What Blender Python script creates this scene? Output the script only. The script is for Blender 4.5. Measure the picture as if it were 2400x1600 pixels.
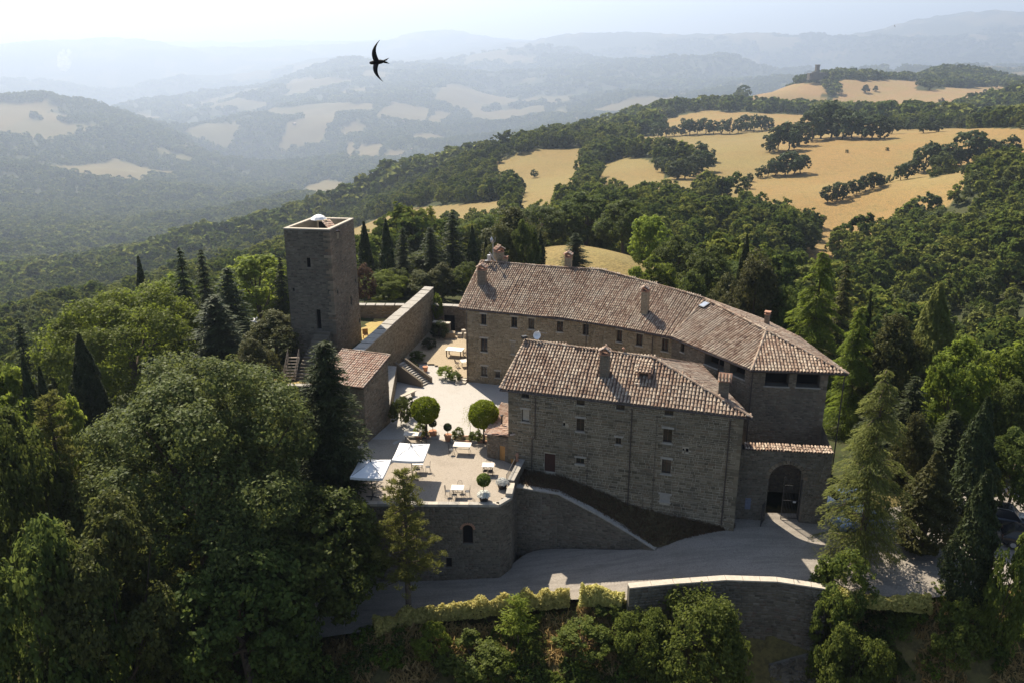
import bpy, math, random
import numpy as np
from mathutils import Vector, Matrix
for _o in list(bpy.data.objects): bpy.data.objects.remove(_o)
scene = bpy.context.scene
# ---------------------------------------------------------------- camera, sky, sun, exposure
cam = bpy.data.objects.new('camera', bpy.data.cameras.new('camera'))
scene.collection.objects.link(cam)
cam.location = (0, 0, 32.5)
cam.rotation_euler = (math.radians(90 - 18.978), 0, 0)
cam.data.sensor_width = 36.0
cam.data.lens = 36.0 * 2050 / 2400
cam.data.clip_start = 0.5; cam.data.clip_end = 90000
scene.camera = cam
SUN_DIR = Vector((-0.42, 0.76, 1.0)).normalized()          # towards the sun
SUN_EL = math.asin(SUN_DIR.z); SUN_AZ = math.atan2(SUN_DIR.x, SUN_DIR.y)
world = bpy.data.worlds.new('World'); scene.world = world; world.use_nodes = True
_nt = world.node_tree; _bg = _nt.nodes['Background']
_sky = _nt.nodes.new('ShaderNodeTexSky'); _sky.sky_type = 'NISHITA'; _sky.sun_disc = False
_sky.sun_elevation = SUN_EL; _sky.sun_rotation = SUN_AZ % (2 * math.pi)
_sky.altitude = 400; _sky.air_density = 1.0; _sky.dust_density = 1.2; _sky.ozone_density = 1.0
_nt.links.new(_sky.outputs[0], _bg.inputs[0]); _bg.inputs[1].default_value = 0.075
_sl = bpy.data.lights.new('sun', 'SUN'); _sl.energy = 5.0; _sl.angle = math.radians(0.53); _sl.color = (1.0, 0.915, 0.775)
sun = bpy.data.objects.new('sun', _sl); scene.collection.objects.link(sun)
sun.location = SUN_DIR * 300
sun.rotation_euler = SUN_DIR.to_track_quat('Z', 'Y').to_euler()
scene.view_settings.view_transform = 'Standard'; scene.view_settings.look = 'None'
scene.view_settings.exposure = 1.07; scene.view_settings.gamma = 1.0
scene.render.engine = 'CYCLES'
cy = scene.cycles
cy.max_bounces = 5; cy.diffuse_bounces = 2; cy.glossy_bounces = 2; cy.transmission_bounces = 3; cy.transparent_max_bounces = 16
cy.volume_bounces = 0; cy.caustics_reflective = False; cy.caustics_refractive = False
cy.use_denoising = True; cy.sample_clamp_indirect = 4.0
HAZE_DENSITY = 1 / 7200.0
# ---------------------------------------------------------------- helpers
COL = scene.collection
def tag(o, label=None, cat=None, group=None, kind=None):
    if label: o['label'] = label
    if cat: o['category'] = cat
    if group: o['group'] = group
    if kind: o['kind'] = kind
    return o
def empty(name, loc=(0, 0, 0), rz=0.0, label=None, cat=None, group=None):
    o = bpy.data.objects.new(name, None); COL.objects.link(o)
    o.empty_display_size = 0.3
    o.location = loc; o.rotation_euler = (0, 0, rz)
    return tag(o, label, cat, group)
def link(name, me, parent=None, mat=None):
    o = bpy.data.objects.new(name, me); COL.objects.link(o)
    if parent is not None:
        o.parent = parent
        o.matrix_parent_inverse = Matrix.Identity(4)
    if mat is not None:
        me.materials.clear(); me.materials.append(mat)
    return o
def child_world(name, me, parent, mat=None):
    """A child whose mesh data is in world coordinates, under an un-rotated empty."""
    o = link(name, me, parent, mat)
    p = parent; off = Vector((0, 0, 0))
    while p is not None:
        off += p.location; p = p.parent
    o.location = -off
    return o
class MB:
    def __init__(s): s.v = []; s.f = []
    def quad(s, a, b, c, d):
        n = len(s.v); s.v += [tuple(a), tuple(b), tuple(c), tuple(d)]; s.f.append((n, n + 1, n + 2, n + 3)); return s
    def poly(s, pts):
        n = len(s.v); s.v += [tuple(p) for p in pts]; s.f.append(tuple(range(n, n + len(pts)))); return s
    def box(s, c, d, rz=0.0, taper=1.0, tilt=None):
        cx, cy_, cz = c; hx, hy, hz = d[0] / 2, d[1] / 2, d[2] / 2
        n = len(s.v); cr, sr = math.cos(rz), math.sin(rz)
        for z, k in ((-hz, 1.0), (hz, taper)):
            for x, y in ((-hx, -hy), (hx, -hy), (hx, hy), (-hx, hy)):
                x *= k; y *= k
                s.v.append((cx + x * cr - y * sr, cy_ + x * sr + y * cr, cz + z))
        for f in ((0, 3, 2, 1), (4, 5, 6, 7), (0, 1, 5, 4), (1, 2, 6, 5), (2, 3, 7, 6), (3, 0, 4, 7)):
            s.f.append(tuple(n + i for i in f))
        return s
    def bar(s, a, b, w, h=None, up=(0, 0, 1)):
        a = Vector(a); b = Vector(b); h = h or w
        d = (b - a)
        if d.length < 1e-6: return s
        d.normalize(); u = Vector(up)
        if abs(d.dot(u)) > 0.97: u = Vector((1, 0, 0))
        r = d.cross(u).normalized() * (w / 2); u = r.cross(d).normalized() * (h / 2)
        n = len(s.v)
        for p in (a, b):
            for q in (-r - u, r - u, r + u, -r + u): s.v.append(tuple(p + q))
        for f in ((0, 3, 2, 1), (4, 5, 6, 7), (0, 1, 5, 4), (1, 2, 6, 5), (2, 3, 7, 6), (3, 0, 4, 7)):
            s.f.append(tuple(n + i for i in f))
        return s
    def tube(s, pts, rad, seg=7, cap=True):
        pts = [Vector(p) for p in pts]
        if not hasattr(rad, '__len__'): rad = [rad] * len(pts)
        n = len(s.v)
        for i, p in enumerate(pts):
            d = (pts[min(i + 1, len(pts) - 1)] - pts[max(i - 1, 0)])
            if d.length < 1e-9: d = Vector((0, 0, 1))
            d.normalize(); u = Vector((0, 0, 1)) if abs(d.z) < 0.9 else Vector((1, 0, 0))
            r = d.cross(u).normalized(); u = r.cross(d)
            for k in range(seg):
                a = 2 * math.pi * k / seg
                s.v.append(tuple(p + (r * math.cos(a) + u * math.sin(a)) * rad[i]))
        for i in range(len(pts) - 1):
            for k in range(seg):
                k2 = (k + 1) % seg
                s.f.append((n + i * seg + k, n + i * seg + k2, n + (i + 1) * seg + k2, n + (i + 1) * seg + k))
        if cap:
            s.f.append(tuple(n + k for k in range(seg))); s.f.append(tuple(n + (len(pts) - 1) * seg + k for k in reversed(range(seg))))
        return s
    def lathe(s, c, prof, seg=12):
        n = len(s.v)
        for r, z in prof:
            for k in range(seg):
                a = 2 * math.pi * k / seg; s.v.append((c[0] + r * math.cos(a), c[1] + r * math.sin(a), c[2] + z))
        for i in range(len(prof) - 1):
            for k in range(seg):
                k2 = (k + 1) % seg; s.f.append((n + i * seg + k, n + i * seg + k2, n + (i + 1) * seg + k2, n + (i + 1) * seg + k))
        s.f.append(tuple(n + k for k in reversed(range(seg)))); s.f.append(tuple(n + (len(prof) - 1) * seg + k for k in range(seg)))
        return s
    def mesh(s, name, smooth=False):
        me = bpy.data.meshes.new(name); me.from_pydata(s.v, [], s.f); me.update()
        if smooth: me.polygons.foreach_set('use_smooth', [True] * len(me.polygons))
        return me
    def build(s, name, mat, parent=None, smooth=False, kind=None):
        o = link(name, s.mesh(name, smooth), None, mat) if parent is None else child_world(name, s.mesh(name, smooth), parent, mat)
        if kind: o['kind'] = kind
        return o
def np_mesh(name, V, Fq):
    """V (n,3) array, Fq (m,k) index array -> mesh."""
    V = np.asarray(V, np.float32); Fq = np.asarray(Fq, np.int32)
    me = bpy.data.meshes.new(name)
    me.vertices.add(len(V)); me.vertices.foreach_set('co', V.ravel())
    k = Fq.shape[1]; m = len(Fq)
    me.loops.add(m * k); me.loops.foreach_set('vertex_index', Fq.ravel())
    me.polygons.add(m); me.polygons.foreach_set('loop_start', np.arange(0, m * k, k, dtype=np.int32))
    try: me.polygons.foreach_set('loop_total', np.full(m, k, np.int32))
    except Exception: pass
    me.update(calc_edges=True); me.validate()
    return me
# ---------------------------------------------------------------- materials
class NT:
    def __init__(s, name):
        s.m = bpy.data.materials.new(name); s.m.use_nodes = True; s.t = s.m.node_tree; s.t.nodes.clear()
        s.out = s.t.nodes.new('ShaderNodeOutputMaterial')
    def n(s, typ, **kw):
        nd = s.t.nodes.new('ShaderNode' + typ)
        for k, v in kw.items():
            if k.startswith('i_'):
                key = k[2:]; key = int(key) if key.isdigit() else key.replace('_', ' ')
                nd.inputs[key].default_value = v
            else: setattr(nd, k, v)
        return nd
    def l(s, a, b): s.t.links.new(a, b)
    def ramp(s, fac, stops, interp='LINEAR'):
        r = s.n('ValToRGB'); r.color_ramp.interpolation = interp
        e = r.color_ramp.elements
        while len(e) < len(stops): e.new(0.5)
        for i, (p, c) in enumerate(stops):
            e[i].position = p; e[i].color = (*c, 1) if len(c) == 3 else c
        s.l(fac, r.inputs[0]); return r.outputs[0]
    def mix(s, fac, a, b, mode='MIX'):
        m = s.n('Mix', data_type='RGBA', blend_type=mode)
        for sock, val in ((m.inputs[0], fac), (m.inputs[6], a), (m.inputs[7], b)):
            if hasattr(val, 'is_linked'): s.l(val, sock)
            else: sock.default_value = val if not hasattr(val, '__len__') else ((*val, 1) if len(val) == 3 else val)
        return m.outputs[2]
    def math(s, op, a, b=0.5, c=None):
        m = s.n('Math', operation=op)
        for i, val in enumerate((a, b) if c is None else (a, b, c)):
            if hasattr(val, 'is_linked'): s.l(val, m.inputs[i])
            else: m.inputs[i].default_value = val
        return m.outputs[0]
    def noise(s, scale, detail=4, rough=0.55, vec=None, out=0):
        n = s.n('TexNoise'); n.inputs['Scale'].default_value = scale; n.inputs['Detail'].default_value = detail; n.inputs['Roughness'].default_value = rough
        if vec is not None: s.l(vec, n.inputs['Vector'])
        return n.outputs[out]
    def pos(s):
        return s.n('NewGeometry').outputs['Position']
    def bsdf(s, color, rough=0.85, spec=0.25, metal=0.0, bump=None, bstr=0.3, bdist=0.02):
        p = s.n('BsdfPrincipled')
        if hasattr(color, 'is_linked'): s.l(color, p.inputs['Base Color'])
        else: p.inputs['Base Color'].default_value = (*color, 1)
        if hasattr(rough, 'is_linked'): s.l(rough, p.inputs['Roughness'])
        else: p.inputs['Roughness'].default_value = rough
        p.inputs['Specular IOR Level'].default_value = spec; p.inputs['Metallic'].default_value = metal
        if bump is not None:
            b = s.n('Bump'); b.inputs['Strength'].default_value = bstr; b.inputs['Distance'].default_value = bdist
            s.l(bump, b.inputs['Height']); s.l(b.outputs[0], p.inputs['Normal'])
        s.l(p.outputs[0], s.out.inputs[0]); return s.m
def island_rand(t):
    """One random number per loose piece, different for copies that share a mesh."""
    g = t.n('NewGeometry'); oi = t.n('ObjectInfo')
    return t.math('FRACT', t.math('ADD', g.outputs['Random Per Island'], t.math('MULTIPLY', oi.outputs['Random'], 7.31)))
def m_plain(name, c, rough=0.7, spec=0.3, metal=0.0, var=0.12, scale=6.0):
    t = NT(name); n = t.noise(scale, 3, vec=t.pos())
    col = t.mix(n, tuple(x * (1 - var) for x in c), tuple(min(1, x * (1 + var)) for x in c))
    return t.bsdf(col, rough, spec, metal)
def m_stone(name, cols, stain=(0.06, 0.055, 0.045), stain_amt=0.5):
    t = NT(name); r = island_rand(t)
    k = len(cols); c = t.ramp(r, [(i / (k - 1), cc) for i, cc in enumerate(cols)])
    n = t.noise(9, 5, vec=t.pos()); c = t.mix(t.math('MULTIPLY', n, 0.5), c, (0.10, 0.085, 0.06))
    big = t.noise(0.35, 4, 0.6, vec=t.pos())
    st = t.math('MULTIPLY', t.ramp(big, [(0.45, (0, 0, 0)), (0.7, (1, 1, 1))]), stain_amt)
    c = t.mix(st, c, stain)
    return t.bsdf(c, 0.92, 0.15, bump=t.noise(30, 4, vec=t.pos()), bstr=0.5, bdist=0.02)
def m_mortar(name, c):
    t = NT(name); n = t.noise(3, 5, vec=t.pos()); big = t.noise(0.3, 3, vec=t.pos())
    col = t.mix(n, tuple(x * 0.75 for x in c), tuple(x * 1.2 for x in c))
    col = t.mix(t.ramp(big, [(0.5, (0, 0, 0)), (0.75, (0.6, 0.6, 0.6))]), col, (0.08, 0.075, 0.06))
    return t.bsdf(col, 0.95, 0.1, bump=t.noise(25, 3, vec=t.pos()), bstr=0.4)
def m_tile(name, cols):
    t = NT(name); r = island_rand(t); k = len(cols)
    c = t.ramp(r, [(i / (k - 1), cc) for i, cc in enumerate(cols)])
    n = t.noise(14, 4, vec=t.pos()); c = t.mix(t.ramp(n, [(0.45, (0, 0, 0)), (0.72, (0.55, 0.55, 0.55))]), c, (0.16, 0.145, 0.12))
    big = t.noise(0.5, 3, vec=t.pos()); c = t.mix(t.ramp(big, [(0.45, (0, 0, 0)), (0.72, (0.5, 0.5, 0.5))]), c, (0.42, 0.37, 0.29))
    c = t.mix(t.ramp(t.noise(0.8, 4, 0.65, vec=t.pos()), [(0.55, (0, 0, 0)), (0.75, (0.45, 0.45, 0.45))]), c, (0.16, 0.12, 0.085))
    return t.bsdf(c, 0.9, 0.2)
def m_leaf(name, dark, light, trans=0.35, tcol=None, clump=0.8, spec=0.08):
    t = NT(name); g = t.n('NewGeometry'); oi = t.n('ObjectInfo')
    r = g.outputs['Random Per Island']
    n = t.noise(clump, 2, vec=t.pos())
    f = t.math('ADD', t.math('MULTIPLY', r, 0.55), t.math('MULTIPLY', t.math('ADD', n, -0.2), 0.75))
    c = t.mix(f, dark, light)
    hs = t.n('HueSaturation'); t.l(c, hs.inputs['Color'])
    t.l(t.math('ADD', 0.485, t.math('MULTIPLY', oi.outputs['Random'], 0.03)), hs.inputs['Hue'])
    t.l(t.math('ADD', 0.8, t.math('MULTIPLY', oi.outputs['Random'], 0.4)), hs.inputs['Value'])
    c = hs.outputs[0]
    d = t.n('BsdfPrincipled'); t.l(c, d.inputs['Base Color']); d.inputs['Roughness'].default_value = 0.55; d.inputs['Specular IOR Level'].default_value = spec
    tr = t.n('BsdfTranslucent')
    t.l(t.mix(0.5, c, tcol or tuple(min(1, x * 1.8) for x in light)), tr.inputs[0])
    mx = t.n('MixShader'); mx.inputs[0].default_value = trans
    t.l(d.outputs[0], mx.inputs[1]); t.l(tr.outputs[0], mx.inputs[2]); t.l(mx.outputs[0], t.out.inputs[0])
    return t.m
M = {}
M['stone_grey'] = m_stone('stone_grey', [(0.11, 0.09, 0.06), (0.25, 0.205, 0.14), (0.17, 0.138, 0.092), (0.31, 0.258, 0.18), (0.21, 0.15, 0.095)])
M['stone_tan'] = m_stone('stone_tan', [(0.18, 0.135, 0.08), (0.36, 0.28, 0.175), (0.26, 0.195, 0.12), (0.44, 0.36, 0.24), (0.30, 0.21, 0.13)], stain=(0.13, 0.10, 0.06), stain_amt=0.3)
M['stone_brown'] = m_stone('stone_brown', [(0.13, 0.10, 0.07), (0.27, 0.215, 0.155), (0.19, 0.14, 0.095), (0.33, 0.265, 0.19), (0.23, 0.15, 0.10)])
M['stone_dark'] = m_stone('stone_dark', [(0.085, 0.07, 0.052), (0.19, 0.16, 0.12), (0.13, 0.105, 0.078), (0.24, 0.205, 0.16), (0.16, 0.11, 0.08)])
M['mortar_light'] = m_mortar('mortar_light', (0.40, 0.345, 0.26))
M['mortar_tan'] = m_mortar('mortar_tan', (0.34, 0.28, 0.19))
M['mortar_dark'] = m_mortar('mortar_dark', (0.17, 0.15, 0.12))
M['tile'] = m_tile('tile', [(0.15, 0.088, 0.058), (0.29, 0.195, 0.135), (0.38, 0.285, 0.205), (0.21, 0.125, 0.082), (0.33, 0.225, 0.155), (0.48, 0.38, 0.28), (0.25, 0.155, 0.105)])
M['tile_red'] = m_tile('tile_red', [(0.38, 0.20, 0.13), (0.50, 0.33, 0.24), (0.56, 0.42, 0.32), (0.42, 0.26, 0.18)])
M['tile_bed'] = m_plain('tile_bed', (0.12, 0.08, 0.062), 0.95, 0.1, var=0.3, scale=3)
M['cap'] = m_plain('cap', (0.45, 0.39, 0.31), 0.9, 0.15, var=0.25, scale=4)
M['cap_grey'] = m_plain('cap_grey', (0.33, 0.30, 0.255), 0.9, 0.15, var=0.3, scale=3)
M['brick_red'] = m_plain('brick_red', (0.36, 0.20, 0.13), 0.9, 0.15, var=0.3, scale=9)
M['iron'] = m_plain('iron', (0.025, 0.024, 0.025), 0.55, 0.4, var=0.3)
M['pipe'] = m_plain('pipe', (0.06, 0.045, 0.038), 0.5, 0.4, var=0.2)
M['wood_dark'] = m_plain('wood_dark', (0.07, 0.045, 0.03), 0.75, 0.2, var=0.35, scale=5)
M['wood_red'] = m_plain('wood_red', (0.075, 0.035, 0.026), 0.7, 0.25, var=0.3, scale=5)
M['wood_orange'] = m_plain('wood_orange', (0.42, 0.22, 0.07), 0.6, 0.3, var=0.2, scale=5)
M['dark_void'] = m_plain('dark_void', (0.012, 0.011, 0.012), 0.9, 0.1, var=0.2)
M['white_cloth'] = m_plain('white_cloth', (0.82, 0.80, 0.77), 0.85, 0.15, var=0.03, scale=2)
M['table_top'] = m_plain('table_top', (0.62, 0.56, 0.48), 0.6, 0.3, var=0.12, scale=5)
M['grey_metal'] = m_plain('grey_metal', (0.45, 0.44, 0.43), 0.45, 0.5, 0.6, var=0.1)
M['terracotta'] = m_plain('terracotta', (0.42, 0.20, 0.11), 0.85, 0.2, var=0.2, scale=7)
M['bark'] = m_plain('bark', (0.10, 0.075, 0.055), 0.95, 0.1, var=0.4, scale=7)
M['bark_pale'] = m_plain('bark_pale', (0.22, 0.18, 0.14), 0.95, 0.1, var=0.4, scale=7)
_g = NT('glass'); M['glass'] = _g.bsdf((0.02, 0.022, 0.026), 0.12, 0.5)
_g = NT('sky_glass'); M['sky_glass'] = _g.bsdf((0.45, 0.47, 0.5), 0.08, 0.9, 0.6)
M['leaf_oak'] = m_leaf('leaf_oak', (0.020, 0.032, 0.010), (0.150, 0.165, 0.042), 0.34, spec=0.1)
M['leaf_broad'] = m_leaf('leaf_broad', (0.020, 0.034, 0.008), (0.125, 0.150, 0.032), 0.38)
M['leaf_maple'] = m_leaf('leaf_maple', (0.040, 0.066, 0.009), (0.190, 0.230, 0.030), 0.45)
M['leaf_lime'] = m_leaf('leaf_lime', (0.095, 0.135, 0.016), (0.230, 0.265, 0.040), 0.5)
M['leaf_fir'] = m_leaf('leaf_fir', (0.018, 0.028, 0.011), (0.075, 0.088, 0.030), 0.25)
M['leaf_cypress'] = m_leaf('leaf_cypress', (0.015, 0.024, 0.010), (0.060, 0.070, 0.022), 0.2)
M['leaf_yew'] = m_leaf('leaf_yew', (0.032, 0.040, 0.012), (0.110, 0.105, 0.032), 0.28)
M['leaf_cedar'] = m_leaf('leaf_cedar', (0.070, 0.090, 0.020), (0.205, 0.215, 0.058), 0.45)
M['leaf_pine'] = m_leaf('leaf_pine', (0.045, 0.060, 0.012), (0.200, 0.200, 0.048), 0.4)
M['leaf_fig'] = m_leaf('leaf_fig', (0.030, 0.050, 0.010), (0.165, 0.195, 0.038), 0.42)
M['leaf_topiary'] = m_leaf('leaf_topiary', (0.065, 0.105, 0.006), (0.235, 0.280, 0.016), 0.42)
M['leaf_red'] = m_leaf('leaf_red', (0.06, 0.03, 0.02), (0.13, 0.085, 0.05), 0.3)
M['leaf_hedge'] = m_leaf('leaf_hedge', (0.16, 0.17, 0.03), (0.85, 0.72, 0.26), 0.5, clump=2.5)
M['leaf_white'] = m_leaf('leaf_white', (0.55, 0.55, 0.45), (0.85, 0.83, 0.78), 0.3)
def m_wood(name, cols, trans, stand):
    """Woodland crowns: each tree its own tone, stands of trees drifting between tones."""
    t = NT(name); g = t.n('NewGeometry'); oi = t.n('ObjectInfo')
    f = t.math('ADD', t.math('MULTIPLY', oi.outputs['Random'], 0.62), t.math('MULTIPLY', t.math('ADD', t.noise(stand, 3, vec=t.pos()), -0.28), 0.85))
    k = len(cols); c = t.ramp(f, [(i / (k - 1), q) for i, q in enumerate(cols)])
    hs = t.n('HueSaturation'); t.l(c, hs.inputs['Color']); t.l(t.math('ADD', 0.62, t.math('MULTIPLY', g.outputs['Random Per Island'], 0.75)), hs.inputs['Value']); c = hs.outputs[0]
    d = t.n('BsdfDiffuse'); t.l(c, d.inputs[0]); tr = t.n('BsdfTranslucent'); t.l(t.mix(0.5, c, (0.16, 0.18, 0.03)), tr.inputs[0])
    mx = t.n('MixShader'); mx.inputs[0].default_value = trans; t.l(d.outputs[0], mx.inputs[1]); t.l(tr.outputs[0], mx.inputs[2]); t.l(mx.outputs[0], t.out.inputs[0]); return t.m
WC = [(0.020, 0.036, 0.014), (0.048, 0.070, 0.020), (0.078, 0.104, 0.024), (0.125, 0.150, 0.030), (0.185, 0.190, 0.042), (0.085, 0.105, 0.052), (0.140, 0.120, 0.040)]
M['leaf_wood'] = m_wood('leaf_wood', WC, 0.3, 0.012); M['leaf_wood_far'] = m_wood('leaf_wood_far', WC, 0.2, 0.005)
M['leaf_mid'] = m_leaf('leaf_mid', (0.024, 0.040, 0.014), (0.085, 0.105, 0.030), 0.25, clump=0.3)
M['leaf_dry'] = m_leaf('leaf_dry', (0.20, 0.135, 0.045), (0.50, 0.36, 0.15), 0.4, clump=1.5)
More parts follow.
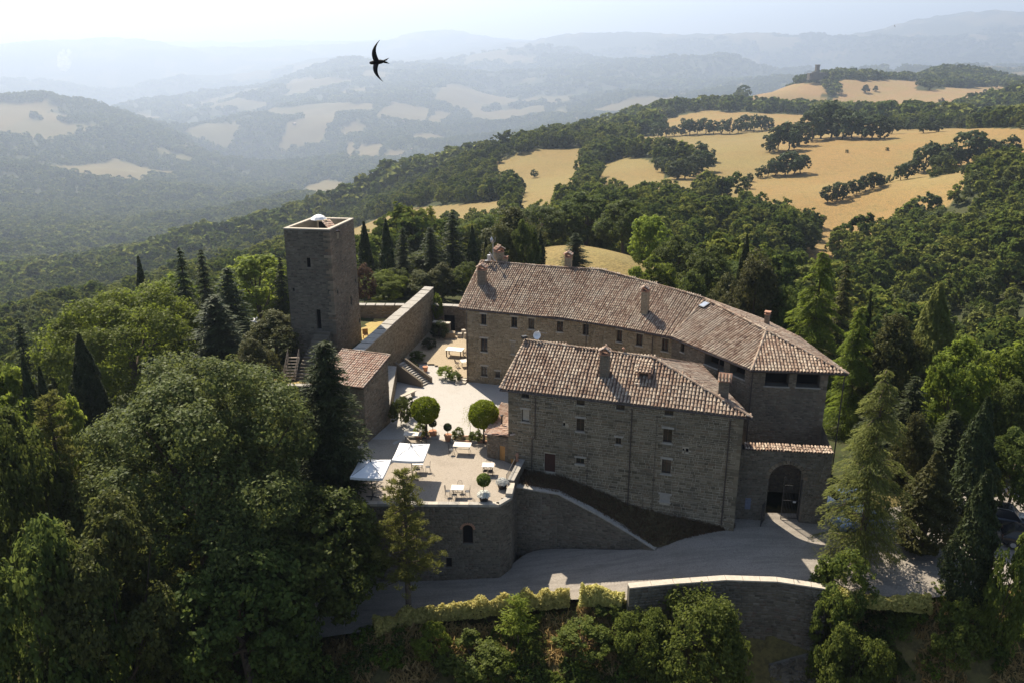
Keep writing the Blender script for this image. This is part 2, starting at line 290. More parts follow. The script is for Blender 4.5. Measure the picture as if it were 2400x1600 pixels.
# ---------------------------------------------------------------- terrain: one sheet out to the horizon
CTRL = np.array([(-14.0, 57.0, -6.3), (-25.0, 60.0, -6.5), (-40.0, 60.0, -10.0), (-60.0, 70.0, -18.0), (-30.0, 50.0, -10.0), (-10.0, 51.5, -6.9),
(0.0, 53.0, -6.8), (8.0, 54.0, -4.9), (0.0, 50.0, -8.5), (0.0, 46.5, -9.6), (5.0, 48.0, -9.0), (-10.0, 48.0, -8.6),
(-10.0, 44.0, -10.0), (0.0, 42.0, -12.0), (10.0, 47.5, -11.3), (15.0, 49.5, -11.3), (22.0, 48.5, -11.0), (28.0, 50.0, -5.0),
(28.0, 47.0, -8.0), (36.0, 50.0, -5.4), (36.0, 45.0, -9.0), (0.0, 20.0, -34.0), (0.0, 32.0, -23.0), (-20.0, 35.0, -20.0),
(-40.0, 35.0, -22.0), (40.0, 32.0, -18.0), (-25.0, 20.0, -34.0), (25.0, 20.0, -32.0), (28.0, 55.0, -3.9), (38.0, 57.0, -3.95),
(45.0, 60.0, -4.2), (42.0, 70.0, -4.6), (15.0, 55.0, -3.9), (20.0, 54.0, -3.9), (60.0, 60.0, -9.0), (70.0, 45.0, -16.0),
(40.0, 82.0, -6.0), (30.0, 75.0, -4.5), (28.0, 66.0, -3.9), (50.0, 100.0, -14.0), (60.0, 80.0, -12.0), (22.0, 60.0, -3.2),
(13.0, 58.0, -4.2), (0.0, 60.0, -6.3), (5.0, 62.0, -3.5), (12.0, 61.5, -3.0), (-20.0, 106.0, 0.8), (-5.0, 104.0, -0.6),
(10.0, 98.0, -1.5), (25.0, 92.0, -4.0), (35.0, 88.0, -6.0), (13.0, 140.0, -0.4), (17.0, 160.0, -4.2), (14.0, 174.0, -7.4),
(8.0, 150.0, -2.0), (-2.0, 152.0, -5.0), (20.0, 205.0, -24.0), (0.0, 135.0, -2.5), (28.0, 140.0, -5.0), (-15.0, 130.0, -4.0),
(-25.0, 90.0, 0.5), (-35.0, 90.0, -3.0), (-45.0, 85.0, -8.0), (-60.0, 105.0, -16.0), (-90.0, 120.0, -38.0), (-30.0, 110.0, -3.0),
(-20.0, 81.0, 0.4), (-28.0, 78.0, -3.0), (-10.0, 75.0, -0.6), (0.0, 75.0, -0.6), (-5.0, 90.0, -0.6), (8.0, 85.0, -1.0),
(-22.0, 70.0, -4.0), (-80.0, 60.0, -30.0), (-90.0, 90.0, -36.0), (90.0, 90.0, -24.0), (100.0, 60.0, -30.0), (-5.0, 66.0, -1.2),
(-10.0, 62.0, -1.5), (5.0, 70.0, -1.5), (18.0, 70.0, -2.5), (-14.0, 95.0, 0.9), (-142.2, 180.7, -39.7), (-365.6, 475.7, -120.8),
(-173.3, 280.9, -61.0), (-334.6, 545.6, -138.9), (-619.5, 1027.7, -233.6), (-1170.6, 1979.8, -359.5), (-722.2, 958.4, -215.6), (-1364.2, 1851.8, -315.8),
(-114.4, 233.5, -47.8), (-270.6, 557.8, -141.3), (-558.4, 1173.9, -259.3), (-975.7, 2082.8, -385.1), (-100.7, 282.6, -52.5), (-232.2, 660.4, -138.5),
(-524.7, 1511.5, -297.1), (-813.4, 2364.0, -418.0), (-83.3, 370.8, -55.9), (-152.5, 683.2, -116.5), (-368.2, 1557.0, -275.8), (-525.4, 2239.2, -355.6),
(-61.8, 415.4, -58.1), (-93.3, 633.2, -86.6), (-159.4, 1088.4, -151.9), (-42.2, 427.9, -52.2), (-71.8, 736.5, -88.0), (-55.3, 818.1, -77.7),
(-26.2, 679.5, -53.2), (-10.5, 429.9, -44.1), (-13.6, 559.8, -50.9), (0.0, 420.0, -40.3), (15.4, 639.8, -44.5), (17.2, 349.6, -33.3),
(35.1, 558.9, -45.4), (62.5, 817.6, -52.5), (31.9, 258.0, -21.2), (46.0, 377.2, -31.0), (67.0, 556.0, -39.7), (181.6, 1125.5, -60.9),
(234.3, 1238.0, -60.0), (146.5, 766.1, -48.9), (82.1, 422.1, -34.5), (48.6, 245.2, -21.0), (327.4, 1258.1, -61.5), (188.2, 715.7, -43.5),
(108.7, 405.7, -33.9), (64.1, 220.9, -22.4), (408.9, 1234.0, -61.4), (218.7, 654.4, -34.0), (151.1, 445.1, -33.8), (88.9, 254.9, -27.0),
(135.7, 344.2, -35.7), (277.5, 729.0, -34.8), (180.3, 466.3, -32.5), (98.3, 229.9, -28.2), (75.9, 174.2, -23.6), (69.5, 182.2, -22.3),
(288.8, 637.7, -29.3), (204.8, 445.2, -31.7), (144.9, 307.6, -34.6), (104.1, 205.1, -27.0), (78.5, 150.8, -23.5), (312.1, 570.2, -20.1),
(206.6, 388.5, -21.7), (191.1, 328.4, -16.4), (148.3, 249.2, -21.8), (111.8, 183.6, -20.8), (79.9, 126.9, -18.2), (348.6, 488.3, -12.6),
(211.8, 291.1, -10.9), (149.8, 200.1, -15.2), (110.2, 142.4, -16.5), (-58.2, 1498.9, -198.1), (38.8, 1599.5, -205.9), (138.5, 1794.7, -204.9),
(320.9, 1974.1, -177.3), (377.0, 1760.1, -129.9), (421.9, 1481.1, -93.9), (489.8, 1375.4, -84.8), (534.5, 1185.0, -68.6), (526.9, 965.6, -47.6),
(394.7, 1550.6, -66.3), (510.1, 1726.2, -51.7), (618.0, 1860.0, -45.7), (736.5, 1966.6, -51.9), (853.7, 2027.6, -50.9), (565.5, 1496.7, -71.1),
(630.4, 1405.1, -64.8), (918.1, 2065.1, -54.3), (987.7, 2077.1, -31.6), (1050.4, 2046.1, -37.0), (949.5, 1760.3, -53.4), (736.7, 1420.3, -59.3),
(639.8, 1131.6, -38.1), (1060.9, 1812.3, -47.8), (1092.7, 1554.3, -39.8), (694.4, 978.7, -39.7), (767.2, 3003.6, -189.2), (1109.6, 3319.4, -167.0),
(1442.7, 3407.2, -164.6), (1790.3, 3464.8, -152.2), (2037.4, 3088.5, -160.2), (-1714.7, 2338.7, -372.9), (-1416.6, 2415.2, -386.1), (-2722.4, 3831.2, -267.9),
(-2322.2, 4086.2, -284.1), (-2258.9, 4348.3, -268.5), (-2049.9, 4560.5, -308.3), (-1745.1, 4471.6, -380.1), (-1395.3, 4278.2, -462.3), (-986.5, 3773.2, -511.7),
(-1538.9, 3031.8, -390.2), (-1245.5, 2947.6, -421.0), (-938.8, 2743.8, -443.1), (-1504.6, 3921.2, -421.0), (-4237.1, 5944.5, -488.4), (-3812.0, 6690.2, -538.3),
(-3001.6, 6654.3, -535.2), (-2200.0, 5903.4, -580.9), (-1417.6, 4899.0, -615.4), (-472.9, 2759.8, -459.4), (-569.8, 3351.9, -483.2), (-401.9, 3778.7, -494.3),
(-492.4, 4674.1, -486.1), (-921.9, 4812.5, -501.4), (-1054.1, 4374.8, -535.7), (-243.6, 5094.2, -508.8), (102.8, 4298.8, -424.3), (320.9, 4488.5, -402.5),
(636.0, 4454.8, -378.5), (-1370.8, 5119.6, -511.5), (-1774.9, 5836.1, -478.9), (-3327.1, 7821.8, -526.8), (-2965.4, 8391.4, -491.0), (-2515.8, 8953.3, -364.0),
(-2033.0, 9484.6, -247.5), (-1587.9, 9771.8, -152.0), (-1098.3, 9838.9, -205.5), (-703.5, 10075.5, -233.6), (-1585.7, 6715.3, -432.4), (-1121.9, 6808.2, -376.7),
(-610.3, 6471.3, -385.9), (-148.7, 6298.2, -403.5), (296.7, 6293.0, -374.4), (668.3, 5660.7, -359.3), (1348.1, 7174.4, -349.9), (-252.9, 10897.1, -158.8),
(263.4, 11368.9, -117.0), (688.4, 11423.3, -132.8), (-189.5, 8097.8, -307.9), (405.8, 8690.5, -274.5), (984.0, 8442.9, -228.0), (1286.2, 9210.6, -210.8),
(1784.4, 8719.3, -178.4), (2117.8, 8438.3, -152.9), (2393.6, 8156.0, -201.0), (2454.5, 7719.2, -274.7), (1524.8, 5906.4, -269.0), (2024.8, 6176.6, -241.0),
(-4508.3, 10557.7, -843.8), (-3174.3, 11219.6, -692.9), (-1910.9, 11684.8, -406.3), (-828.4, 11811.0, -437.5), (283.7, 12196.7, -262.6), (1593.6, 11368.9, -394.5),
(2786.9, 11062.3, -333.5), (3742.2, 10662.4, -415.7), (774.0, 12896.8, 4.4), (1460.6, 12656.0, 4.9), (2060.6, 12389.8, -21.6), (2784.3, 12062.8, 6.2),
(3302.3, 11931.4, 32.5), (3893.4, 11562.1, 32.5), (4044.8, 10936.0, -39.2), (4674.8, 11268.8, 57.1), (4352.2, 10428.2, -127.6), (4972.3, 10227.3, -79.5),
(5485.2, 9879.4, -54.0), (3211.4, 6555.7, -184.4), (3561.9, 6372.0, -150.0), (6146.6, 9482.1, -71.3), (5139.3, 12440.2, 210.7), (5532.9, 12467.4, 329.2),
(5974.2, 12462.0, 403.7), (6335.6, 12282.2, 403.6), (6857.0, 11998.9, 343.7), (7647.8, 11511.0, 256.9), (5666.5, 11209.1, 154.3), (5043.9, 13637.1, -56.9),
(3277.1, 14165.9, -91.5), (7038.6, 13944.3, 244.3), (8652.8, 13004.4, 230.0), (-6916.4, 9830.8, -447.1), (-5893.6, 10476.0, -464.4), (-5342.3, 10847.8, -496.8),
(-4814.5, 11405.5, -524.0), (-4306.6, 11798.6, -463.5), (-3646.0, 12207.1, -382.3), (-2926.6, 12584.2, -271.9), (-2360.5, 12702.5, -229.8), (-7453.2, 10553.5, -601.8),
(-6355.4, 11248.8, -643.6), (-5174.6, 12230.4, -647.1), (-3682.0, 13133.6, -460.8), (-1909.9, 13687.4, -298.6), (-8606.7, 12382.7, -130.3), (-7325.9, 13180.9, -123.4),
(-6786.4, 13466.7, -55.8), (-6218.8, 13738.0, -21.5), (-5681.5, 13968.8, -46.9), (-5007.4, 14415.0, -138.0), (-4518.6, 14764.0, -194.1), (-4145.8, 15432.8, -150.0),
(-3643.8, 15743.8, -126.0), (-3228.4, 15834.2, -175.7), (-2598.3, 17043.1, -42.0), (-1914.9, 17314.4, 85.3), (-1279.0, 17373.0, 161.0), (-801.4, 17401.6, 115.9),
(-157.5, 17059.3, -4.7), (754.2, 16322.6, -46.0), (-10163.2, 14589.0, -255.8), (-7479.9, 16130.1, -215.1), (-5055.5, 18169.8, -246.4), (-1377.5, 19892.4, -10.9),
(2541.6, 18324.6, -87.7), (6413.3, 17352.8, -43.3), (10041.7, 15537.5, -1.4), (-12183.8, 17568.7, -82.7), (-5711.0, 20603.1, -57.5), (0.0, 22100.0, -54.4),
(6800.1, 21027.8, -59.4), (12587.7, 18164.8, -46.9), (37.6, 13.7, -25.0), (112.8, 41.0, -45.0), (469.8, 171.0, -120.0), (3101.0, 1128.7, -220.0),
(11276.3, 4104.2, -150.0), (20673.2, 7524.4, 60.0), (39.4, -6.9, -25.0), (118.2, -20.8, -45.0), (492.4, -86.8, -120.0), (3249.9, -573.0, -220.0),
(11817.7, -2083.8, -150.0), (21665.8, -3820.3, 60.0), (25.7, -30.6, -25.0), (77.1, -91.9, -45.0), (321.4, -383.0, -120.0), (2121.2, -2527.9, -220.0),
(7713.5, -9192.5, -150.0), (14141.3, -16853.0, 60.0), (0.0, -40.0, -25.0), (0.0, -120.0, -45.0), (0.0, -500.0, -120.0), (0.0, -3300.0, -220.0),
(0.0, -12000.0, -150.0), (0.0, -22000.0, 60.0), (-25.7, -30.6, -25.0), (-77.1, -91.9, -45.0), (-321.4, -383.0, -120.0), (-2121.2, -2527.9, -220.0),
(-7713.5, -9192.5, -150.0), (-14141.3, -16853.0, 60.0), (-39.4, -6.9, -25.0), (-118.2, -20.8, -45.0), (-492.4, -86.8, -120.0), (-3249.9, -573.0, -220.0),
(-11817.7, -2083.8, -150.0), (-21665.8, -3820.3, 60.0), (-37.6, 13.7, -25.0), (-112.8, 41.0, -45.0), (-469.8, 171.0, -120.0), (-3101.0, 1128.7, -220.0),
(-11276.3, 4104.2, -150.0), (-20673.2, 7524.4, 60.0), (-32.8, 22.9, -25.0), (-98.3, 68.8, -45.0), (-409.6, 286.8, -120.0), (-2703.2, 1892.8, -220.0),
(-9829.8, 6882.9, -150.0), (-18021.3, 12618.7, 60.0), (32.8, 22.9, -25.0), (98.3, 68.8, -45.0), (409.6, 286.8, -120.0), (2703.2, 1892.8, -220.0),
(9829.8, 6882.9, -150.0), (18021.3, 12618.7, 60.0)], float)
def _tc(p):
    r = np.maximum(np.hypot(p[:, 0], p[:, 1]), 1.0)
    return np.stack([np.arctan2(p[:, 0], p[:, 1]), np.log(r)], 1)
_cq = _tc(CTRL)
_eps = 0.06
def _ker(a, b):
    d = a[:, None, :] - b[None, :, :]
    return np.sqrt((d * d).sum(2) + _eps * _eps)
_n = len(CTRL)
_A = np.zeros((_n + 3, _n + 3))
_A[:_n, :_n] = _ker(_cq, _cq)
_A[:_n, _n] = 1; _A[:_n, _n + 1:] = _cq
_A[_n, :_n] = 1; _A[_n + 1:, :_n] = _cq.T
_W = np.linalg.solve(_A, np.concatenate([CTRL[:, 2], np.zeros(3)]))
def base_height(x, y):
    """Smooth ground height at world x, y (arrays)."""
    x = np.atleast_1d(np.asarray(x, float)).ravel(); y = np.atleast_1d(np.asarray(y, float)).ravel()
    out = np.empty(len(x))
    for i in range(0, len(x), 20000):
        q = _tc(np.stack([x[i:i + 20000], y[i:i + 20000]], 1))
        out[i:i + 20000] = _ker(q, _cq) @ _W[:_n] + _W[_n] + q @ _W[_n + 1:]
    return out
def _hash(ix, iy, s):
    h = (ix * 374761393 + iy * 668265263 + s * 974634541) & 0x7fffffff
    h = ((h ^ (h >> 13)) * 1274126177) & 0x7fffffff
    return ((h ^ (h >> 16)) & 0xffff) / 65535.0
def vnoise(x, y, s=0):
    ix = np.floor(x).astype(np.int64); iy = np.floor(y).astype(np.int64)
    fx = x - ix; fy = y - iy
    fx = fx * fx * (3 - 2 * fx); fy = fy * fy * (3 - 2 * fy)
    a = _hash(ix, iy, s); b = _hash(ix + 1, iy, s); c = _hash(ix, iy + 1, s); d = _hash(ix + 1, iy + 1, s)
    return (a * (1 - fx) + b * fx) * (1 - fy) + (c * (1 - fx) + d * fx) * fy
def fbm(x, y, s=0, o=4):
    v = 0; a = 0.5; t = 0
    for k in range(o):
        v = v + a * vnoise(x, y, s + 17 * k); t += a; x = x * 2.03 + 5.1; y = y * 2.03 + 1.7; a *= 0.5
    return v / t
def height(x, y):
    x = np.atleast_1d(np.asarray(x, float)).ravel(); y = np.atleast_1d(np.asarray(y, float)).ravel()
    z = base_height(x, y)
    r = np.hypot(x, y)
    w1 = np.clip((r - 1500) / 1800, 0, 1)
    rid = 1 - np.abs(2 * fbm(x / 1250., y / 1250., 3, 5) - 1) * 2
    z = z + w1 * (rid - 0.45) * np.clip(r * 0.015, 0, 125)
    w2 = np.clip((r - 250) / 500, 0, 1)
    z = z + w2 * (fbm(x / 160., y / 160., 9, 3) - 0.5) * np.clip(r * 0.006, 0, 22)
    w3 = np.clip((r - 40) / 60, 0, 1) * np.clip((900 - r) / 500, 0, 1)
    z = z + w3 * (fbm(x / 22., y / 22., 21, 3) - 0.5) * 1.2
    return z

FIELDS = [(1, [(5.0, 114.0), (14.0, 114.0), (24.0, 118.0), (33.0, 112.0), (30.0, 128.0), (25.0, 150.0), (19.0, 172.0), (4.0, 172.0), (3.0, 140.0)]),
(2, [(227.0, 815.0), (243.0, 816.0), (260.0, 819.0), (278.0, 826.0), (295.0, 873.0), (327.0, 965.0), (329.0, 966.0), (334.0, 899.0), (300.0, 745.0), (288.0, 665.0), (300.0, 656.0), (311.0, 647.0), (324.0, 642.0), (288.0, 547.0), (289.0, 526.0), (293.0, 513.0), (296.0, 507.0), (300.0, 501.0), (303.0, 497.0), (298.0, 488.0), (294.0, 481.0), (292.0, 478.0), (270.0, 492.0), (248.0, 514.0), (226.0, 541.0), (211.0, 540.0), (195.0, 538.0), (178.0, 533.0), (171.0, 533.0), (164.0, 535.0), (157.0, 537.0), (156.0, 542.0), (178.0, 628.0)]),
(2, [(132.5, 371.2), (144.1, 376.1), (155.5, 380.1), (166.7, 383.1), (174.6, 385.9), (183.0, 389.6), (213.0, 437.0), (226.0, 440.0), (237.0, 440.0), (250.0, 442.0), (254.0, 447.0), (258.0, 451.0), (262.0, 455.0), (249.0, 456.0), (236.0, 458.0), (223.0, 460.0), (215.0, 460.0), (207.0, 460.0), (198.0, 457.0), (182.0, 447.0), (164.0, 429.0), (147.0, 414.0), (139.8, 393.4), (135.9, 381.6)]),
(1, [(-13.0, 641.0), (-2.0, 641.0), (9.0, 645.0), (20.0, 652.0), (31.0, 647.0), (41.0, 643.0), (51.0, 639.0), (49.0, 617.0), (47.0, 600.0), (45.0, 585.0), (40.0, 548.0), (34.0, 493.0), (28.0, 430.0), (21.7, 380.6), (17.9, 360.5), (14.3, 340.0), (10.7, 345.8), (7.0, 351.6), (3.2, 359.7), (3.6, 385.6), (4.0, 441.0), (5.0, 501.0), (5.0, 522.0), (4.0, 548.0), (3.0, 568.0), (-2.0, 596.0), (-7.0, 618.0)]),
(1, [(45.0, 480.0), (50.0, 508.0), (54.0, 536.0), (58.0, 564.0), (63.0, 568.0), (67.0, 572.0), (71.0, 577.0), (75.0, 566.0), (79.0, 554.0), (83.0, 543.0), (83.0, 524.0), (84.0, 506.0), (85.0, 490.0), (83.0, 476.0), (81.0, 462.0), (79.0, 446.0), (73.0, 444.0), (67.0, 441.0), (62.0, 439.0), (57.0, 441.0), (53.0, 445.0), (48.0, 448.0), (48.0, 460.0), (46.0, 470.0)]),
(1, [(103.0, 790.0), (121.0, 814.0), (138.0, 831.0), (156.0, 843.0), (188.0, 841.0), (222.0, 841.0), (254.0, 839.0), (208.0, 694.0), (164.0, 552.0), (148.0, 505.0), (140.0, 484.0), (131.0, 466.0), (123.0, 444.0), (118.0, 450.0), (114.0, 457.0), (110.0, 464.0), (97.0, 452.0), (85.0, 437.0), (72.0, 421.0), (71.0, 425.0), (69.0, 427.0), (67.0, 430.0), (81.0, 460.0), (96.0, 486.0), (112.0, 511.0), (114.0, 528.0), (118.0, 551.0), (124.0, 584.0), (118.0, 609.0), (113.0, 636.0), (107.0, 673.0), (110.0, 734.0), (107.0, 764.0)]),
(2, [(174.0, 1081.0), (186.0, 1089.0), (197.0, 1098.0), (208.0, 1107.0), (220.0, 1113.0), (233.0, 1123.0), (248.0, 1143.0), (260.0, 1112.0), (274.0, 1097.0), (288.0, 1080.0), (310.0, 1071.0), (332.0, 1063.0), (353.0, 1054.0), (324.0, 973.0), (292.0, 879.0), (275.0, 831.0), (267.0, 846.0), (258.0, 858.0), (248.0, 868.0), (234.0, 903.0), (216.0, 934.0), (201.0, 985.0), (183.0, 936.0), (164.0, 884.0), (149.0, 847.0), (156.0, 913.0), (169.0, 1015.0)]),
(2, [(148.0, 507.0), (161.0, 526.0), (174.0, 544.0), (189.0, 568.0), (205.0, 567.0), (220.0, 566.0), (236.0, 566.0), (248.0, 556.0), (258.0, 543.0), (269.0, 532.0), (274.0, 518.0), (278.0, 506.0), (284.0, 496.0), (288.0, 492.0), (292.0, 488.0), (296.0, 484.0), (290.0, 474.0), (285.0, 464.0), (280.0, 454.0), (274.0, 454.0), (268.0, 454.0), (262.0, 455.0), (248.0, 454.0), (234.0, 454.0), (220.0, 453.0), (213.0, 454.0), (204.0, 453.0), (195.0, 451.0), (185.0, 446.0), (175.0, 439.0), (164.0, 429.0), (156.0, 420.0), (150.0, 412.0), (144.0, 406.0), (136.0, 397.8), (129.1, 392.7), (122.4, 387.8), (118.4, 388.5), (114.4, 389.1), (110.2, 389.0), (113.0, 404.0), (115.0, 420.0), (119.0, 441.0), (129.0, 465.0), (138.0, 484.0)]),
(2, [(91.8, 267.0), (116.1, 329.1), (126.9, 350.9), (135.9, 367.0), (138.9, 367.6), (141.8, 367.8), (144.6, 367.8), (153.7, 371.8), (163.1, 376.4), (174.1, 384.1), (185.7, 383.7), (225.0, 437.0), (240.0, 440.0), (200.4, 374.3), (189.7, 360.7), (182.2, 352.7), (175.5, 344.5), (169.8, 337.9), (165.0, 333.0), (159.0, 335.1), (152.3, 336.1), (145.6, 337.0), (143.3, 330.7), (140.6, 323.9), (137.1, 315.1), (130.0, 303.0), (110.4, 261.1), (104.4, 250.7), (105.0, 255.8), (105.5, 261.0), (107.2, 269.4), (103.4, 268.7), (99.0, 266.1), (95.0, 264.5), (93.9, 265.2), (92.8, 266.0)]),
(3, [(389.0, 1557.0), (400.0, 1567.0), (412.0, 1584.0), (538.0, 2030.0), (554.0, 2026.0), (570.0, 2021.0), (585.0, 2017.0), (606.0, 2011.0), (526.0, 1686.0), (541.0, 1674.0), (551.0, 1660.0), (563.0, 1652.0), (575.0, 1646.0), (564.0, 1633.0), (553.0, 1622.0), (543.0, 1611.0), (528.0, 1600.0), (514.0, 1588.0), (500.0, 1578.0), (480.0, 1572.0), (459.0, 1567.0), (438.0, 1560.0), (422.0, 1557.0), (405.0, 1556.0)]),
(3, [(595.0, 1661.0), (646.0, 1668.0), (711.0, 1710.0), (843.0, 1896.0), (822.0, 1852.0), (779.0, 1758.0), (734.0, 1658.0), (707.0, 1630.0), (685.0, 1615.0), (666.0, 1606.0), (654.0, 1604.0), (643.0, 1603.0), (631.0, 1601.0), (615.0, 1595.0), (600.0, 1591.0), (585.0, 1589.0), (585.0, 1598.0), (584.0, 1608.0), (583.0, 1618.0), (586.0, 1631.0), (590.0, 1645.0)]),
(3, [(546.0, 1555.0), (583.0, 1558.0), (622.0, 1564.0), (662.0, 1575.0), (672.0, 1575.0), (682.0, 1576.0), (692.0, 1578.0), (710.0, 1581.0), (728.0, 1587.0), (751.0, 1600.0), (862.0, 1751.0), (933.0, 1809.0), (1000.0, 1855.0), (963.0, 1776.0), (895.0, 1642.0), (833.0, 1520.0), (775.0, 1454.0), (725.0, 1402.0), (648.0, 1292.0), (639.0, 1290.0), (631.0, 1288.0), (622.0, 1287.0), (627.0, 1314.0), (630.0, 1338.0), (634.0, 1364.0), (617.0, 1354.0), (601.0, 1348.0), (586.0, 1342.0), (558.0, 1279.0), (440.0, 1008.0), (439.0, 1008.0), (428.0, 1013.0), (416.0, 1018.0), (406.0, 1028.0), (552.0, 1428.0), (551.0, 1458.0), (546.0, 1480.0), (549.0, 1502.0), (552.0, 1522.0), (554.0, 1541.0), (551.0, 1545.0), (548.0, 1550.0)]),
(1, [(-131.0, 661.0), (-117.0, 644.0), (-100.0, 611.0), (-84.0, 568.0), (-76.0, 554.0), (-70.0, 545.0), (-63.0, 537.0), (-52.0, 517.0), (-42.0, 500.0), (-34.0, 489.0), (-23.0, 474.0), (-13.0, 459.0), (-3.0, 438.0), (-3.0, 402.0), (-2.8, 384.2), (-2.7, 370.2), (-10.4, 372.6), (-18.3, 378.2), (-26.6, 385.6), (-33.2, 388.5), (-40.1, 392.5), (-48.0, 402.0), (-50.4, 381.3), (-54.1, 371.8), (-56.7, 356.4), (-63.8, 369.9), (-79.0, 423.0), (-88.0, 440.0), (-92.0, 465.0), (-101.0, 510.0)]),
(1, [(-27.0, 426.0), (-19.0, 422.0), (-12.0, 416.0), (-4.0, 410.0), (-3.8, 392.5), (-3.8, 383.7), (-3.7, 373.9), (-7.9, 370.4), (-12.0, 367.2), (-16.1, 363.1), (-19.3, 380.1), (-22.9, 399.3)]),
(1, [(124.5, 258.1), (125.8, 259.3), (127.2, 260.8), (128.9, 262.7), (125.2, 255.3), (122.1, 249.0), (119.7, 244.1), (120.9, 248.0), (122.7, 253.0)]),
(0, [(88.5, 167.4), (90.0, 165.1), (91.2, 162.6), (92.3, 160.0), (93.8, 158.8), (95.3, 157.7), (96.7, 156.6), (95.1, 153.7), (93.6, 150.9), (92.1, 148.2), (90.9, 150.1), (89.6, 152.0), (88.2, 153.9), (88.5, 156.6), (88.6, 159.1), (88.8, 161.8), (88.7, 163.7), (88.6, 165.5)]),
(2, [(-1313.0, 5122.0), (-1268.0, 5146.0), (-1222.0, 5172.0), (-1176.0, 5195.0), (-1217.0, 5292.0), (-1278.0, 5473.0), (-1408.0, 5939.0), (-1372.0, 5954.0), (-1335.0, 5960.0), (-1296.0, 5958.0), (-1246.0, 5975.0), (-1196.0, 5996.0), (-1140.0, 5986.0), (-1056.0, 5939.0), (-976.0, 5918.0), (-908.0, 5970.0), (-883.0, 5797.0), (-874.0, 5738.0), (-865.0, 5673.0), (-944.0, 5677.0), (-1017.0, 5648.0), (-1090.0, 5621.0), (-1050.0, 5390.0), (-1038.0, 5298.0), (-1033.0, 5247.0), (-1077.0, 5210.0), (-1123.0, 5182.0), (-1171.0, 5168.0), (-1174.0, 5143.0), (-1178.0, 5118.0), (-1182.0, 5093.0), (-1224.0, 5098.0), (-1268.0, 5108.0)]),
(2, [(-996.0, 5179.0), (-977.0, 5218.0), (-957.0, 5250.0), (-937.0, 5284.0), (-899.0, 5261.0), (-862.0, 5240.0), (-826.0, 5217.0), (-842.0, 5183.0), (-856.0, 5136.0), (-871.0, 5103.0), (-894.0, 5086.0), (-916.0, 5069.0), (-938.0, 5055.0), (-958.0, 5100.0), (-976.0, 5136.0)]),
(2, [(-906.0, 4870.0), (-881.0, 4846.0), (-860.0, 4840.0), (-841.0, 4841.0), (-820.0, 4687.0), (-748.0, 4242.0), (-712.0, 4009.0), (-726.0, 4012.0), (-739.0, 4012.0), (-739.0, 3943.0), (-852.0, 4559.0), (-881.0, 4726.0)]),
(2, [(-814.0, 4750.0), (-762.0, 4688.0), (-716.0, 4663.0), (-672.0, 4649.0), (-648.0, 4401.0), (-638.0, 4250.0), (-622.0, 4067.0), (-656.0, 4089.0), (-678.0, 4044.0), (-702.0, 4010.0), (-734.0, 4224.0), (-792.0, 4590.0)]),
(2, [(-627.0, 4166.0), (-623.0, 4242.0), (-615.0, 4286.0), (-609.0, 4350.0), (-585.0, 4355.0), (-561.0, 4360.0), (-536.0, 4361.0), (-531.0, 4316.0), (-526.0, 4267.0), (-518.0, 4205.0), (-554.0, 4190.0), (-591.0, 4181.0)]),
(1, [(-747.0, 2994.0), (-783.0, 3313.0), (-779.0, 3483.0), (-758.0, 3597.0), (-708.0, 3522.0), (-648.0, 3386.0), (-582.0, 3204.0), (-563.0, 3068.0), (-558.0, 3013.0), (-394.0, 2102.0), (-425.0, 2121.0), (-458.0, 2143.0), (-493.0, 2168.0), (-686.0, 2926.0), (-718.0, 2966.0)]),
(1, [(-547.0, 3050.0), (-541.0, 3186.0), (-540.0, 3371.0), (-566.0, 3753.0), (-516.0, 3868.0), (-470.0, 4053.0), (-410.0, 4155.0), (-404.0, 4060.0), (-398.0, 3957.0), (-391.0, 3851.0), (-419.0, 3705.0), (-426.0, 3410.0), (-432.0, 3160.0), (-460.0, 3084.0), (-491.0, 3030.0), (-372.0, 2133.0), (-530.0, 3006.0), (-538.0, 3029.0)]),
(0, [(-1634.0, 3980.0), (-1582.0, 3950.0), (-1543.0, 3952.0), (-1502.0, 3951.0), (-1476.0, 3955.0), (-1448.0, 3958.0), (-1422.0, 3965.0), (-1418.0, 3914.0), (-1410.0, 3851.0), (-1397.0, 3779.0), (-1432.0, 3802.0), (-1466.0, 3820.0), (-1499.0, 3837.0), (-1537.0, 3869.0), (-1580.0, 3912.0)]),
(2, [(-1902.0, 7556.0), (-1899.0, 7671.0), (-2095.0, 8610.0), (-2137.0, 8940.0), (-2014.0, 8687.0), (-1929.0, 8584.0), (-1852.0, 8516.0), (-1671.0, 7789.0), (-1640.0, 7758.0), (-1609.0, 7723.0), (-1668.0, 7706.0), (-1723.0, 7675.0), (-1783.0, 7666.0), (-1825.0, 7637.0), (-1870.0, 7619.0)]),
(2, [(-522.0, 5498.0), (-516.0, 5625.0), (-518.0, 5872.0), (-513.0, 6034.0), (-471.0, 6060.0), (-430.0, 6093.0), (-389.0, 6142.0), (-412.0, 5963.0), (-424.0, 5679.0), (-444.0, 5519.0), (-471.0, 5517.0), (-497.0, 5515.0)]),
(2, [(-533.0, 6480.0), (-421.0, 6513.0), (-312.0, 6636.0), (-199.0, 6771.0), (-194.0, 6602.0), (-190.0, 6464.0), (-180.0, 6112.0), (-233.0, 6220.0), (-284.0, 6231.0), (-333.0, 6222.0), (-401.0, 6351.0), (-468.0, 6436.0)]),
(2, [(-2114.0, 3973.0), (-2105.0, 4006.0), (-2121.0, 4089.0), (-2130.0, 4158.0), (-2096.0, 4169.0), (-2058.0, 4171.0), (-2010.0, 4149.0), (-1992.0, 4038.0), (-1983.0, 3946.0), (-1991.0, 3891.0), (-2032.0, 3919.0), (-2074.0, 3947.0)]),
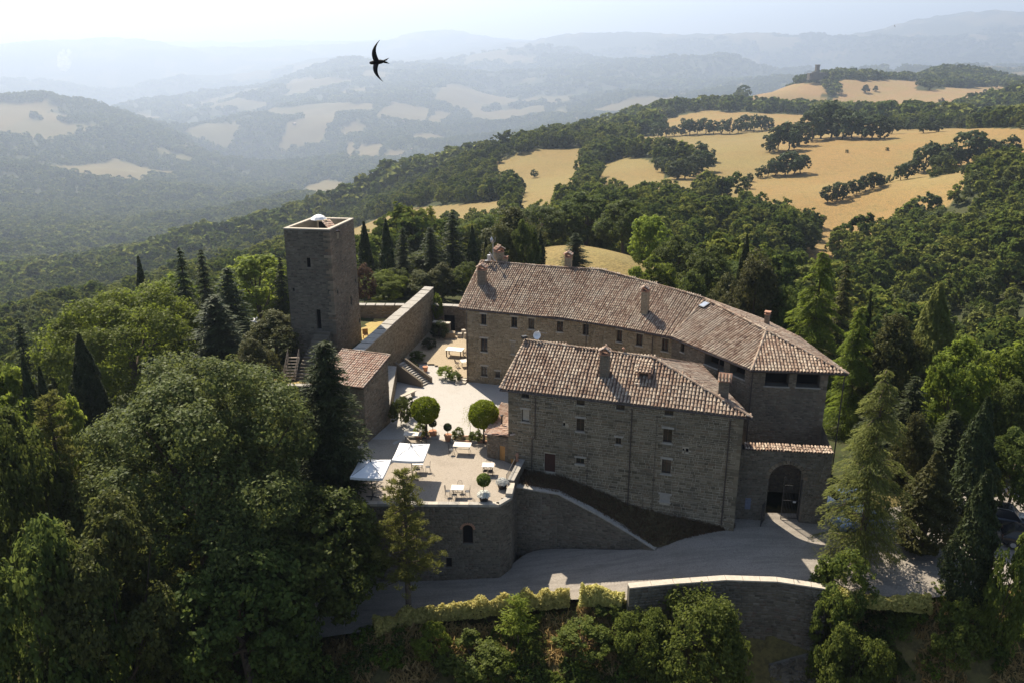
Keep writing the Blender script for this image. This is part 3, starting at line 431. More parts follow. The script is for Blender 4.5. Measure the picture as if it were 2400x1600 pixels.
(1, [(-1882.0, 3853.0), (-1862.0, 3904.0), (-1851.0, 3977.0), (-1862.0, 4102.0), (-1833.0, 4036.0), (-1811.0, 3984.0), (-1790.0, 3935.0), (-1808.0, 3884.0), (-1830.0, 3842.0), (-1855.0, 3811.0), (-1863.0, 3822.0), (-1871.0, 3835.0)]),
(2, [(-2858.0, 7266.0), (-2833.0, 7292.0), (-2806.0, 7315.0), (-2825.0, 7457.0), (-2756.0, 7287.0), (-2710.0, 7174.0), (-2695.0, 7146.0), (-2712.0, 7100.0), (-2732.0, 7065.0), (-2746.0, 7011.0), (-2774.0, 7073.0), (-2814.0, 7165.0)]),
(2, [(-2808.0, 8039.0), (-2734.0, 8112.0), (-2667.0, 8212.0), (-2597.0, 8310.0), (-2555.0, 8063.0), (-2569.0, 7999.0), (-2254.0, 6925.0), (-2522.0, 7559.0), (-2572.0, 7526.0), (-2624.0, 7502.0), (-2728.0, 7800.0), (-2800.0, 8011.0)]),
(2, [(-167.0, 6338.0), (-102.0, 6382.0), (-36.0, 6589.0), (33.0, 6622.0), (58.0, 6227.0), (83.0, 6072.0), (108.0, 5934.0), (30.0, 5935.0), (-47.0, 5846.0), (-124.0, 5825.0), (-138.0, 6016.0), (-151.0, 6122.0)]),
(2, [(240.0, 6144.0), (281.0, 6004.0), (326.0, 5963.0), (368.0, 5885.0), (378.0, 5565.0), (373.0, 5100.0), (390.0, 4968.0), (424.0, 4952.0), (457.0, 4935.0), (489.0, 4909.0), (425.0, 4967.0), (360.0, 5031.0), (301.0, 5245.0), (298.0, 5821.0), (269.0, 5966.0)]),
(1, [(-2.0, 8025.0), (67.0, 8015.0), (137.0, 8047.0), (205.0, 8023.0), (196.0, 7930.0), (188.0, 7882.0), (181.0, 7844.0), (128.0, 7918.0), (74.0, 7964.0), (19.0, 7977.0), (12.0, 7993.0), (5.0, 8009.0)]),
(2, [(-220.0, 10631.0), (-75.0, 10608.0), (69.0, 10412.0), (211.0, 10426.0), (236.0, 9953.0), (268.0, 9855.0), (298.0, 9744.0), (174.0, 9819.0), (49.0, 9897.0), (-78.0, 9820.0), (-124.0, 10123.0), (-172.0, 10443.0)]),
(2, [(957.0, 7908.0), (1005.0, 7912.0), (1055.0, 7930.0), (1104.0, 7940.0), (1080.0, 7911.0), (1052.0, 7852.0), (1017.0, 7734.0), (1004.0, 7846.0), (980.0, 7874.0)]),
(2, [(1606.0, 12333.0), (1721.0, 12328.0), (1819.0, 12205.0), (1917.0, 12102.0), (1893.0, 12070.0), (1869.0, 12043.0), (1843.0, 12001.0), (1776.0, 12103.0), (1702.0, 12165.0), (1619.0, 12166.0), (1615.0, 12223.0), (1612.0, 12291.0)]),
(2, [(3525.0, 11280.0), (3692.0, 11206.0), (3842.0, 11090.0), (3960.0, 10899.0), (3955.0, 10880.0), (3948.0, 10854.0), (3941.0, 10828.0), (3845.0, 10947.0), (3743.0, 11060.0), (3633.0, 11154.0), (3601.0, 11207.0), (3564.0, 11247.0)]),
(2, [(4461.0, 10529.0), (4513.0, 10525.0), (4560.0, 10511.0), (4588.0, 10456.0), (4573.0, 10438.0), (4556.0, 10415.0), (4539.0, 10392.0), (4511.0, 10410.0), (4479.0, 10418.0), (4451.0, 10436.0), (4450.0, 10455.0), (4459.0, 10500.0)]),
(2, [(4905.0, 10392.0), (4949.0, 10390.0), (4995.0, 10393.0), (5034.0, 10380.0), (5013.0, 10372.0), (4988.0, 10352.0), (4960.0, 10328.0), (4944.0, 10355.0), (4924.0, 10371.0)]),
(2, [(4105.0, 10365.0), (4130.0, 10316.0), (4155.0, 10268.0), (4177.0, 10212.0), (4198.0, 10127.0), (2437.0, 5803.0), (2319.0, 5451.0), (2303.0, 5458.0), (2285.0, 5461.0), (2297.0, 5535.0), (2423.0, 5928.0), (4129.0, 10263.0)])]
def in_poly(px, py, poly):
    poly = np.asarray(poly, float); n = len(poly)
    inside = np.zeros(len(px), bool)
    j = n - 1
    for i in range(n):
        xi, yi = poly[i]; xj, yj = poly[j]
        if yi != yj:
            cnd = ((yi > py) != (yj > py)) & (px < (xj - xi) * (py - yi) / (yj - yi) + xi)
            inside ^= cnd
        j = i
    return inside
def cover(x, y):
    """Field mask (0/1) and tone per point."""
    msk = np.zeros(len(x)); tone = np.zeros(len(x))
    wx = x + 0.010 * np.hypot(x, y) * (fbm(x / 40., y / 40., 5, 2) - 0.5); wy = y + 0.014 * np.hypot(x, y) * (fbm(x / 40., y / 40., 6, 2) - 0.5)
    for tn, poly in FIELDS:
        p = np.asarray(poly, float)
        bb = (wx > p[:, 0].min()) & (wx < p[:, 0].max()) & (wy > p[:, 1].min()) & (wy < p[:, 1].max())
        idx = np.nonzero(bb)[0]
        if len(idx) == 0: continue
        ins = in_poly(wx[idx], wy[idx], p)
        msk[idx[ins]] = 1; tone[idx[ins]] = tn
    r = np.hypot(x, y)
    # scattered farmland on the far hills
    cs = np.clip(r / 16., 130, 420)
    cx = np.floor((x + 60 * fbm(x / 300., y / 300., 31, 2)) / 260.); cy2 = np.floor((y + 90 * fbm(x / 300., y / 300., 32, 2)) / 360.)
    pick = _hash(cx.astype(np.int64), cy2.astype(np.int64), 77)
    land = fbm(x / 1500., y / 1500., 41, 2)
    far = (r > 3000) & (pick > 0.72) & (land > 0.44)
    m2 = far & (msk == 0)
    msk[m2] = 1; tone[m2] = np.where(pick[m2] > 0.87, 2, 1)
    return msk, tone
def open_land(x, y, z=None):
    """Fields, carried on towards the viewer's side where the crowns in front would screen them anyway."""
    msk, tone = cover(x, y); r = np.hypot(x, y)
    ii = np.nonzero((r > 180) & (r < 2300) & (np.abs(np.arctan2(x, y)) < .75) & (msk == 0))[0]
    if len(ii) == 0: return msk, tone
    xs = x[ii]; ys = y[ii]; rs_ = r[ii]; zs = base_height(xs, ys) if z is None else z[ii]
    reach = np.clip(13.0 * rs_ / np.maximum(32.5 - zs, 8), 4, 170) * np.where((np.arctan2(xs, ys) > .36) & (rs_ < 480), .15, 1.0)
    for f in (.15, .32, .5, .7, .9):
        k = 1 + reach * f / rs_; m2, t2 = cover(xs * k, ys * k); new = (m2 > 0) & (msk[ii] == 0); msk[ii[new]] = 1; tone[ii[new]] = t2[new]
    return msk, tone
def plateau(x, y, z):
    """The made ground under courtyard, buildings and road is cut below their own surfaces."""
    cut = in_poly(x, y, [(-13.3, 57.6), (-0.9, 57.5), (0.3, 61.5), (1.0, 63.9), (16.8, 59.2), (24, 60.2), (25, 65), (25, 73), (19.5, 84), (3, 93), (-3, 97.8), (-9.5, 98), (-12, 90), (-16, 72)])
    z = np.where(cut, np.minimum(z, -1.6) - 2.0, z)
    rd = in_poly(x, y, [(-16, 57.5), (-0.4, 57.6), (1.7, 59.2), (6, 59), (11, 58.4), (16.5, 59), (18.4, 61), (24.2, 60.6), (31, 61), (36, 64), (47, 67), (47, 55.6), (34, 52.3), (29, 50.9), (21.6, 51.3), (14.8, 52.3), (8, 51.9), (4.3, 53.2), (0, 53.1), (-9.6, 51.3), (-16, 50.2)])
    z = np.where(rd, np.minimum(z - 0.5, np.interp(x, [-16, -3, 2, 5, 8, 12, 16, 47], [-8, -7.3, -6.9, -6.3, -5.6, -4.9, -4.3, -4.5])), z)
    lo = in_poly(x, y, [(-16, 58.2), (-13.5, 58.4), (-0.4, 58.0), (0.9, 64.2), (17, 59.2), (13, 57.9), (9, 55.5), (0, 54.6), (-16, 52)])
    return np.where(lo, np.minimum(z, -7.6), z)
def make_terrain():
    az = np.concatenate([np.linspace(-180, -60, 13)[:-1], np.linspace(-60, -36, 25)[:-1], np.linspace(-36, 36, 640)[:-1], np.linspace(36, 60, 25)[:-1], np.linspace(60, 180, 13)])
    rr = np.concatenate([[6, 14, 24], np.exp(np.linspace(math.log(32), math.log(130), 170))[:-1], np.exp(np.linspace(math.log(130), math.log(22500), 460))])
    A, Rr = np.meshgrid(np.radians(az), rr)
    x = (Rr * np.sin(A)).ravel(); y = (Rr * np.cos(A)).ravel()
    z = height(x, y); z = plateau(x, y, z)
    na = len(az); nr = len(rr)
    i = np.arange(nr - 1)[:, None] * na + np.arange(na - 1)[None, :]
    i = i.ravel()
    Fq = np.stack([i, i + 1, i + na + 1, i + na], 1)
    me = np_mesh('terrain', np.stack([x, y, z], 1), Fq)
    msk, tone = open_land(x, y, z)
    rr_ = np.hypot(x, y); msk *= np.clip(1.25 - rr_ / 6000., 0.45, 1.0); bank = (rr_ < 95) & (y < 66); msk[bank] = 0.35 + 0.3 * fbm(x[bank] / 3., y[bank] / 3., 12, 3); tone[bank] = 1
    at = me.color_attributes.new('cover', 'FLOAT_COLOR', 'POINT')
    buf = np.zeros((len(x), 4), np.float32); buf[:, 0] = msk; buf[:, 1] = tone / 3.0; buf[:, 3] = 1
    at.data.foreach_set('color', buf.ravel())
    me.polygons.foreach_set('use_smooth', np.ones(len(me.polygons), bool))
    t = NT('terrain')
    a = t.n('Attribute', attribute_name='cover'); sp = t.n('SeparateColor'); t.l(a.outputs['Color'], sp.inputs[0])
    P = t.pos()
    n1 = t.noise(0.02, 6, 0.6, vec=P); n2 = t.noise(0.35, 5, 0.6, vec=P)
    wood = t.mix(n2, (0.022, 0.032, 0.012), (0.055, 0.066, 0.024)); 
    wood = t.mix(t.ramp(n1, [(0.45, (0, 0, 0)), (0.7, (0.5, 0.5, 0.5))]), wood, (0.09, 0.085, 0.035))
    dry = t.mix(n2, (0.30, 0.20, 0.085), (0.46, 0.32, 0.15))
    fld = t.ramp(sp.outputs[1], [(0.0, (0.17, 0.165, 0.040)), (0.333, (0.21, 0.155, 0.055)), (0.667, (0.285, 0.175, 0.060)), (1.0, (0.35, 0.215, 0.115))])
    mp = t.n('Mapping'); t.l(P, mp.inputs[0]); mp.inputs['Scale'].default_value = (0.9, 0.12, 0.0); mp.inputs['Rotation'].default_value = (0, 0, 1.1)
    st = t.noise(0.35, 4, 0.6, vec=mp.outputs[0])
    wv = t.n('TexWave', wave_type='BANDS', bands_direction='X'); t.l(mp.outputs[0], wv.inputs[0]); wv.inputs['Scale'].default_value = 0.45; wv.inputs['Distortion'].default_value = 6.0; wv.inputs['Detail'].default_value = 3
    fld = t.mix(t.math('MULTIPLY', wv.outputs['Fac'], 0.28), fld, (0.20, 0.145, 0.07))
    fld = t.mix(t.math('MULTIPLY', st, 0.55), fld, (0.36, 0.235, 0.095))
    fld = t.mix(t.ramp(n2, [(0.5, (0, 0, 0)), (0.72, (0.55, 0.55, 0.55))]), fld, (0.15, 0.13, 0.05))
    fld = t.mix(t.ramp(n1, [(0.42, (0, 0, 0)), (0.62, (0.45, 0.45, 0.45))]), fld, (0.25, 0.21, 0.08))
    n3 = t.noise(2.2, 5, 0.7, vec=P)
    base = t.mix(sp.outputs[0], wood, fld)
    base = t.mix(t.ramp(n3, [(0.42, (0, 0, 0)), (0.62, (0.6, 0.6, 0.6))]), base, (0.05, 0.04, 0.022))
    m = t.bsdf(base, 0.95, 0.08, bump=n2, bstr=0.6, bdist=0.4)
    o = link('terrain', me, None, m); o['kind'] = 'structure'
    return o
terrain = make_terrain()
# ---------------------------------------------------------------- made ground
def m_gravel(name, c1, c2, sc=14.0, stain=(0.2, 0.17, 0.13), streak=0.0):
    t = NT(name); P = t.pos(); n = t.noise(sc, 4, 0.7, vec=P); b = t.noise(0.45, 4, 0.6, vec=P)
    c = t.mix(t.ramp(n, [(0.35, (0, 0, 0)), (0.65, (1, 1, 1))]), c1, c2)
    c = t.mix(t.ramp(b, [(0.5, (0, 0, 0)), (0.75, (0.45, 0.45, 0.45))]), c, stain)
    if streak:
        mp = t.n('Mapping'); t.l(P, mp.inputs[0]); mp.inputs['Scale'].default_value = (0.18, 1.6, 0.3); mp.inputs['Rotation'].default_value = (0, 0, -0.12)
        c = t.mix(t.math('MULTIPLY', t.ramp(t.noise(1.3, 4, 0.65, vec=mp.outputs[0]), [(0.45, (0, 0, 0)), (0.62, (1, 1, 1))]), streak), c, tuple(q * .5 for q in c1))
    sp = t.noise(2.6, 5, 0.75, vec=P); c = t.mix(t.ramp(sp, [(0.56, (0, 0, 0)), (0.72, (0.5, 0.5, 0.5))]), c, tuple(q * .55 for q in c1))
    return t.bsdf(c, 0.95, 0.1, bump=n, bstr=0.6, bdist=0.03)
M['gravel'] = m_gravel('gravel', (0.33, 0.30, 0.265), (0.47, 0.435, 0.385), stain=(0.34, 0.29, 0.24))
M['terrace'] = m_gravel('terrace', (0.27, 0.225, 0.175), (0.37, 0.315, 0.25), 9.0, stain=(0.20, 0.165, 0.125))
M['road'] = m_gravel('road', (0.22, 0.19, 0.155), (0.33, 0.29, 0.245), 11.0, stain=(0.18, 0.15, 0.12), streak=0.3)
M['lawn'] = m_gravel('lawn', (0.30, 0.215, 0.08), (0.42, 0.31, 0.125), 7.0, stain=(0.26, 0.27, 0.07))
M['grass_dark'] = m_gravel('grass_dark', (0.05, 0.042, 0.022), (0.13, 0.10, 0.05), 6.0, stain=(0.09, 0.065, 0.035))
M['paving'] = m_gravel('paving', (0.28, 0.22, 0.145), (0.40, 0.32, 0.22), 6.0, stain=(0.28, 0.22, 0.15))
def sheet(name, poly, z, mat, step=0.8, amp=0.012, zf=None):
    p = np.asarray(poly, float)
    xs = np.arange(p[:, 0].min(), p[:, 0].max() + step, step); ys = np.arange(p[:, 1].min(), p[:, 1].max() + step, step)
    X, Y = np.meshgrid(xs, ys); nx = len(xs); ny = len(ys)
    cx = (X[:-1, :-1] + step / 2).ravel(); cyy = (Y[:-1, :-1] + step / 2).ravel()
    ins = in_poly(cx, cyy, poly)
    i = (np.arange(ny - 1)[:, None] * nx + np.arange(nx - 1)[None, :]).ravel()[ins]
    Z = np.full(X.size, z) if zf is None else zf(X.ravel(), Y.ravel())
    Z = Z + amp * (fbm(X.ravel() * 1.3, Y.ravel() * 1.3, 8, 3) - 0.5)
    me = np_mesh(name, np.stack([X.ravel(), Y.ravel(), Z], 1), np.stack([i, i + 1, i + nx + 1, i + nx], 1))
    o = link(name, me, None, mat); o['kind'] = 'structure'; return o
sheet('courtyard', [(-13, 66.4), (2.0, 66.4), (19, 64), (25, 66), (25, 74), (19, 84), (3, 92), (-4, 98), (-10, 98.5), (-14, 80)], 0.0, M['gravel'], 0.5, 0.05)
sheet('terrace', [(-13.4, 57.5), (-0.9, 57.5), (-0.2, 60.1), (0.9, 64.2), (0.5, 68.5), (-13.2, 68.5)], 0.012, M['terrace'], 0.3, 0.006)
sheet('upper_court', [(-8.0, 86.6), (-4.6, 82.4), (-3.2, 86.5), (-3.0, 97.3), (-10.2, 97.3), (-11.8, 88.0)], 0.16, M['paving'], 0.4, 0.03)
sheet('upper_lawn', [(-22.5, 91), (-16.4, 89.8), (-13.9, 81.5), (-12.5, 88), (-10.4, 98.2), (-24, 98.6)], 1.5, M['lawn'], 0.5, 0.15)
sheet('lower_lawn', [(-25, 79.6), (-19.5, 79.3), (-18.4, 84.9), (-23, 85.6), (-26, 84)], 0.62, M['lawn'], 0.4, 0.15)
def ribbon(name, A, B, mat, n=90, m=12, amp=0.04):
    def samp(P):
        P = np.asarray(P, float); d = np.r_[0, np.cumsum(np.linalg.norm(np.diff(P, axis=0), axis=1))]; d /= d[-1]
        u = np.linspace(0, 1, n); Q = np.stack([np.interp(u, d, P[:, k]) for k in range(3)], 1)
        for _ in range(3): Q[1:-1] = 0.25 * Q[:-2] + 0.5 * Q[1:-1] + 0.25 * Q[2:]
        return Q
    a = samp(A); b = samp(B); w = np.linspace(0, 1, m)[None, :, None]
    V = (a[:, None, :] * (1 - w) + b[:, None, :] * w).reshape(-1, 3)
    V[:, 2] += amp * (fbm(V[:, 0], V[:, 1], 4, 3) - 0.5)
    i = (np.arange(n - 1)[:, None] * m + np.arange(m - 1)[None, :]).ravel()
    me = np_mesh(name, V, np.stack([i, i + m, i + m + 1, i + 1], 1))
    me.polygons.foreach_set('use_smooth', np.ones(len(me.polygons), bool))
    o = link(name, me, None, mat); o['kind'] = 'structure'; return o
ribbon('road', [(-17, 57.6, -6.8), (-6, 57.7, -6.5), (-0.4, 58.2, -6.2), (1.2, 60.6, -5.9), (4, 60.4, -5.6), (7, 59.4, -5.1), (9.6, 58.6, -4.6), (11.2, 58.1, -4.25), (13, 58.8, -3.7), (16.5, 59.6, -3.1), (18.4, 61.4, -2.95), (24.0, 61.2, -2.98), (26.5, 62.0, -3.2), (31, 63, -3.5), (36, 65, -3.6), (47, 69, -3.8)],
       [(-17, 50.2, -6.9), (-9.6, 51.4, -6.5), (-3, 53.0, -6.15), (1.5, 53.4, -5.75), (4.3, 53.4, -5.35), (7.9, 52.0, -4.55), (11, 52.0, -4.05), (14.8, 52.4, -3.8), (18.3, 52.2, -3.65), (21.6, 51.4, -3.6), (25, 51.2, -3.6), (29, 51.0, -3.65), (34, 52.5, -3.7), (47, 56, -3.9)], M['road'])
ribbon('grass_bank', [(0.2, 61.3, -0.45), (2.33, 60.75, -0.7), (3.57, 60.9, -1.0), (6.4, 60.0, -2.3), (9.16, 59.15, -3.5), (10.91, 58.1, -4.2), (13, 58.6, -3.85), (17.2, 59.2, -3.1)],
       [(0.4, 64.0, -0.4), (2.7, 63.3, -0.5), (4.2, 62.9, -0.6), (6.8, 62.1, -1.3), (9.5, 61.3, -2.2), (12, 60.6, -2.5), (14.5, 59.9, -2.65), (17.2, 59.1, -2.75)], M['grass_dark'], 60, 8, 0.15)
M['notice'] = m_plain('notice', (0.14, 0.15, 0.20), 0.5, 0.3, var=0.5, scale=9)
# ---------------------------------------------------------------- masonry
def stones_mesh(name, p0, p1, zb, zt, holes, hr=(0.10, 0.19), lr=(0.16, 0.42), proud=0.022, gap=0.020, seed=1, off=0.0, batter=0.0, arcs=()):
    """Rubble courses on the wall face p0->p1 (outside to the right of that direction)."""
    rng = random.Random(seed)
    e = Vector((p1[0] - p0[0], p1[1] - p0[1], 0)); L = e.length; e.normalize(); n = Vector((e.y, -e.x, 0))
    lo = min(zb); hi = max(zt); V = []; Fc = []
    zbf = lambda s: zb[0] + (zb[1] - zb[0]) * s / L
    ztf = lambda s: zt[0] + (zt[1] - zt[0]) * s / L
    H = hi - lo
    z = lo
    while z < hi - 0.04:
        h = rng.uniform(*hr); s = -rng.uniform(0, 0.1)
        if z + h > hi: h = hi - z
        while s < L:
            l = rng.uniform(*lr); s0 = max(s, 0) + gap / 2; s1 = min(s + l, L) - gap / 2; s += l
            if s1 - s0 < 0.05: continue
            sm = (s0 + s1) / 2
            if z < zbf(sm) - 0.05 or z + h * 0.8 > ztf(sm): continue
            bad = False
            for (a, b, c, d) in holes:
                if s1 > a - 0.01 and s0 < b + 0.01 and z + h > c - 0.01 and z < d + 0.01:
                    # trim instead of dropping where it only overlaps sideways
                    if s0 < a - 0.08: s1 = a - gap / 2
                    elif s1 > b + 0.08: s0 = b + gap / 2
                    else: bad = True
            if bad or s1 - s0 < 0.05: continue
            for (ac, az_, ar) in arcs:
                if math.hypot(sm - ac, z + h / 2 - az_) < ar and z + h / 2 > az_ - 0.1: bad = True
            if bad: continue
            z0 = z + gap / 2; z1 = z + h - gap / 2
            j = lambda k: rng.uniform(-k, k)
            pr = off + proud * rng.uniform(0.4, 1.5)
            base = len(V)
            q = ((s0 + j(.008), z0 + j(.01)), (s1 + j(.008), z0 + j(.01)), (s1 + j(.008), z1 + j(.01)), (s0 + j(.008), z1 + j(.01)))
            for d_, ins in ((off - 0.01, 0.0), (pr, 0.012)):
                for k, (a, b) in enumerate(q):
                    a2 = a + (ins if k in (0, 3) else -ins); b2 = b + (ins if k in (0, 1) else -ins)
                    bt = batter * (hi - b2)
                    w = Vector((p0[0], p0[1], 0)) + e * a2 + n * (d_ + bt)
                    V.append((w.x, w.y, b2))
            for f in ((4, 5, 6, 7), (0, 1, 5, 4), (1, 2, 6, 5), (2, 3, 7, 6), (3, 0, 4, 7)): Fc.append([base + i for i in f])
        z += h
    return np_mesh(name, np.array(V), np.array(Fc))
def wall(parent, p0, p1, zb, zt, holes=(), depth=0.28, face='mortar_light', stone='stone_grey', hr=(0.10, 0.19), lr=(0.16, 0.42), seed=1, batter=0.0, stones=True, thick=0.0, name='wall', arcs=()):
    """One face of masonry with real openings; holes are (s0, s1, z0, z1)."""
    zb = zb if hasattr(zb, '__len__') else (zb, zb); zt = zt if hasattr(zt, '__len__') else (zt, zt)
    e = Vector((p1[0] - p0[0], p1[1] - p0[1], 0)); L = e.length; e.normalize(); n = Vector((e.y, -e.x, 0))
    P = lambda s, z, d=0.0: Vector((p0[0], p0[1], 0)) + e * s + n * (d + batter * (max(zt) - z)) + Vector((0, 0, z))
    m = MB()
    if holes:
        ss = sorted({0.0, L, *[h[0] for h in holes], *[h[1] for h in holes]}); zz = sorted({zb[0], zt[0], *[h[2] for h in holes], *[h[3] for h in holes]})
        for a, b in zip(ss, ss[1:]):
            for c, d in zip(zz, zz[1:]):
                sm, zm = (a + b) / 2, (c + d) / 2
                if any(h[0] < sm < h[1] and h[2] < zm < h[3] for h in holes): continue
                m.quad(P(a, c), P(b, c), P(b, d), P(a, d))
        for (a, b, c, d) in holes:
            for q in (((a, c), (a, d)), ((a, d), (b, d)), ((b, d), (b, c)), ((b, c), (a, c))):
                m.quad(P(*q[0]), P(*q[1]), P(*q[1], -depth), P(*q[0], -depth))
    else:
        m.quad(P(0, zb[0]), P(L, zb[1]), P(L, zt[1]), P(0, zt[0]))
    if thick:
        m.quad(P(0, zt[0]), P(L, zt[1]), P(L, zt[1], -thick), P(0, zt[0], -thick))
        m.quad(P(L, zb[1], -thick), P(0, zb[0], -thick), P(0, zt[0], -thick), P(L, zt[1], -thick))
        m.quad(P(0, zb[0]), P(0, zt[0]), P(0, zt[0], -thick), P(0, zb[0], -thick)); m.quad(P(L, zb[1], -thick), P(L, zt[1], -thick), P(L, zt[1]), P(L, zb[1]))
    w = m.build(name, M[face], parent)
    if stones:
        me = stones_mesh('stones', p0, p1, zb, zt, holes, hr, lr, seed=seed, batter=batter, arcs=arcs)
        s = link('stones', me, w, M[stone]); s['kind'] = 'stuff'; s.location = (0, 0, 0)
    return w
def window(parent, p0, p1, hole, depth=0.24, kind='casement', sill=True, frame='wood_dark', pane='glass', name='window'):
    a, b, c, d = hole
    e = Vector((p1[0] - p0[0], p1[1] - p0[1], 0)).normalized(); n = Vector((e.y, -e.x, 0))
    P = lambda s, z, dd: Vector((p0[0], p0[1], 0)) + e * s + n * dd + Vector((0, 0, z))
    f = MB(); t = min(0.055, (b - a) * 0.12)
    def rect(s0, s1, z0, z1, d0, d1, mb):
        mb.quad(P(s0, z0, d1), P(s1, z0, d1), P(s1, z1, d1), P(s0, z1, d1))
        mb.quad(P(s0, z1, d0), P(s0, z1, d1), P(s1, z1, d1), P(s1, z1, d0)); mb.quad(P(s0, z0, d1), P(s0, z0, d0), P(s1, z0, d0), P(s1, z0, d1))
        mb.quad(P(s0, z0, d0), P(s0, z0, d1), P(s0, z1, d1), P(s0, z1, d0)); mb.quad(P(s1, z0, d1), P(s1, z0, d0), P(s1, z1, d0), P(s1, z1, d1))
    d1 = -depth + 0.05; d0 = -depth
    rect(a, a + t, c, d, d0, d1, f); rect(b - t, b, c, d, d0, d1, f); rect(a + t, b - t, c, c + t, d0, d1, f); rect(a + t, b - t, d - t, d, d0, d1, f)
    if kind == 'casement': rect((a + b) / 2 - t / 2, (a + b) / 2 + t / 2, c + t, d - t, d0, d1 + 0.004, f)
    if kind == 'casement' and d - c > 0.9: rect(a + t, b - t, c + (d - c) * 0.62, c + (d - c) * 0.62 + t * 0.7, d0, d1 - 0.004, f)
    if kind == 'planks':
        k = max(3, int((b - a) / 0.16))
        for i in range(k): rect(a + t + (b - a - 2 * t) * i / k + 0.006, a + t + (b - a - 2 * t) * (i + 1) / k - 0.006, c + t, d - t, d0, d1 - 0.01 - 0.006 * (i % 2), f)
    w = f.build(name, M[frame], parent)
    g = MB(); g.quad(P(a - 0.01, c - 0.01, -depth + 0.012), P(b + 0.01, c - 0.01, -depth + 0.012), P(b + 0.01, d + 0.01, -depth + 0.012), P(a - 0.01, d + 0.01, -depth + 0.012))
    me = g.mesh('pane'); o = link('pane', me, w, M[pane]); o.location = (0, 0, 0)
    if sill:
        s = MB(); rect(a - 0.09, b + 0.09, c - 0.11, c - 0.002, -depth * 0.6, 0.055, s); o = link('sill', s.mesh('sill'), w, M['cap_grey']); o.location = (0, 0, 0)
        s = MB(); rect(a - 0.12, b + 0.12, d + 0.002, d + 0.17, -0.02, 0.034, s); o = link('lintel', s.mesh('lintel'), w, M['cap_grey']); o.location = (0, 0, 0)
    return w
# ---------------------------------------------------------------- roofs
def tile_shape(w, l, seg=4):
    """A barrel tile: along +Y up the slope, wider at its lower end, 10 verts."""
    V = []
    for y, k, lift in ((0.0, 1.0, 0.035), (l * 1.12, 0.82, 0.0)):
        for i in range(seg + 1):
            a = math.pi * i / seg; V.append((-math.cos(a) * w / 2 * k, y, math.sin(a) * w * 0.46 * k + lift))
    Fc = [[i, i + 1, seg + 2 + i, seg + 1 + i] for i in range(seg)]
    return np.array(V), Fc
def tri_height(tris, x, y):
    for (a, b, c) in tris:
        d = (b[1] - c[1]) * (a[0] - c[0]) + (c[0] - b[0]) * (a[1] - c[1])
        if abs(d) < 1e-9: continue
        u = ((b[1] - c[1]) * (x - c[0]) + (c[0] - b[0]) * (y - c[1])) / d; v = ((c[1] - a[1]) * (x - c[0]) + (a[0] - c[0]) * (y - c[1])) / d
        w = 1 - u - v
        if u >= -1e-4 and v >= -1e-4 and w >= -1e-4: return u * a[2] + v * b[2] + w * c[2]
    return None
def lay_tiles(tris, eave, spacing, expo, seed=1, jit=1.0, blocked=()):
    """Tile matrices: columns start on the eave polyline and run up-slope."""
    rng = random.Random(seed); out = []
    E = [Vector(p) for p in eave]; lens = [(E[i + 1] - E[i]).length for i in range(len(E) - 1)]; L = sum(lens)
    dirs = []
    for i in range(len(E) - 1):
        d = (E[i + 1] - E[i]).normalized(); dirs.append(Vector((-d.y, d.x, 0)).normalized())
    ncol = int(L / spacing) + 1
    ext = 40
    for c in range(-ext, ncol + ext):
        s = (c + 0.5) * spacing
        if s < 0: base = E[0] + (E[1] - E[0]).normalized() * s; dr = dirs[0]
        elif s > L: base = E[-1] + (E[-1] - E[-2]).normalized() * (s - L); dr = dirs[-1]
        else:
            k = 0; r = s
            while k < len(lens) - 1 and r > lens[k]: r -= lens[k]; k += 1
            base = E[k].lerp(E[k + 1], r / lens[k]); f = s / L * (len(dirs) - 1) if len(dirs) > 1 else 0
            i0 = int(min(f, len(dirs) - 1)); i1 = min(i0 + 1, len(dirs) - 1)
            dr = dirs[i0].lerp(dirs[i1], f - i0).normalized()
        side = Vector((dr.y, -dr.x, 0)); wob = rng.uniform(-0.02, 0.02) * jit
        t = 0.0; row = 0
        while t < 16:
            q = base + dr * t
            z0 = tri_height(tris, q.x, q.y)
            if z0 is None:
                if out and row and t > 12: break
                t += expo * 0.94; row += 1
                if t > 15: break
                continue
            q2 = q + dr * 0.25; z1 = tri_height(tris, q2.x, q2.y); 
            if z1 is None:
                q2 = q - dr * 0.25; zz = tri_height(tris, q2.x, q2.y); sl = (z0 - zz) / 0.25 if zz is not None else 0.4
            else: sl = (z1 - z0) / 0.25
            blk = False
            for (bx, by, br) in blocked:
                if (q.x - bx) ** 2 + (q.y - by) ** 2 < br * br: blk = True
            if not blk:
                up = (dr + Vector((0, 0, sl))).normalized(); x = side; zN = x.cross(up).normalized()
                ang = rng.uniform(-0.05, 0.05) * jit
                x2 = (x * math.cos(ang) + up * math.sin(ang)); u2 = zN.cross(x2)
                pos = Vector((q.x, q.y, z0)) + side * (wob + rng.uniform(-0.012, 0.012) * jit) + zN * (0.025 + rng.uniform(-0.010, 0.016) * jit) + Vector((0, 0, 0.07 * float(vnoise(np.array([q.x * .45]), np.array([q.y * .45]), 3)[0] - .6)))
                sc = rng.uniform(0.94, 1.06)
                mt = Matrix(((x2.x * sc, u2.x, zN.x * sc, pos.x), (x2.y * sc, u2.y, zN.y * sc, pos.y), (x2.z * sc, u2.z, zN.z * sc, pos.z), (0, 0, 0, 1)))
                out.append(mt)
            cosl = 1.0 / math.sqrt(1 + sl * sl); t += expo * cosl; row += 1
    return out
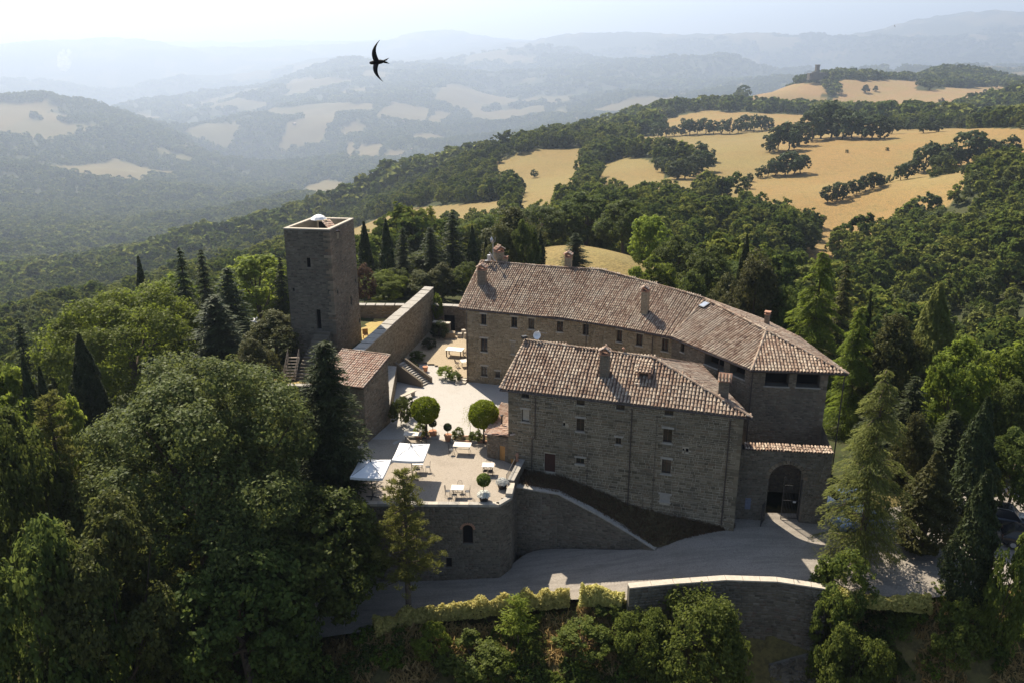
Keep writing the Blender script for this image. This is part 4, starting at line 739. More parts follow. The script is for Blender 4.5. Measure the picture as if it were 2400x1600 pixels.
def join_tiles(name, mats, w, l):
    V0, F0 = tile_shape(w, l); h = np.c_[V0, np.ones(len(V0))]
    A = np.array([np.array(m) for m in mats]); V = np.einsum('nij,kj->nki', A, h)[:, :, :3].reshape(-1, 3)
    Fq = (np.array(F0)[None] + (np.arange(len(mats)) * len(V0))[:, None, None]).reshape(-1, 4)
    return np_mesh(name, V, Fq)
def ridge_tiles(pts, w=0.24, l=0.42, seed=3):
    rng = random.Random(seed); mats = []
    for a, b in zip(pts, pts[1:]):
        a = Vector(a); b = Vector(b); d = b - a; n = max(1, int(d.length / (l * 0.86))); u = d.normalized()
        x = u.cross(Vector((0, 0, 1))).normalized(); zN = x.cross(u)
        for i in range(n):
            p = a.lerp(b, i / n) + zN * (0.06 + rng.uniform(-0.01, 0.015)); x2 = x + u * rng.uniform(-0.05, 0.05)
            mats.append(Matrix(((x2.x, u.x, zN.x, p.x), (x2.y, u.y, zN.y, p.y), (x2.z, u.z, zN.z, p.z), (0, 0, 0, 1))))
    return mats
def deck(tris, drop=0.0):
    m = MB()
    for t in tris: m.poly([(p[0], p[1], p[2] - drop) for p in t])
    return m
def gutter(parent, pts, r=0.06, drop=0.06):
    m = MB(); m.tube([(p[0], p[1], p[2] - drop) for p in pts], r, 6); return m.build('gutter', M['pipe'], parent)
def downpipe(parent, pts, r=0.05):
    m = MB(); m.tube(pts, r, 6); return m.build('downpipe', M['pipe'], parent)
def chimney(parent, x, y, z0, h, w=0.6, d=0.6, rz=0.0, cap='gable', mat='stone_brown', seed=1):
    """Brick stack with open sides under a small tiled gable."""
    m = MB(); m.box((x, y, z0 + h / 2 - 0.35), (w, d, h + 0.7), rz)
    c = m.build('chimney', M['mortar_tan' if mat == 'stone_tan' else 'mortar_dark'], parent)
    cr, sr = math.cos(rz), math.sin(rz)
    def W(px, py, pz): return (x + px * cr - py * sr, y + px * sr + py * cr, pz)
    V = []; 
    # brick courses on the four faces
    corners = [W(-w / 2, -d / 2, 0), W(w / 2, -d / 2, 0), W(w / 2, d / 2, 0), W(-w / 2, d / 2, 0)]
    for i in range(4):
        a = corners[i]; b = corners[(i + 1) % 4]
        me = stones_mesh('bricks', a[:2], b[:2], (z0 - 0.3, z0 - 0.3), (z0 + h, z0 + h), (), (0.07, 0.09), (0.16, 0.28), 0.008, 0.012, seed + i)
        o = link('bricks', me, c, M[mat]); o['kind'] = 'stuff'; o.location = (0, 0, 0)
    zt = z0 + h
    if cap == 'gable':
        b = MB(); ov = 0.09; rh = w * 0.42
        b.box(W(0, 0, zt + 0.03), (w + 0.06, d + 0.06, 0.06), rz)
        for sx in (-1, 1): b.box(W(sx * (w / 2 - 0.08), 0, zt + 0.17), (0.13, d, 0.22), rz)
        pr = [W(-w / 2 - ov, 0, zt + 0.28), W(0, 0, zt + 0.28 + rh), W(w / 2 + ov, 0, zt + 0.28)]
        for k in (0, 1):
            A, B = pr[k], pr[k + 1]; off = (-sr * (d / 2 + ov), cr * (d / 2 + ov))
            q = [(A[0] - off[0], A[1] - off[1], A[2]), (B[0] - off[0], B[1] - off[1], B[2]), (B[0] + off[0], B[1] + off[1], B[2]), (A[0] + off[0], A[1] + off[1], A[2])]
            b.quad(*q); b.quad(*[(p[0], p[1], p[2] - 0.06) for p in reversed(q)])
        g0 = [(W(-w / 2, s * d / 2, zt + 0.27), W(w / 2, s * d / 2, zt + 0.27), W(0, s * d / 2, zt + 0.24 + rh)) for s in (-1, 1)]
        for g in g0: b.poly(g)
        cp = MB(); cp.v = b.v; cp.f = b.f
        o = link('cap', cp.mesh('cap'), c, M['brick_red']); o.location = (0, 0, 0)
        mats = []
        for k in (-1, 1):
            for i in range(max(2, int((d + 2 * ov) / 0.2))):
                yy = -d / 2 - ov + 0.1 + i * 0.2
                lo = Vector(W(k * (w / 2 + ov), yy, zt + 0.29)); hi = Vector(W(0, yy, zt + 0.29 + rh)); u = (hi - lo).normalized(); x_ = Vector((-sr, cr, 0)) * (-k); zN = x_.cross(u)
                if zN.z < 0: x_ = -x_; zN = x_.cross(u)
                for r in (0, 1):
                    p = lo + u * (r * (hi - lo).length * 0.48)
                    mats.append(Matrix(((x_.x, u.x, zN.x, p.x), (x_.y, u.y, zN.y, p.y), (x_.z, u.z, zN.z, p.z), (0, 0, 0, 1))))
        mats += ridge_tiles([W(0, -d / 2 - ov, zt + 0.3 + rh), W(0, d / 2 + ov, zt + 0.3 + rh)], 0.2)
        o = link('cap_tiles', join_tiles('cap_tiles', mats, 0.18, 0.26), c, M['tile_red']); o['kind'] = 'stuff'; o.location = (0, 0, 0)
    elif cap == 'flat':
        b = MB(); b.box(W(0, 0, zt + 0.03), (w + 0.1, d + 0.1, 0.07), rz); b.box(W(-w * 0.3, 0, zt + 0.14), (0.1, d * 0.8, 0.16), rz); b.box(W(w * 0.3, 0, zt + 0.14), (0.1, d * 0.8, 0.16), rz); b.box(W(0, 0, zt + 0.25), (w + 0.14, d + 0.14, 0.06), rz)
        o = link('cap', b.mesh('cap'), c, M['brick_red']); o.location = (0, 0, 0)
    return c
def quoins(parent, c, da, db, z0, z1, mat, seed=1):
    """Large corner stones, long side alternating between the two faces meeting at c."""
    rng = random.Random(seed); z = z0; k = 0; m = MB(); da = Vector((*da, 0)).normalized(); db = Vector((*db, 0)).normalized()
    while z < z1 - .15:
        h = rng.uniform(.2, .34); la, lb = (rng.uniform(.5, .75), rng.uniform(.25, .35)) if k % 2 else (rng.uniform(.25, .35), rng.uniform(.5, .75)); o_ = Vector((c[0], c[1], 0)) - (da + db).normalized() * .055
        P = [o_, o_ + da * la, o_ + da * la + db * lb, o_ + db * lb]; n = len(m.v); m.v += [(q.x, q.y, z + .012) for q in P] + [(q.x, q.y, min(z + h, z1) - .012) for q in P]
        m.f += [tuple(n + i for i in f) for f in ((0, 1, 5, 4), (1, 2, 6, 5), (2, 3, 7, 6), (3, 0, 4, 7), (4, 5, 6, 7), (0, 3, 2, 1))]; z += h; k += 1
    o_ = m.build('quoins', M[mat], parent); o_['kind'] = 'stuff'
def pt(p0, p1, s):
    L = math.hypot(p1[0] - p0[0], p1[1] - p0[1]); return (p0[0] + (p1[0] - p0[0]) * s / L, p0[1] + (p1[1] - p0[1]) * s / L)
# ---------------------------------------------------------------- gate wing (front building)
gh = empty('gate_wing', (8, 62, -2.6), 0, 'four-storey grey stone wing with hipped tile roof in the foreground of the castle', 'building')
A = (-0.95, 64.35, 6.4); C = (17.5, 58.79, 6.4); B = (16.08, 69.55, 6.4); D = (2.1, 74.4, 6.4); RL = (1.14, 69.2, 8.75); RR = (11.22, 64.95, 8.75)
w0 = (-0.25, 64.15); w1 = (17.0, 58.95)
FH = [(1.01, 1.67, 5.84, 6.27), (5.46, 6.13, 5.78, 6.27), (8.57, 9.25, 5.76, 6.27), (12.26, 12.94, 5.79, 6.28), (1.05, 1.69, 3.83, 4.89), (4.43, 4.62, 3.87, 4.17), (5.5, 6.16, 3.59, 4.7), (8.63, 9.09, 2.89, 3.47), (12.26, 12.95, 3.55, 4.71),
      (13.78, 13.92, 3.03, 3.25), (14.02, 14.24, 2.96, 3.29), (2.97, 3.88, -0.3, 1.32), (5.54, 6.23, 0.76, 1.3), (12.29, 13.01, 0.92, 2.16), (12.31, 13.09, -1.47, -0.9), (17.29, 17.48, -2.29, -2.01)]
wall(gh, w0, w1, -3.6, 6.42, FH, seed=11, hr=(0.10, 0.27), lr=(0.16, 0.68), stone='stone_grey')
b1 = (15.6, 69.2); b0 = (2.3, 73.9)
wall(gh, w1, b1, -3.6, 6.42, (), seed=12, stone='stone_brown', face='mortar_dark')
wall(gh, b1, b0, -0.2, 6.42, (), stones=False, face='mortar_tan')
wall(gh, b0, w0, -0.6, 6.42, (), seed=13, stone='stone_tan', face='mortar_tan')
m = MB(); m.poly([(w0[0], w0[1], 6.42), (1.15, 69.15, 8.62), (b0[0], b0[1], 6.42)]); m.build('gable', M['mortar_tan'], gh)
quoins(gh, w0, (17.25, -5.2), (2.55, 9.75), -.6, 6.3, 'stone_grey', 1); quoins(gh, w1, (-17.25, 5.2), (-1.4, 10.2), -3.2, 6.3, 'stone_grey', 2)
for i, h in enumerate(FH):
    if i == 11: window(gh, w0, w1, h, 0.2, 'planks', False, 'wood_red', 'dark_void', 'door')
    elif i == 4: window(gh, w0, w1, h, 0.2, 'single', True, 'wood_dark', 'cap')
    elif i == 14: window(gh, w0, w1, h, 0.08, 'none', True, 'cap_grey', 'cap_grey')
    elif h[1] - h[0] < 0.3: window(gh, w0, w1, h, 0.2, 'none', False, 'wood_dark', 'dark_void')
    else: window(gh, w0, w1, h, 0.22, 'casement', i not in (0, 1, 2, 3))
for s, zb_ in ((9.84, -2.45), (17.12, -2.75)):
    p = pt(w0, w1, s); n_ = (-0.289, -0.957)
    downpipe(gh, [(p[0] + n_[0] * 0.55, p[1] + n_[1] * 0.55, 6.3), (p[0] + n_[0] * 0.12, p[1] + n_[1] * 0.12, 5.95), (p[0] + n_[0] * 0.1, p[1] + n_[1] * 0.1, zb_)])
p = pt(w0, w1, 2.2); q = pt(w0, w1, 1.96)
downpipe(gh, [(p[0] - 0.16, p[1] - 0.5, 6.3), (p[0] - 0.03, p[1] - 0.11, 5.95), (p[0] - 0.03, p[1] - 0.1, 2.6), (q[0] - 0.03, q[1] - 0.1, 2.4), (q[0] - 0.03, q[1] - 0.1, -0.2)])
for s, z0_, z1_ in ((11.75, 5.7, -2.3), (6.5, 1.6, -1.2), (11.0, -1.2, -2.3)):
    p = pt(w0, w1, s); m = MB(); m.tube([(p[0] - 0.02, p[1] - 0.07, z0_), (p[0] - 0.02, p[1] - 0.07, z1_)], 0.018, 5); m.build('cable', M['pipe'], gh)
rt_front = [(A, C, RR), (A, RR, RL)]; rt_east = [(C, B, RR)]; rt_back = [(B, D, RL), (B, RL, RR)]
roof = deck(rt_front + rt_east + rt_back).build('roof', M['tile_bed'], gh)
m = MB()
for P, Q in ((A, C), (C, B), (D, A)):
    m.quad((P[0], P[1], P[2] - 0.16), (Q[0], Q[1], Q[2] - 0.16), (Q[0], Q[1], Q[2] - 0.01), (P[0], P[1], P[2] - 0.01))
m.poly([(p[0], p[1], p[2] - 0.16) for p in (A, D, B, C)]); m.build('eaves', M['wood_dark'], gh)
gutter(gh, [(A[0] - 0.02, A[1] - 0.08, 6.38), (C[0] + 0.1, C[1] - 0.1, 6.36)]); gutter(gh, [(C[0] + 0.1, C[1] - 0.1, 6.36), (B[0] + 0.1, B[1], 6.38)])
TW, TL = 0.215, 0.37
blk = [(7.27, 64.1, 0.5), (10.45, 63.95, 0.62), (16.0, 61.3, 0.35)]
tm = lay_tiles(rt_front, [A, C], 0.265, 0.36, 21, blocked=blk)
cpos = Vector((0, 0, 32.5)); tm.sort(key=lambda q: (q.translation - cpos).length)
tme = bpy.data.meshes.new('tile'); V0, F0 = tile_shape(TW, TL); tme.from_pydata([tuple(v) for v in V0], [], F0); tme.materials.append(M['tile'])
roff = -(roof.location + gh.location)
for mt in tm[:300]:
    o = bpy.data.objects.new('tile', tme); COL.objects.link(o); o.parent = roof; o.matrix_parent_inverse = Matrix.Identity(4)
    o.matrix_basis = Matrix.Translation(roff) @ mt
def stuff_tiles(roof_obj, mats, w=TW, l=TL, mat='tile', name='tiles'):
    o = link(name, join_tiles(name, mats, w, l), roof_obj, M[mat]); o['kind'] = 'stuff'
    p = roof_obj; off = Vector((0, 0, 0))
    while p is not None: off += p.location; p = p.parent
    o.location = -off; return o
stuff_tiles(roof, tm[300:] + lay_tiles(rt_east, [C, B], 0.265, 0.36, 22) + lay_tiles(rt_back, [B, D], 0.30, 0.40, 23))
stuff_tiles(roof, ridge_tiles([RL, RR]) + ridge_tiles([RR, C]) + ridge_tiles([RR, B]) + ridge_tiles([A, RL], 0.2), 0.26, 0.42, 'tile', 'ridge_tiles')
chimney(gh, 7.27, 64.15, 7.95, 1.45, 0.72, 0.6, -0.29, 'gable', 'stone_brown', 31)
c3 = chimney(gh, 16.0, 61.35, 7.0, 1.35, 0.75, 0.5, -0.29, 'none', 'stone_brown', 35)
# slanted tile cap of the corner chimney
mats = []
for i in range(4):
    lo = Vector((15.52 + i * 0.24, 61.0 - i * 0.07, 8.38)); u = Vector((0.13, 0.42, 0.42)).normalized(); x_ = Vector((0.957, -0.289, 0)); zN = x_.cross(u).normalized()
    for r in (0, 1): pz = lo + u * (0.3 * r); mats.append(Matrix(((x_.x, u.x, zN.x, pz.x), (x_.y, u.y, zN.y, pz.y), (x_.z, u.z, zN.z, pz.z), (0, 0, 0, 1))))
m = MB(); m.quad((15.42, 61.05, 8.33), (16.38, 60.77, 8.33), (16.58, 61.44, 8.86), (15.62, 61.72, 8.86)); m.quad((15.62, 61.72, 8.86), (16.58, 61.44, 8.86), (16.58, 61.44, 8.2), (15.62, 61.72, 8.2)); m.poly([(15.42, 61.05, 8.33), (15.62, 61.72, 8.86), (15.62, 61.72, 8.2), (15.42, 61.05, 8.2)]); m.poly([(16.38, 60.77, 8.33), (16.38, 60.77, 8.2), (16.58, 61.44, 8.2), (16.58, 61.44, 8.86)])
o = link('cap', m.mesh('cap'), c3, M['brick_red']); o.location = (0, 0, 0)
o = link('cap_tiles', join_tiles('cap_tiles', mats, 0.22, 0.34), c3, M['tile']); o['kind'] = 'stuff'; o.location = (0, 0, 0)
# dormer
m = MB(); dx, dy = 10.35, 63.75
e_ = Vector((0.957, -0.289, 0)); nn = Vector((-0.289, -0.957, 0)); o0 = Vector((dx, dy, 0))
def DP(s, t, z): v = o0 + e_ * s + nn * t; return (v.x, v.y, z)
m.quad(DP(-.5, .45, 7.35), DP(-.34, .45, 7.35), DP(-.34, .45, 8.25), DP(-.5, .45, 8.25)); m.quad(DP(.34, .45, 7.35), DP(.5, .45, 7.35), DP(.5, .45, 8.25), DP(.34, .45, 8.25))
m.quad(DP(-.34, .45, 7.35), DP(.34, .45, 7.35), DP(.34, .45, 7.5), DP(-.34, .45, 7.5)); m.quad(DP(-.34, .45, 8.12), DP(.34, .45, 8.12), DP(.34, .45, 8.25), DP(-.34, .45, 8.25))
m.poly([DP(-.5, .45, 7.35), DP(-.5, .45, 8.25), DP(-.5, -.9, 8.4), DP(-.5, -.9, 7.8)]); m.poly([DP(.5, .45, 8.25), DP(.5, .45, 7.35), DP(.5, -.9, 7.8), DP(.5, -.9, 8.4)])
dm = m.build('dormer', M['brick_red'], gh)
m = MB(); m.quad(DP(-.36, .3, 7.4), DP(.36, .3, 7.4), DP(.36, .3, 8.2), DP(-.36, .3, 8.2)); o = link('opening', m.mesh('opening'), dm, M['wood_dark']); o.location = (0, 0, 0)
dt = [(DP(-.68, .62, 8.22), DP(.68, .62, 8.22), DP(.62, -1.1, 8.62)), (DP(-.68, .62, 8.22), DP(.62, -1.1, 8.62), DP(-.62, -1.1, 8.62))]
o = link('dormer_roof', deck(dt).mesh('dormer_roof'), dm, M['tile_bed']); o.location = (0, 0, 0)
o = link('tiles', join_tiles('tiles', lay_tiles(dt, [dt[0][0], dt[0][1]], 0.26, 0.36, 9), TW, TL), dm, M['tile']); o['kind'] = 'stuff'; o.location = (0, 0, 0)
m = MB(); m.box((dx - 0.62, dy - 0.75, 7.42), (0.5, 0.35, 0.12), -0.29); o = link('ledge', m.mesh('ledge'), dm, M['cap']); o.location = (0, 0, 0)
# ridge fittings
m = MB(); m.tube([(2.2, 69.0, 8.8), (2.2, 69.0, 9.7)], 0.03, 6); m.tube([(2.2, 69.0, 9.62), (2.75, 68.9, 9.5), (2.9, 68.9, 9.55)], 0.015, 5)
an = m.build('aerial', M['grey_metal'], gh)
m = MB(); m.lathe((0, 0, 0), [(0.02, 0), (0.2, 0.04), (0.34, 0.13), (0.335, 0.15), (0.19, 0.07), (0.02, 0.03)], 14); me = m.mesh('dish'); me.transform(Matrix.Translation((2.12, 68.85, 9.35)) @ Matrix.Rotation(1.25, 4, 'X') @ Matrix.Rotation(-0.4, 4, 'Y')); o = link('dish', me, an, M['white_cloth']); o.location = (0, 0, 0)
m = MB(); m.tube([(1.2, 69.05, 8.75), (1.1, 69.0, 9.05)], 0.04, 6); m.box((1.02, 68.95, 9.16), (0.42, 0.3, 0.22), 0.5); m.build('floodlight', M['iron'], gh)
m = MB(); m.tube([(8.93, 66.05, 8.7), (8.93, 66.05, 9.15)], 0.05, 7); m.lathe((8.93, 66.05, 9.12), [(0.03, 0), (0.12, 0.03), (0.13, 0.1), (0.05, 0.17)], 8); m.build('vent', M['brick_red'], gh)
# ---------------------------------------------------------------- main building
pb = empty('main_building', (8, 80, 0), 0, 'long bent tan stone main building with big tile roof behind the courtyard', 'building')
MW = [(-4.5, 82.1), (5.5, 79.3), (9.6, 77.1), (14.3, 73.9), (19.3, 65.9), (25.2, 65.1)]
MH = {0: [(1.5, 2.06, 6.14, 7.22), (4.59, 5.19, 6.13, 7.2), (6.3, 6.91, 6.12, 7.2), (9.12, 9.74, 6.1, 7.15), (1.47, 2.16, 3.36, 4.74), (4.55, 4.96, 3.41, 4.68), (1.49, 2.13, 0.79, 1.85), (2.93, 3.44, 0.76, 1.45)],
      1: [(1.34, 1.96, 6.13, 7.22)], 2: [(0.12, 0.72, 6.02, 7.16), (2.14, 2.8, 6.05, 7.17), (4.72, 5.36, 6.03, 7.22)], 3: [(1.16, 1.62, 6.51, 7.3), (4.15, 6.43, 6.32, 7.45), (7.12, 8.78, 6.37, 7.35)], 4: [(1.14, 3.0, 6.13, 7.3), (3.59, 5.41, 6.16, 7.35)]}
for i in range(5):
    zb_ = (-0.5, -0.5, -0.5, -3.2, -3.4)[i]
    wall(pb, MW[i], MW[i + 1], zb_, 7.62, MH[i], seed=40 + i, stone='stone_tan' if i < 3 else 'stone_brown', face='mortar_tan' if i < 3 else 'mortar_dark', hr=(0.10, 0.18), lr=(0.16, 0.42), depth=0.28 if i < 3 else 0.9)
    for k, h in enumerate(MH[i]):
        if i >= 3 and k >= (1 if i == 3 else 0):
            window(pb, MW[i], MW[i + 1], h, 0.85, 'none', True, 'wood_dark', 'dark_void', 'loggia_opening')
        elif i == 0 and k == 5: window(pb, MW[i], MW[i + 1], h, 0.1, 'casement', True, 'cap_grey', 'stone_tan')
        else: window(pb, MW[i], MW[i + 1], h, 0.24, 'casement', True, 'wood_red' if i == 2 else 'wood_dark')
quoins(pb, MW[0], (10, -2.8), (3.5, 13), -.3, 7.5, 'stone_tan', 3); quoins(pb, MW[5], (-5.9, .8), (-.3, 8), -3.3, 7.4, 'stone_brown', 4)
BK = [(25.2, 65.1), (24.9, 73.0), (23.3, 78.0), (19.6, 84.3), (11.0, 90.5), (-1.0, 95.2), (-4.5, 82.1)]
for i in range(6):
    wall(pb, BK[i], BK[i + 1], -3.4 if i < 3 else -0.6, 7.6, (), seed=60 + i, stones=(i == 5 or i == 0), stone='stone_dark' if i == 5 else 'stone_brown', face='mortar_dark')
L_ = (-5.24, 82.33, 7.6); e1 = (5.48, 78.77, 7.6); e2 = (9.53, 76.56, 7.6); e3 = (14.15, 73.45, 7.6); e4 = (19.14, 65.33, 7.6); e5 = (26.53, 64.53, 7.6)
R0 = (-3.2, 88.7, 10.75); R1 = (3.13, 86.1, 10.85); R2 = (8.93, 84.4, 10.88); R3 = (14.5, 79.8, 10.4); R4 = (17.85, 77.6, 9.9); R5 = (21.4, 69.9, 9.35)
k1 = (25.43, 73.22, 7.6); k2 = (23.77, 78.32, 7.6); k3 = (20.17, 84.86, 7.6); k4 = (11.3, 91.2, 7.6); k5 = (-1.1, 95.9, 7.6)
ra = [(L_, e1, R1), (L_, R1, R0), (e1, e2, R2), (e1, R2, R1), (e2, e3, R3), (e2, R3, R2), (e3, R4, R3)]
rb = [(e3, e4, R5), (e3, R5, R4)]; rc = [(e4, e5, R5)]; rd_ = [(e5, k1, R5), (k1, k2, R5), (k2, R4, R5), (k2, k3, R4)]; re_ = [(k3, k4, R3), (k3, R3, R4), (k4, R2, R3), (k4, k5, R1), (k4, R1, R2), (k5, R0, R1)]
mroof = deck(ra + rb + rc + rd_ + re_).build('roof', M['tile_bed'], pb)
m = MB(); m.poly([(L_[0] + .3, L_[1], 7.55), (R0[0] + .2, R0[1], 10.6), (k5[0], k5[1], 7.55)]); m.build('gable', M['mortar_dark'], pb)
m = MB(); out_ = [L_, e1, e2, e3, e4, e5, k1, k2, k3, k4, k5]
for P, Q in zip(out_, out_[1:] + out_[:1]): m.quad((P[0], P[1], P[2] - 0.15), (Q[0], Q[1], Q[2] - 0.15), (Q[0], Q[1], Q[2] - 0.01), (P[0], P[1], P[2] - 0.01))
inn = [(-4.4, 82.3), (5.6, 79.5), (9.8, 77.3), (14.5, 74.2), (19.5, 66.2), (25.0, 65.3), (24.7, 73.0), (23.1, 77.9), (19.4, 84.0), (10.9, 90.3), (-0.8, 95)]
for i in range(11):
    P, Q = out_[i], out_[(i + 1) % 11]; p_, q_ = inn[i], inn[(i + 1) % 11]
    m.quad((P[0], P[1], 7.45), (p_[0], p_[1], 7.45), (q_[0], q_[1], 7.45), (Q[0], Q[1], 7.45))
m.build('eaves', M['wood_dark'], pb)
gutter(pb, [L_, e1, e2, e3, e4, e5, k1]); 
for x, y, z in ((-4.45, 81.95, 0.0), (7.0, 78.3, 0.0), (12.7, 74.85, 0.0), (17.35, 68.8, 0.0), (19.35, 65.72, 1.2), (26.3, 64.6, -3.0)):
    downpipe(pb, [(x + 0.0, y - 0.35 if x < 19 else y - 0.2, 7.5), (x, y - 0.08, 7.15), (x, y - 0.08, z)])
tl_ = lay_tiles(ra, [L_, e1, e2, e3], 0.205, 0.33, 51, blocked=[(-3.0, 85.2, 0.35), (12.25, 77.3, 0.35), (12.15, 82.4, 0.45), (17.6, 76.5, 0.35)])
stuff_tiles(mroof, tl_, 0.165, 0.34)
stuff_tiles(mroof, lay_tiles(rb, [e3, e4], 0.265, 0.36, 52) + lay_tiles(rc, [e4, e5], 0.265, 0.36, 53))
stuff_tiles(mroof, lay_tiles(rd_, [e5, k1, k2, k3], 0.28, 0.38, 54) + lay_tiles(re_, [k3, k4, k5], 0.3, 0.4, 55))
stuff_tiles(mroof, ridge_tiles([R0, R1, R2, R3, R4, R5]) + ridge_tiles([R5, e4]) + ridge_tiles([R5, e5]) + ridge_tiles([L_, R0], 0.2) + ridge_tiles([e3, R4], 0.2), 0.24, 0.42, 'tile', 'ridge_tiles')
chimney(pb, -3.0, 85.25, 8.75, 2.0, 0.8, 0.65, -0.3, 'gable', 'stone_brown', 71)
chimney(pb, -1.35, 88.6, 10.3, 1.5, 0.85, 0.7, 0.5, 'gable', 'stone_tan', 75)
chimney(pb, -0.65, 87.9, 10.5, 0.75, 0.35, 0.35, -0.3, 'flat', 'stone_tan', 79)
chimney(pb, 5.7, 86.3, 10.3, 1.5, 0.65, 0.65, -0.3, 'gable', 'stone_tan', 83)
chimney(pb, 12.26, 77.3, 9.0, 1.75, 0.6, 0.6, -0.5, 'gable', 'stone_tan', 87)
chimney(pb, 23.0, 75.2, 8.3, 0.9, 0.4, 0.4, -0.5, 'flat', 'stone_brown', 91)
def skylight(x, y, z, ex, up, w, h, parent):
    ex = Vector(ex).normalized(); up = Vector(up).normalized(); n_ = ex.cross(up).normalized(); o_ = Vector((x, y, z)) + n_ * 0.16
    m = MB(); P = lambda a, b, c=0.0: o_ + ex * a + up * b + n_ * c
    m.quad(P(-w, -h), P(w, -h), P(w, h), P(-w, h)); 
    for q in ((-w, -h, w, -h), (w, -h, w, h), (w, h, -w, h), (-w, h, -w, -h)): m.quad(P(q[0], q[1], -0.2), P(q[2], q[3], -0.2), P(q[2], q[3]), P(q[0], q[1]))
    s_ = m.build('skylight', M['iron'], parent)
    g_ = MB(); g_.quad(P(-w + .07, -h + .07, .012), P(w - .07, -h + .07, .012), P(w - .07, h - .07, .012), P(-w + .07, h - .07, .012)); o = link('pane', g_.mesh('pane'), s_, M['sky_glass']); o.location = (0, 0, 0)
skylight(12.15, 82.3, 10.05, (0.83, -0.56, 0), (0.50, 0.75, 0.40), 0.45, 0.42, pb)
skylight(17.55, 76.5, 9.62, (0.56, -0.83, 0), (0.8, 0.5, 0.35), 0.35, 0.42, pb)
# mast with lantern-like head, struts and camera boxes on the ridge
mm = MB(); mm.tube([(-1.95, 88.0, 10.6), (-1.95, 88.0, 13.2)], 0.05, 7); mm.tube([(-1.95, 88.0, 12.9), (-1.75, 87.9, 13.0), (-1.72, 87.9, 13.5)], 0.02, 5)
mast = mm.build('mast', M['grey_metal'], pb)
mm = MB(); mm.lathe((-2.08, 87.95, 12.95), [(0.10, 0), (0.16, 0.08), (0.16, 0.3), (0.06, 0.52), (0.01, 0.6)], 9); mm.box((-2.35, 87.9, 11.35), (0.34, 0.3, 0.62), 0.4); mm.box((-2.55, 87.9, 11.05), (0.5, 0.2, 0.08), 0.3); mm.bar((-2.3, 87.9, 11.9), (-1.7, 87.8, 11.0), 0.16, 0.1)
o = link('fittings', mm.mesh('fittings'), mast, M['grey_metal']); o.location = (0, 0, 0)
# ---------------------------------------------------------------- tower
tw = empty('watch_tower', (-19.5, 88, 0), 0, 'tall square dark stone tower with open roof terrace', 'tower')
T0 = (-22.66, 85.75); T1 = (-18.04, 85.11); T2 = (-16.62, 90.84); T3 = (-21.0, 91.38)
TH0 = [(2.09, 2.51, 10.94, 11.95), (2.72, 3.2, 4.5, 6.6), (0.39, 0.62, 8.38, 8.78), (4.11, 4.34, 8.24, 8.64)]
TH1 = [(3.7, 4.05, 5.99, 6.91), (5.17, 5.5, 8.1, 8.5), (0.66, 1.0, 8.08, 8.42), (5.45, 5.8, 3.48, 3.96)]
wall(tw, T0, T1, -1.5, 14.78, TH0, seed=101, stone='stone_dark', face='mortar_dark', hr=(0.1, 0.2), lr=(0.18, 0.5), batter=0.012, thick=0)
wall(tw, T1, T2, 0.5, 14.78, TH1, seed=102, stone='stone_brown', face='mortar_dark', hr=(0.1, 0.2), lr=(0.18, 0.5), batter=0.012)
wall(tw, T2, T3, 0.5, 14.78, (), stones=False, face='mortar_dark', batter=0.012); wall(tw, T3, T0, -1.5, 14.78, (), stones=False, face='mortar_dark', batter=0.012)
quoins(tw, (-18.0, 84.95), (-4.6, .64), (1.4, 5.7), 1.0, 14.7, 'stone_brown', 5)
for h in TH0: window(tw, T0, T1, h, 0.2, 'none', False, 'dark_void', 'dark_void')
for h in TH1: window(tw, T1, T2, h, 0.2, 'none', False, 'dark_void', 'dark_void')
def inset(P, k):
    c_ = (sum(p[0] for p in P) / 4, sum(p[1] for p in P) / 4); out = []
    for p in P:
        d = math.hypot(p[0] - c_[0], p[1] - c_[1]); f = (d - k * 1.41) / d; out.append((c_[0] + (p[0] - c_[0]) * f, c_[1] + (p[1] - c_[1]) * f))
    return out
TO = inset([T0, T1, T2, T3], -0.04); TI = inset([T0, T1, T2, T3], 0.36)
m = MB()
for i in range(4):
    a, b, c_, d_ = TO[i], TO[(i + 1) % 4], TI[(i + 1) % 4], TI[i]
    m.quad((*a, 14.9), (*b, 14.9), (*c_, 14.9), (*d_, 14.9)); m.quad((*a, 14.78), (*b, 14.78), (*b, 14.9), (*a, 14.9)); m.quad((*c_, 14.78), (*d_, 14.78), (*d_, 14.9), (*c_, 14.9))
m.build('parapet_cap', M['cap'], tw)
m = MB()
for i in range(4): a, b = TI[i], TI[(i + 1) % 4]; m.quad((*b, 13.5), (*a, 13.5), (*a, 14.8), (*b, 14.8))
m.build('parapet', M['mortar_tan'], tw)
m = MB(); m.poly([(*p, 13.55) for p in TI]); m.build('roof_terrace', M['cap_grey'], tw)
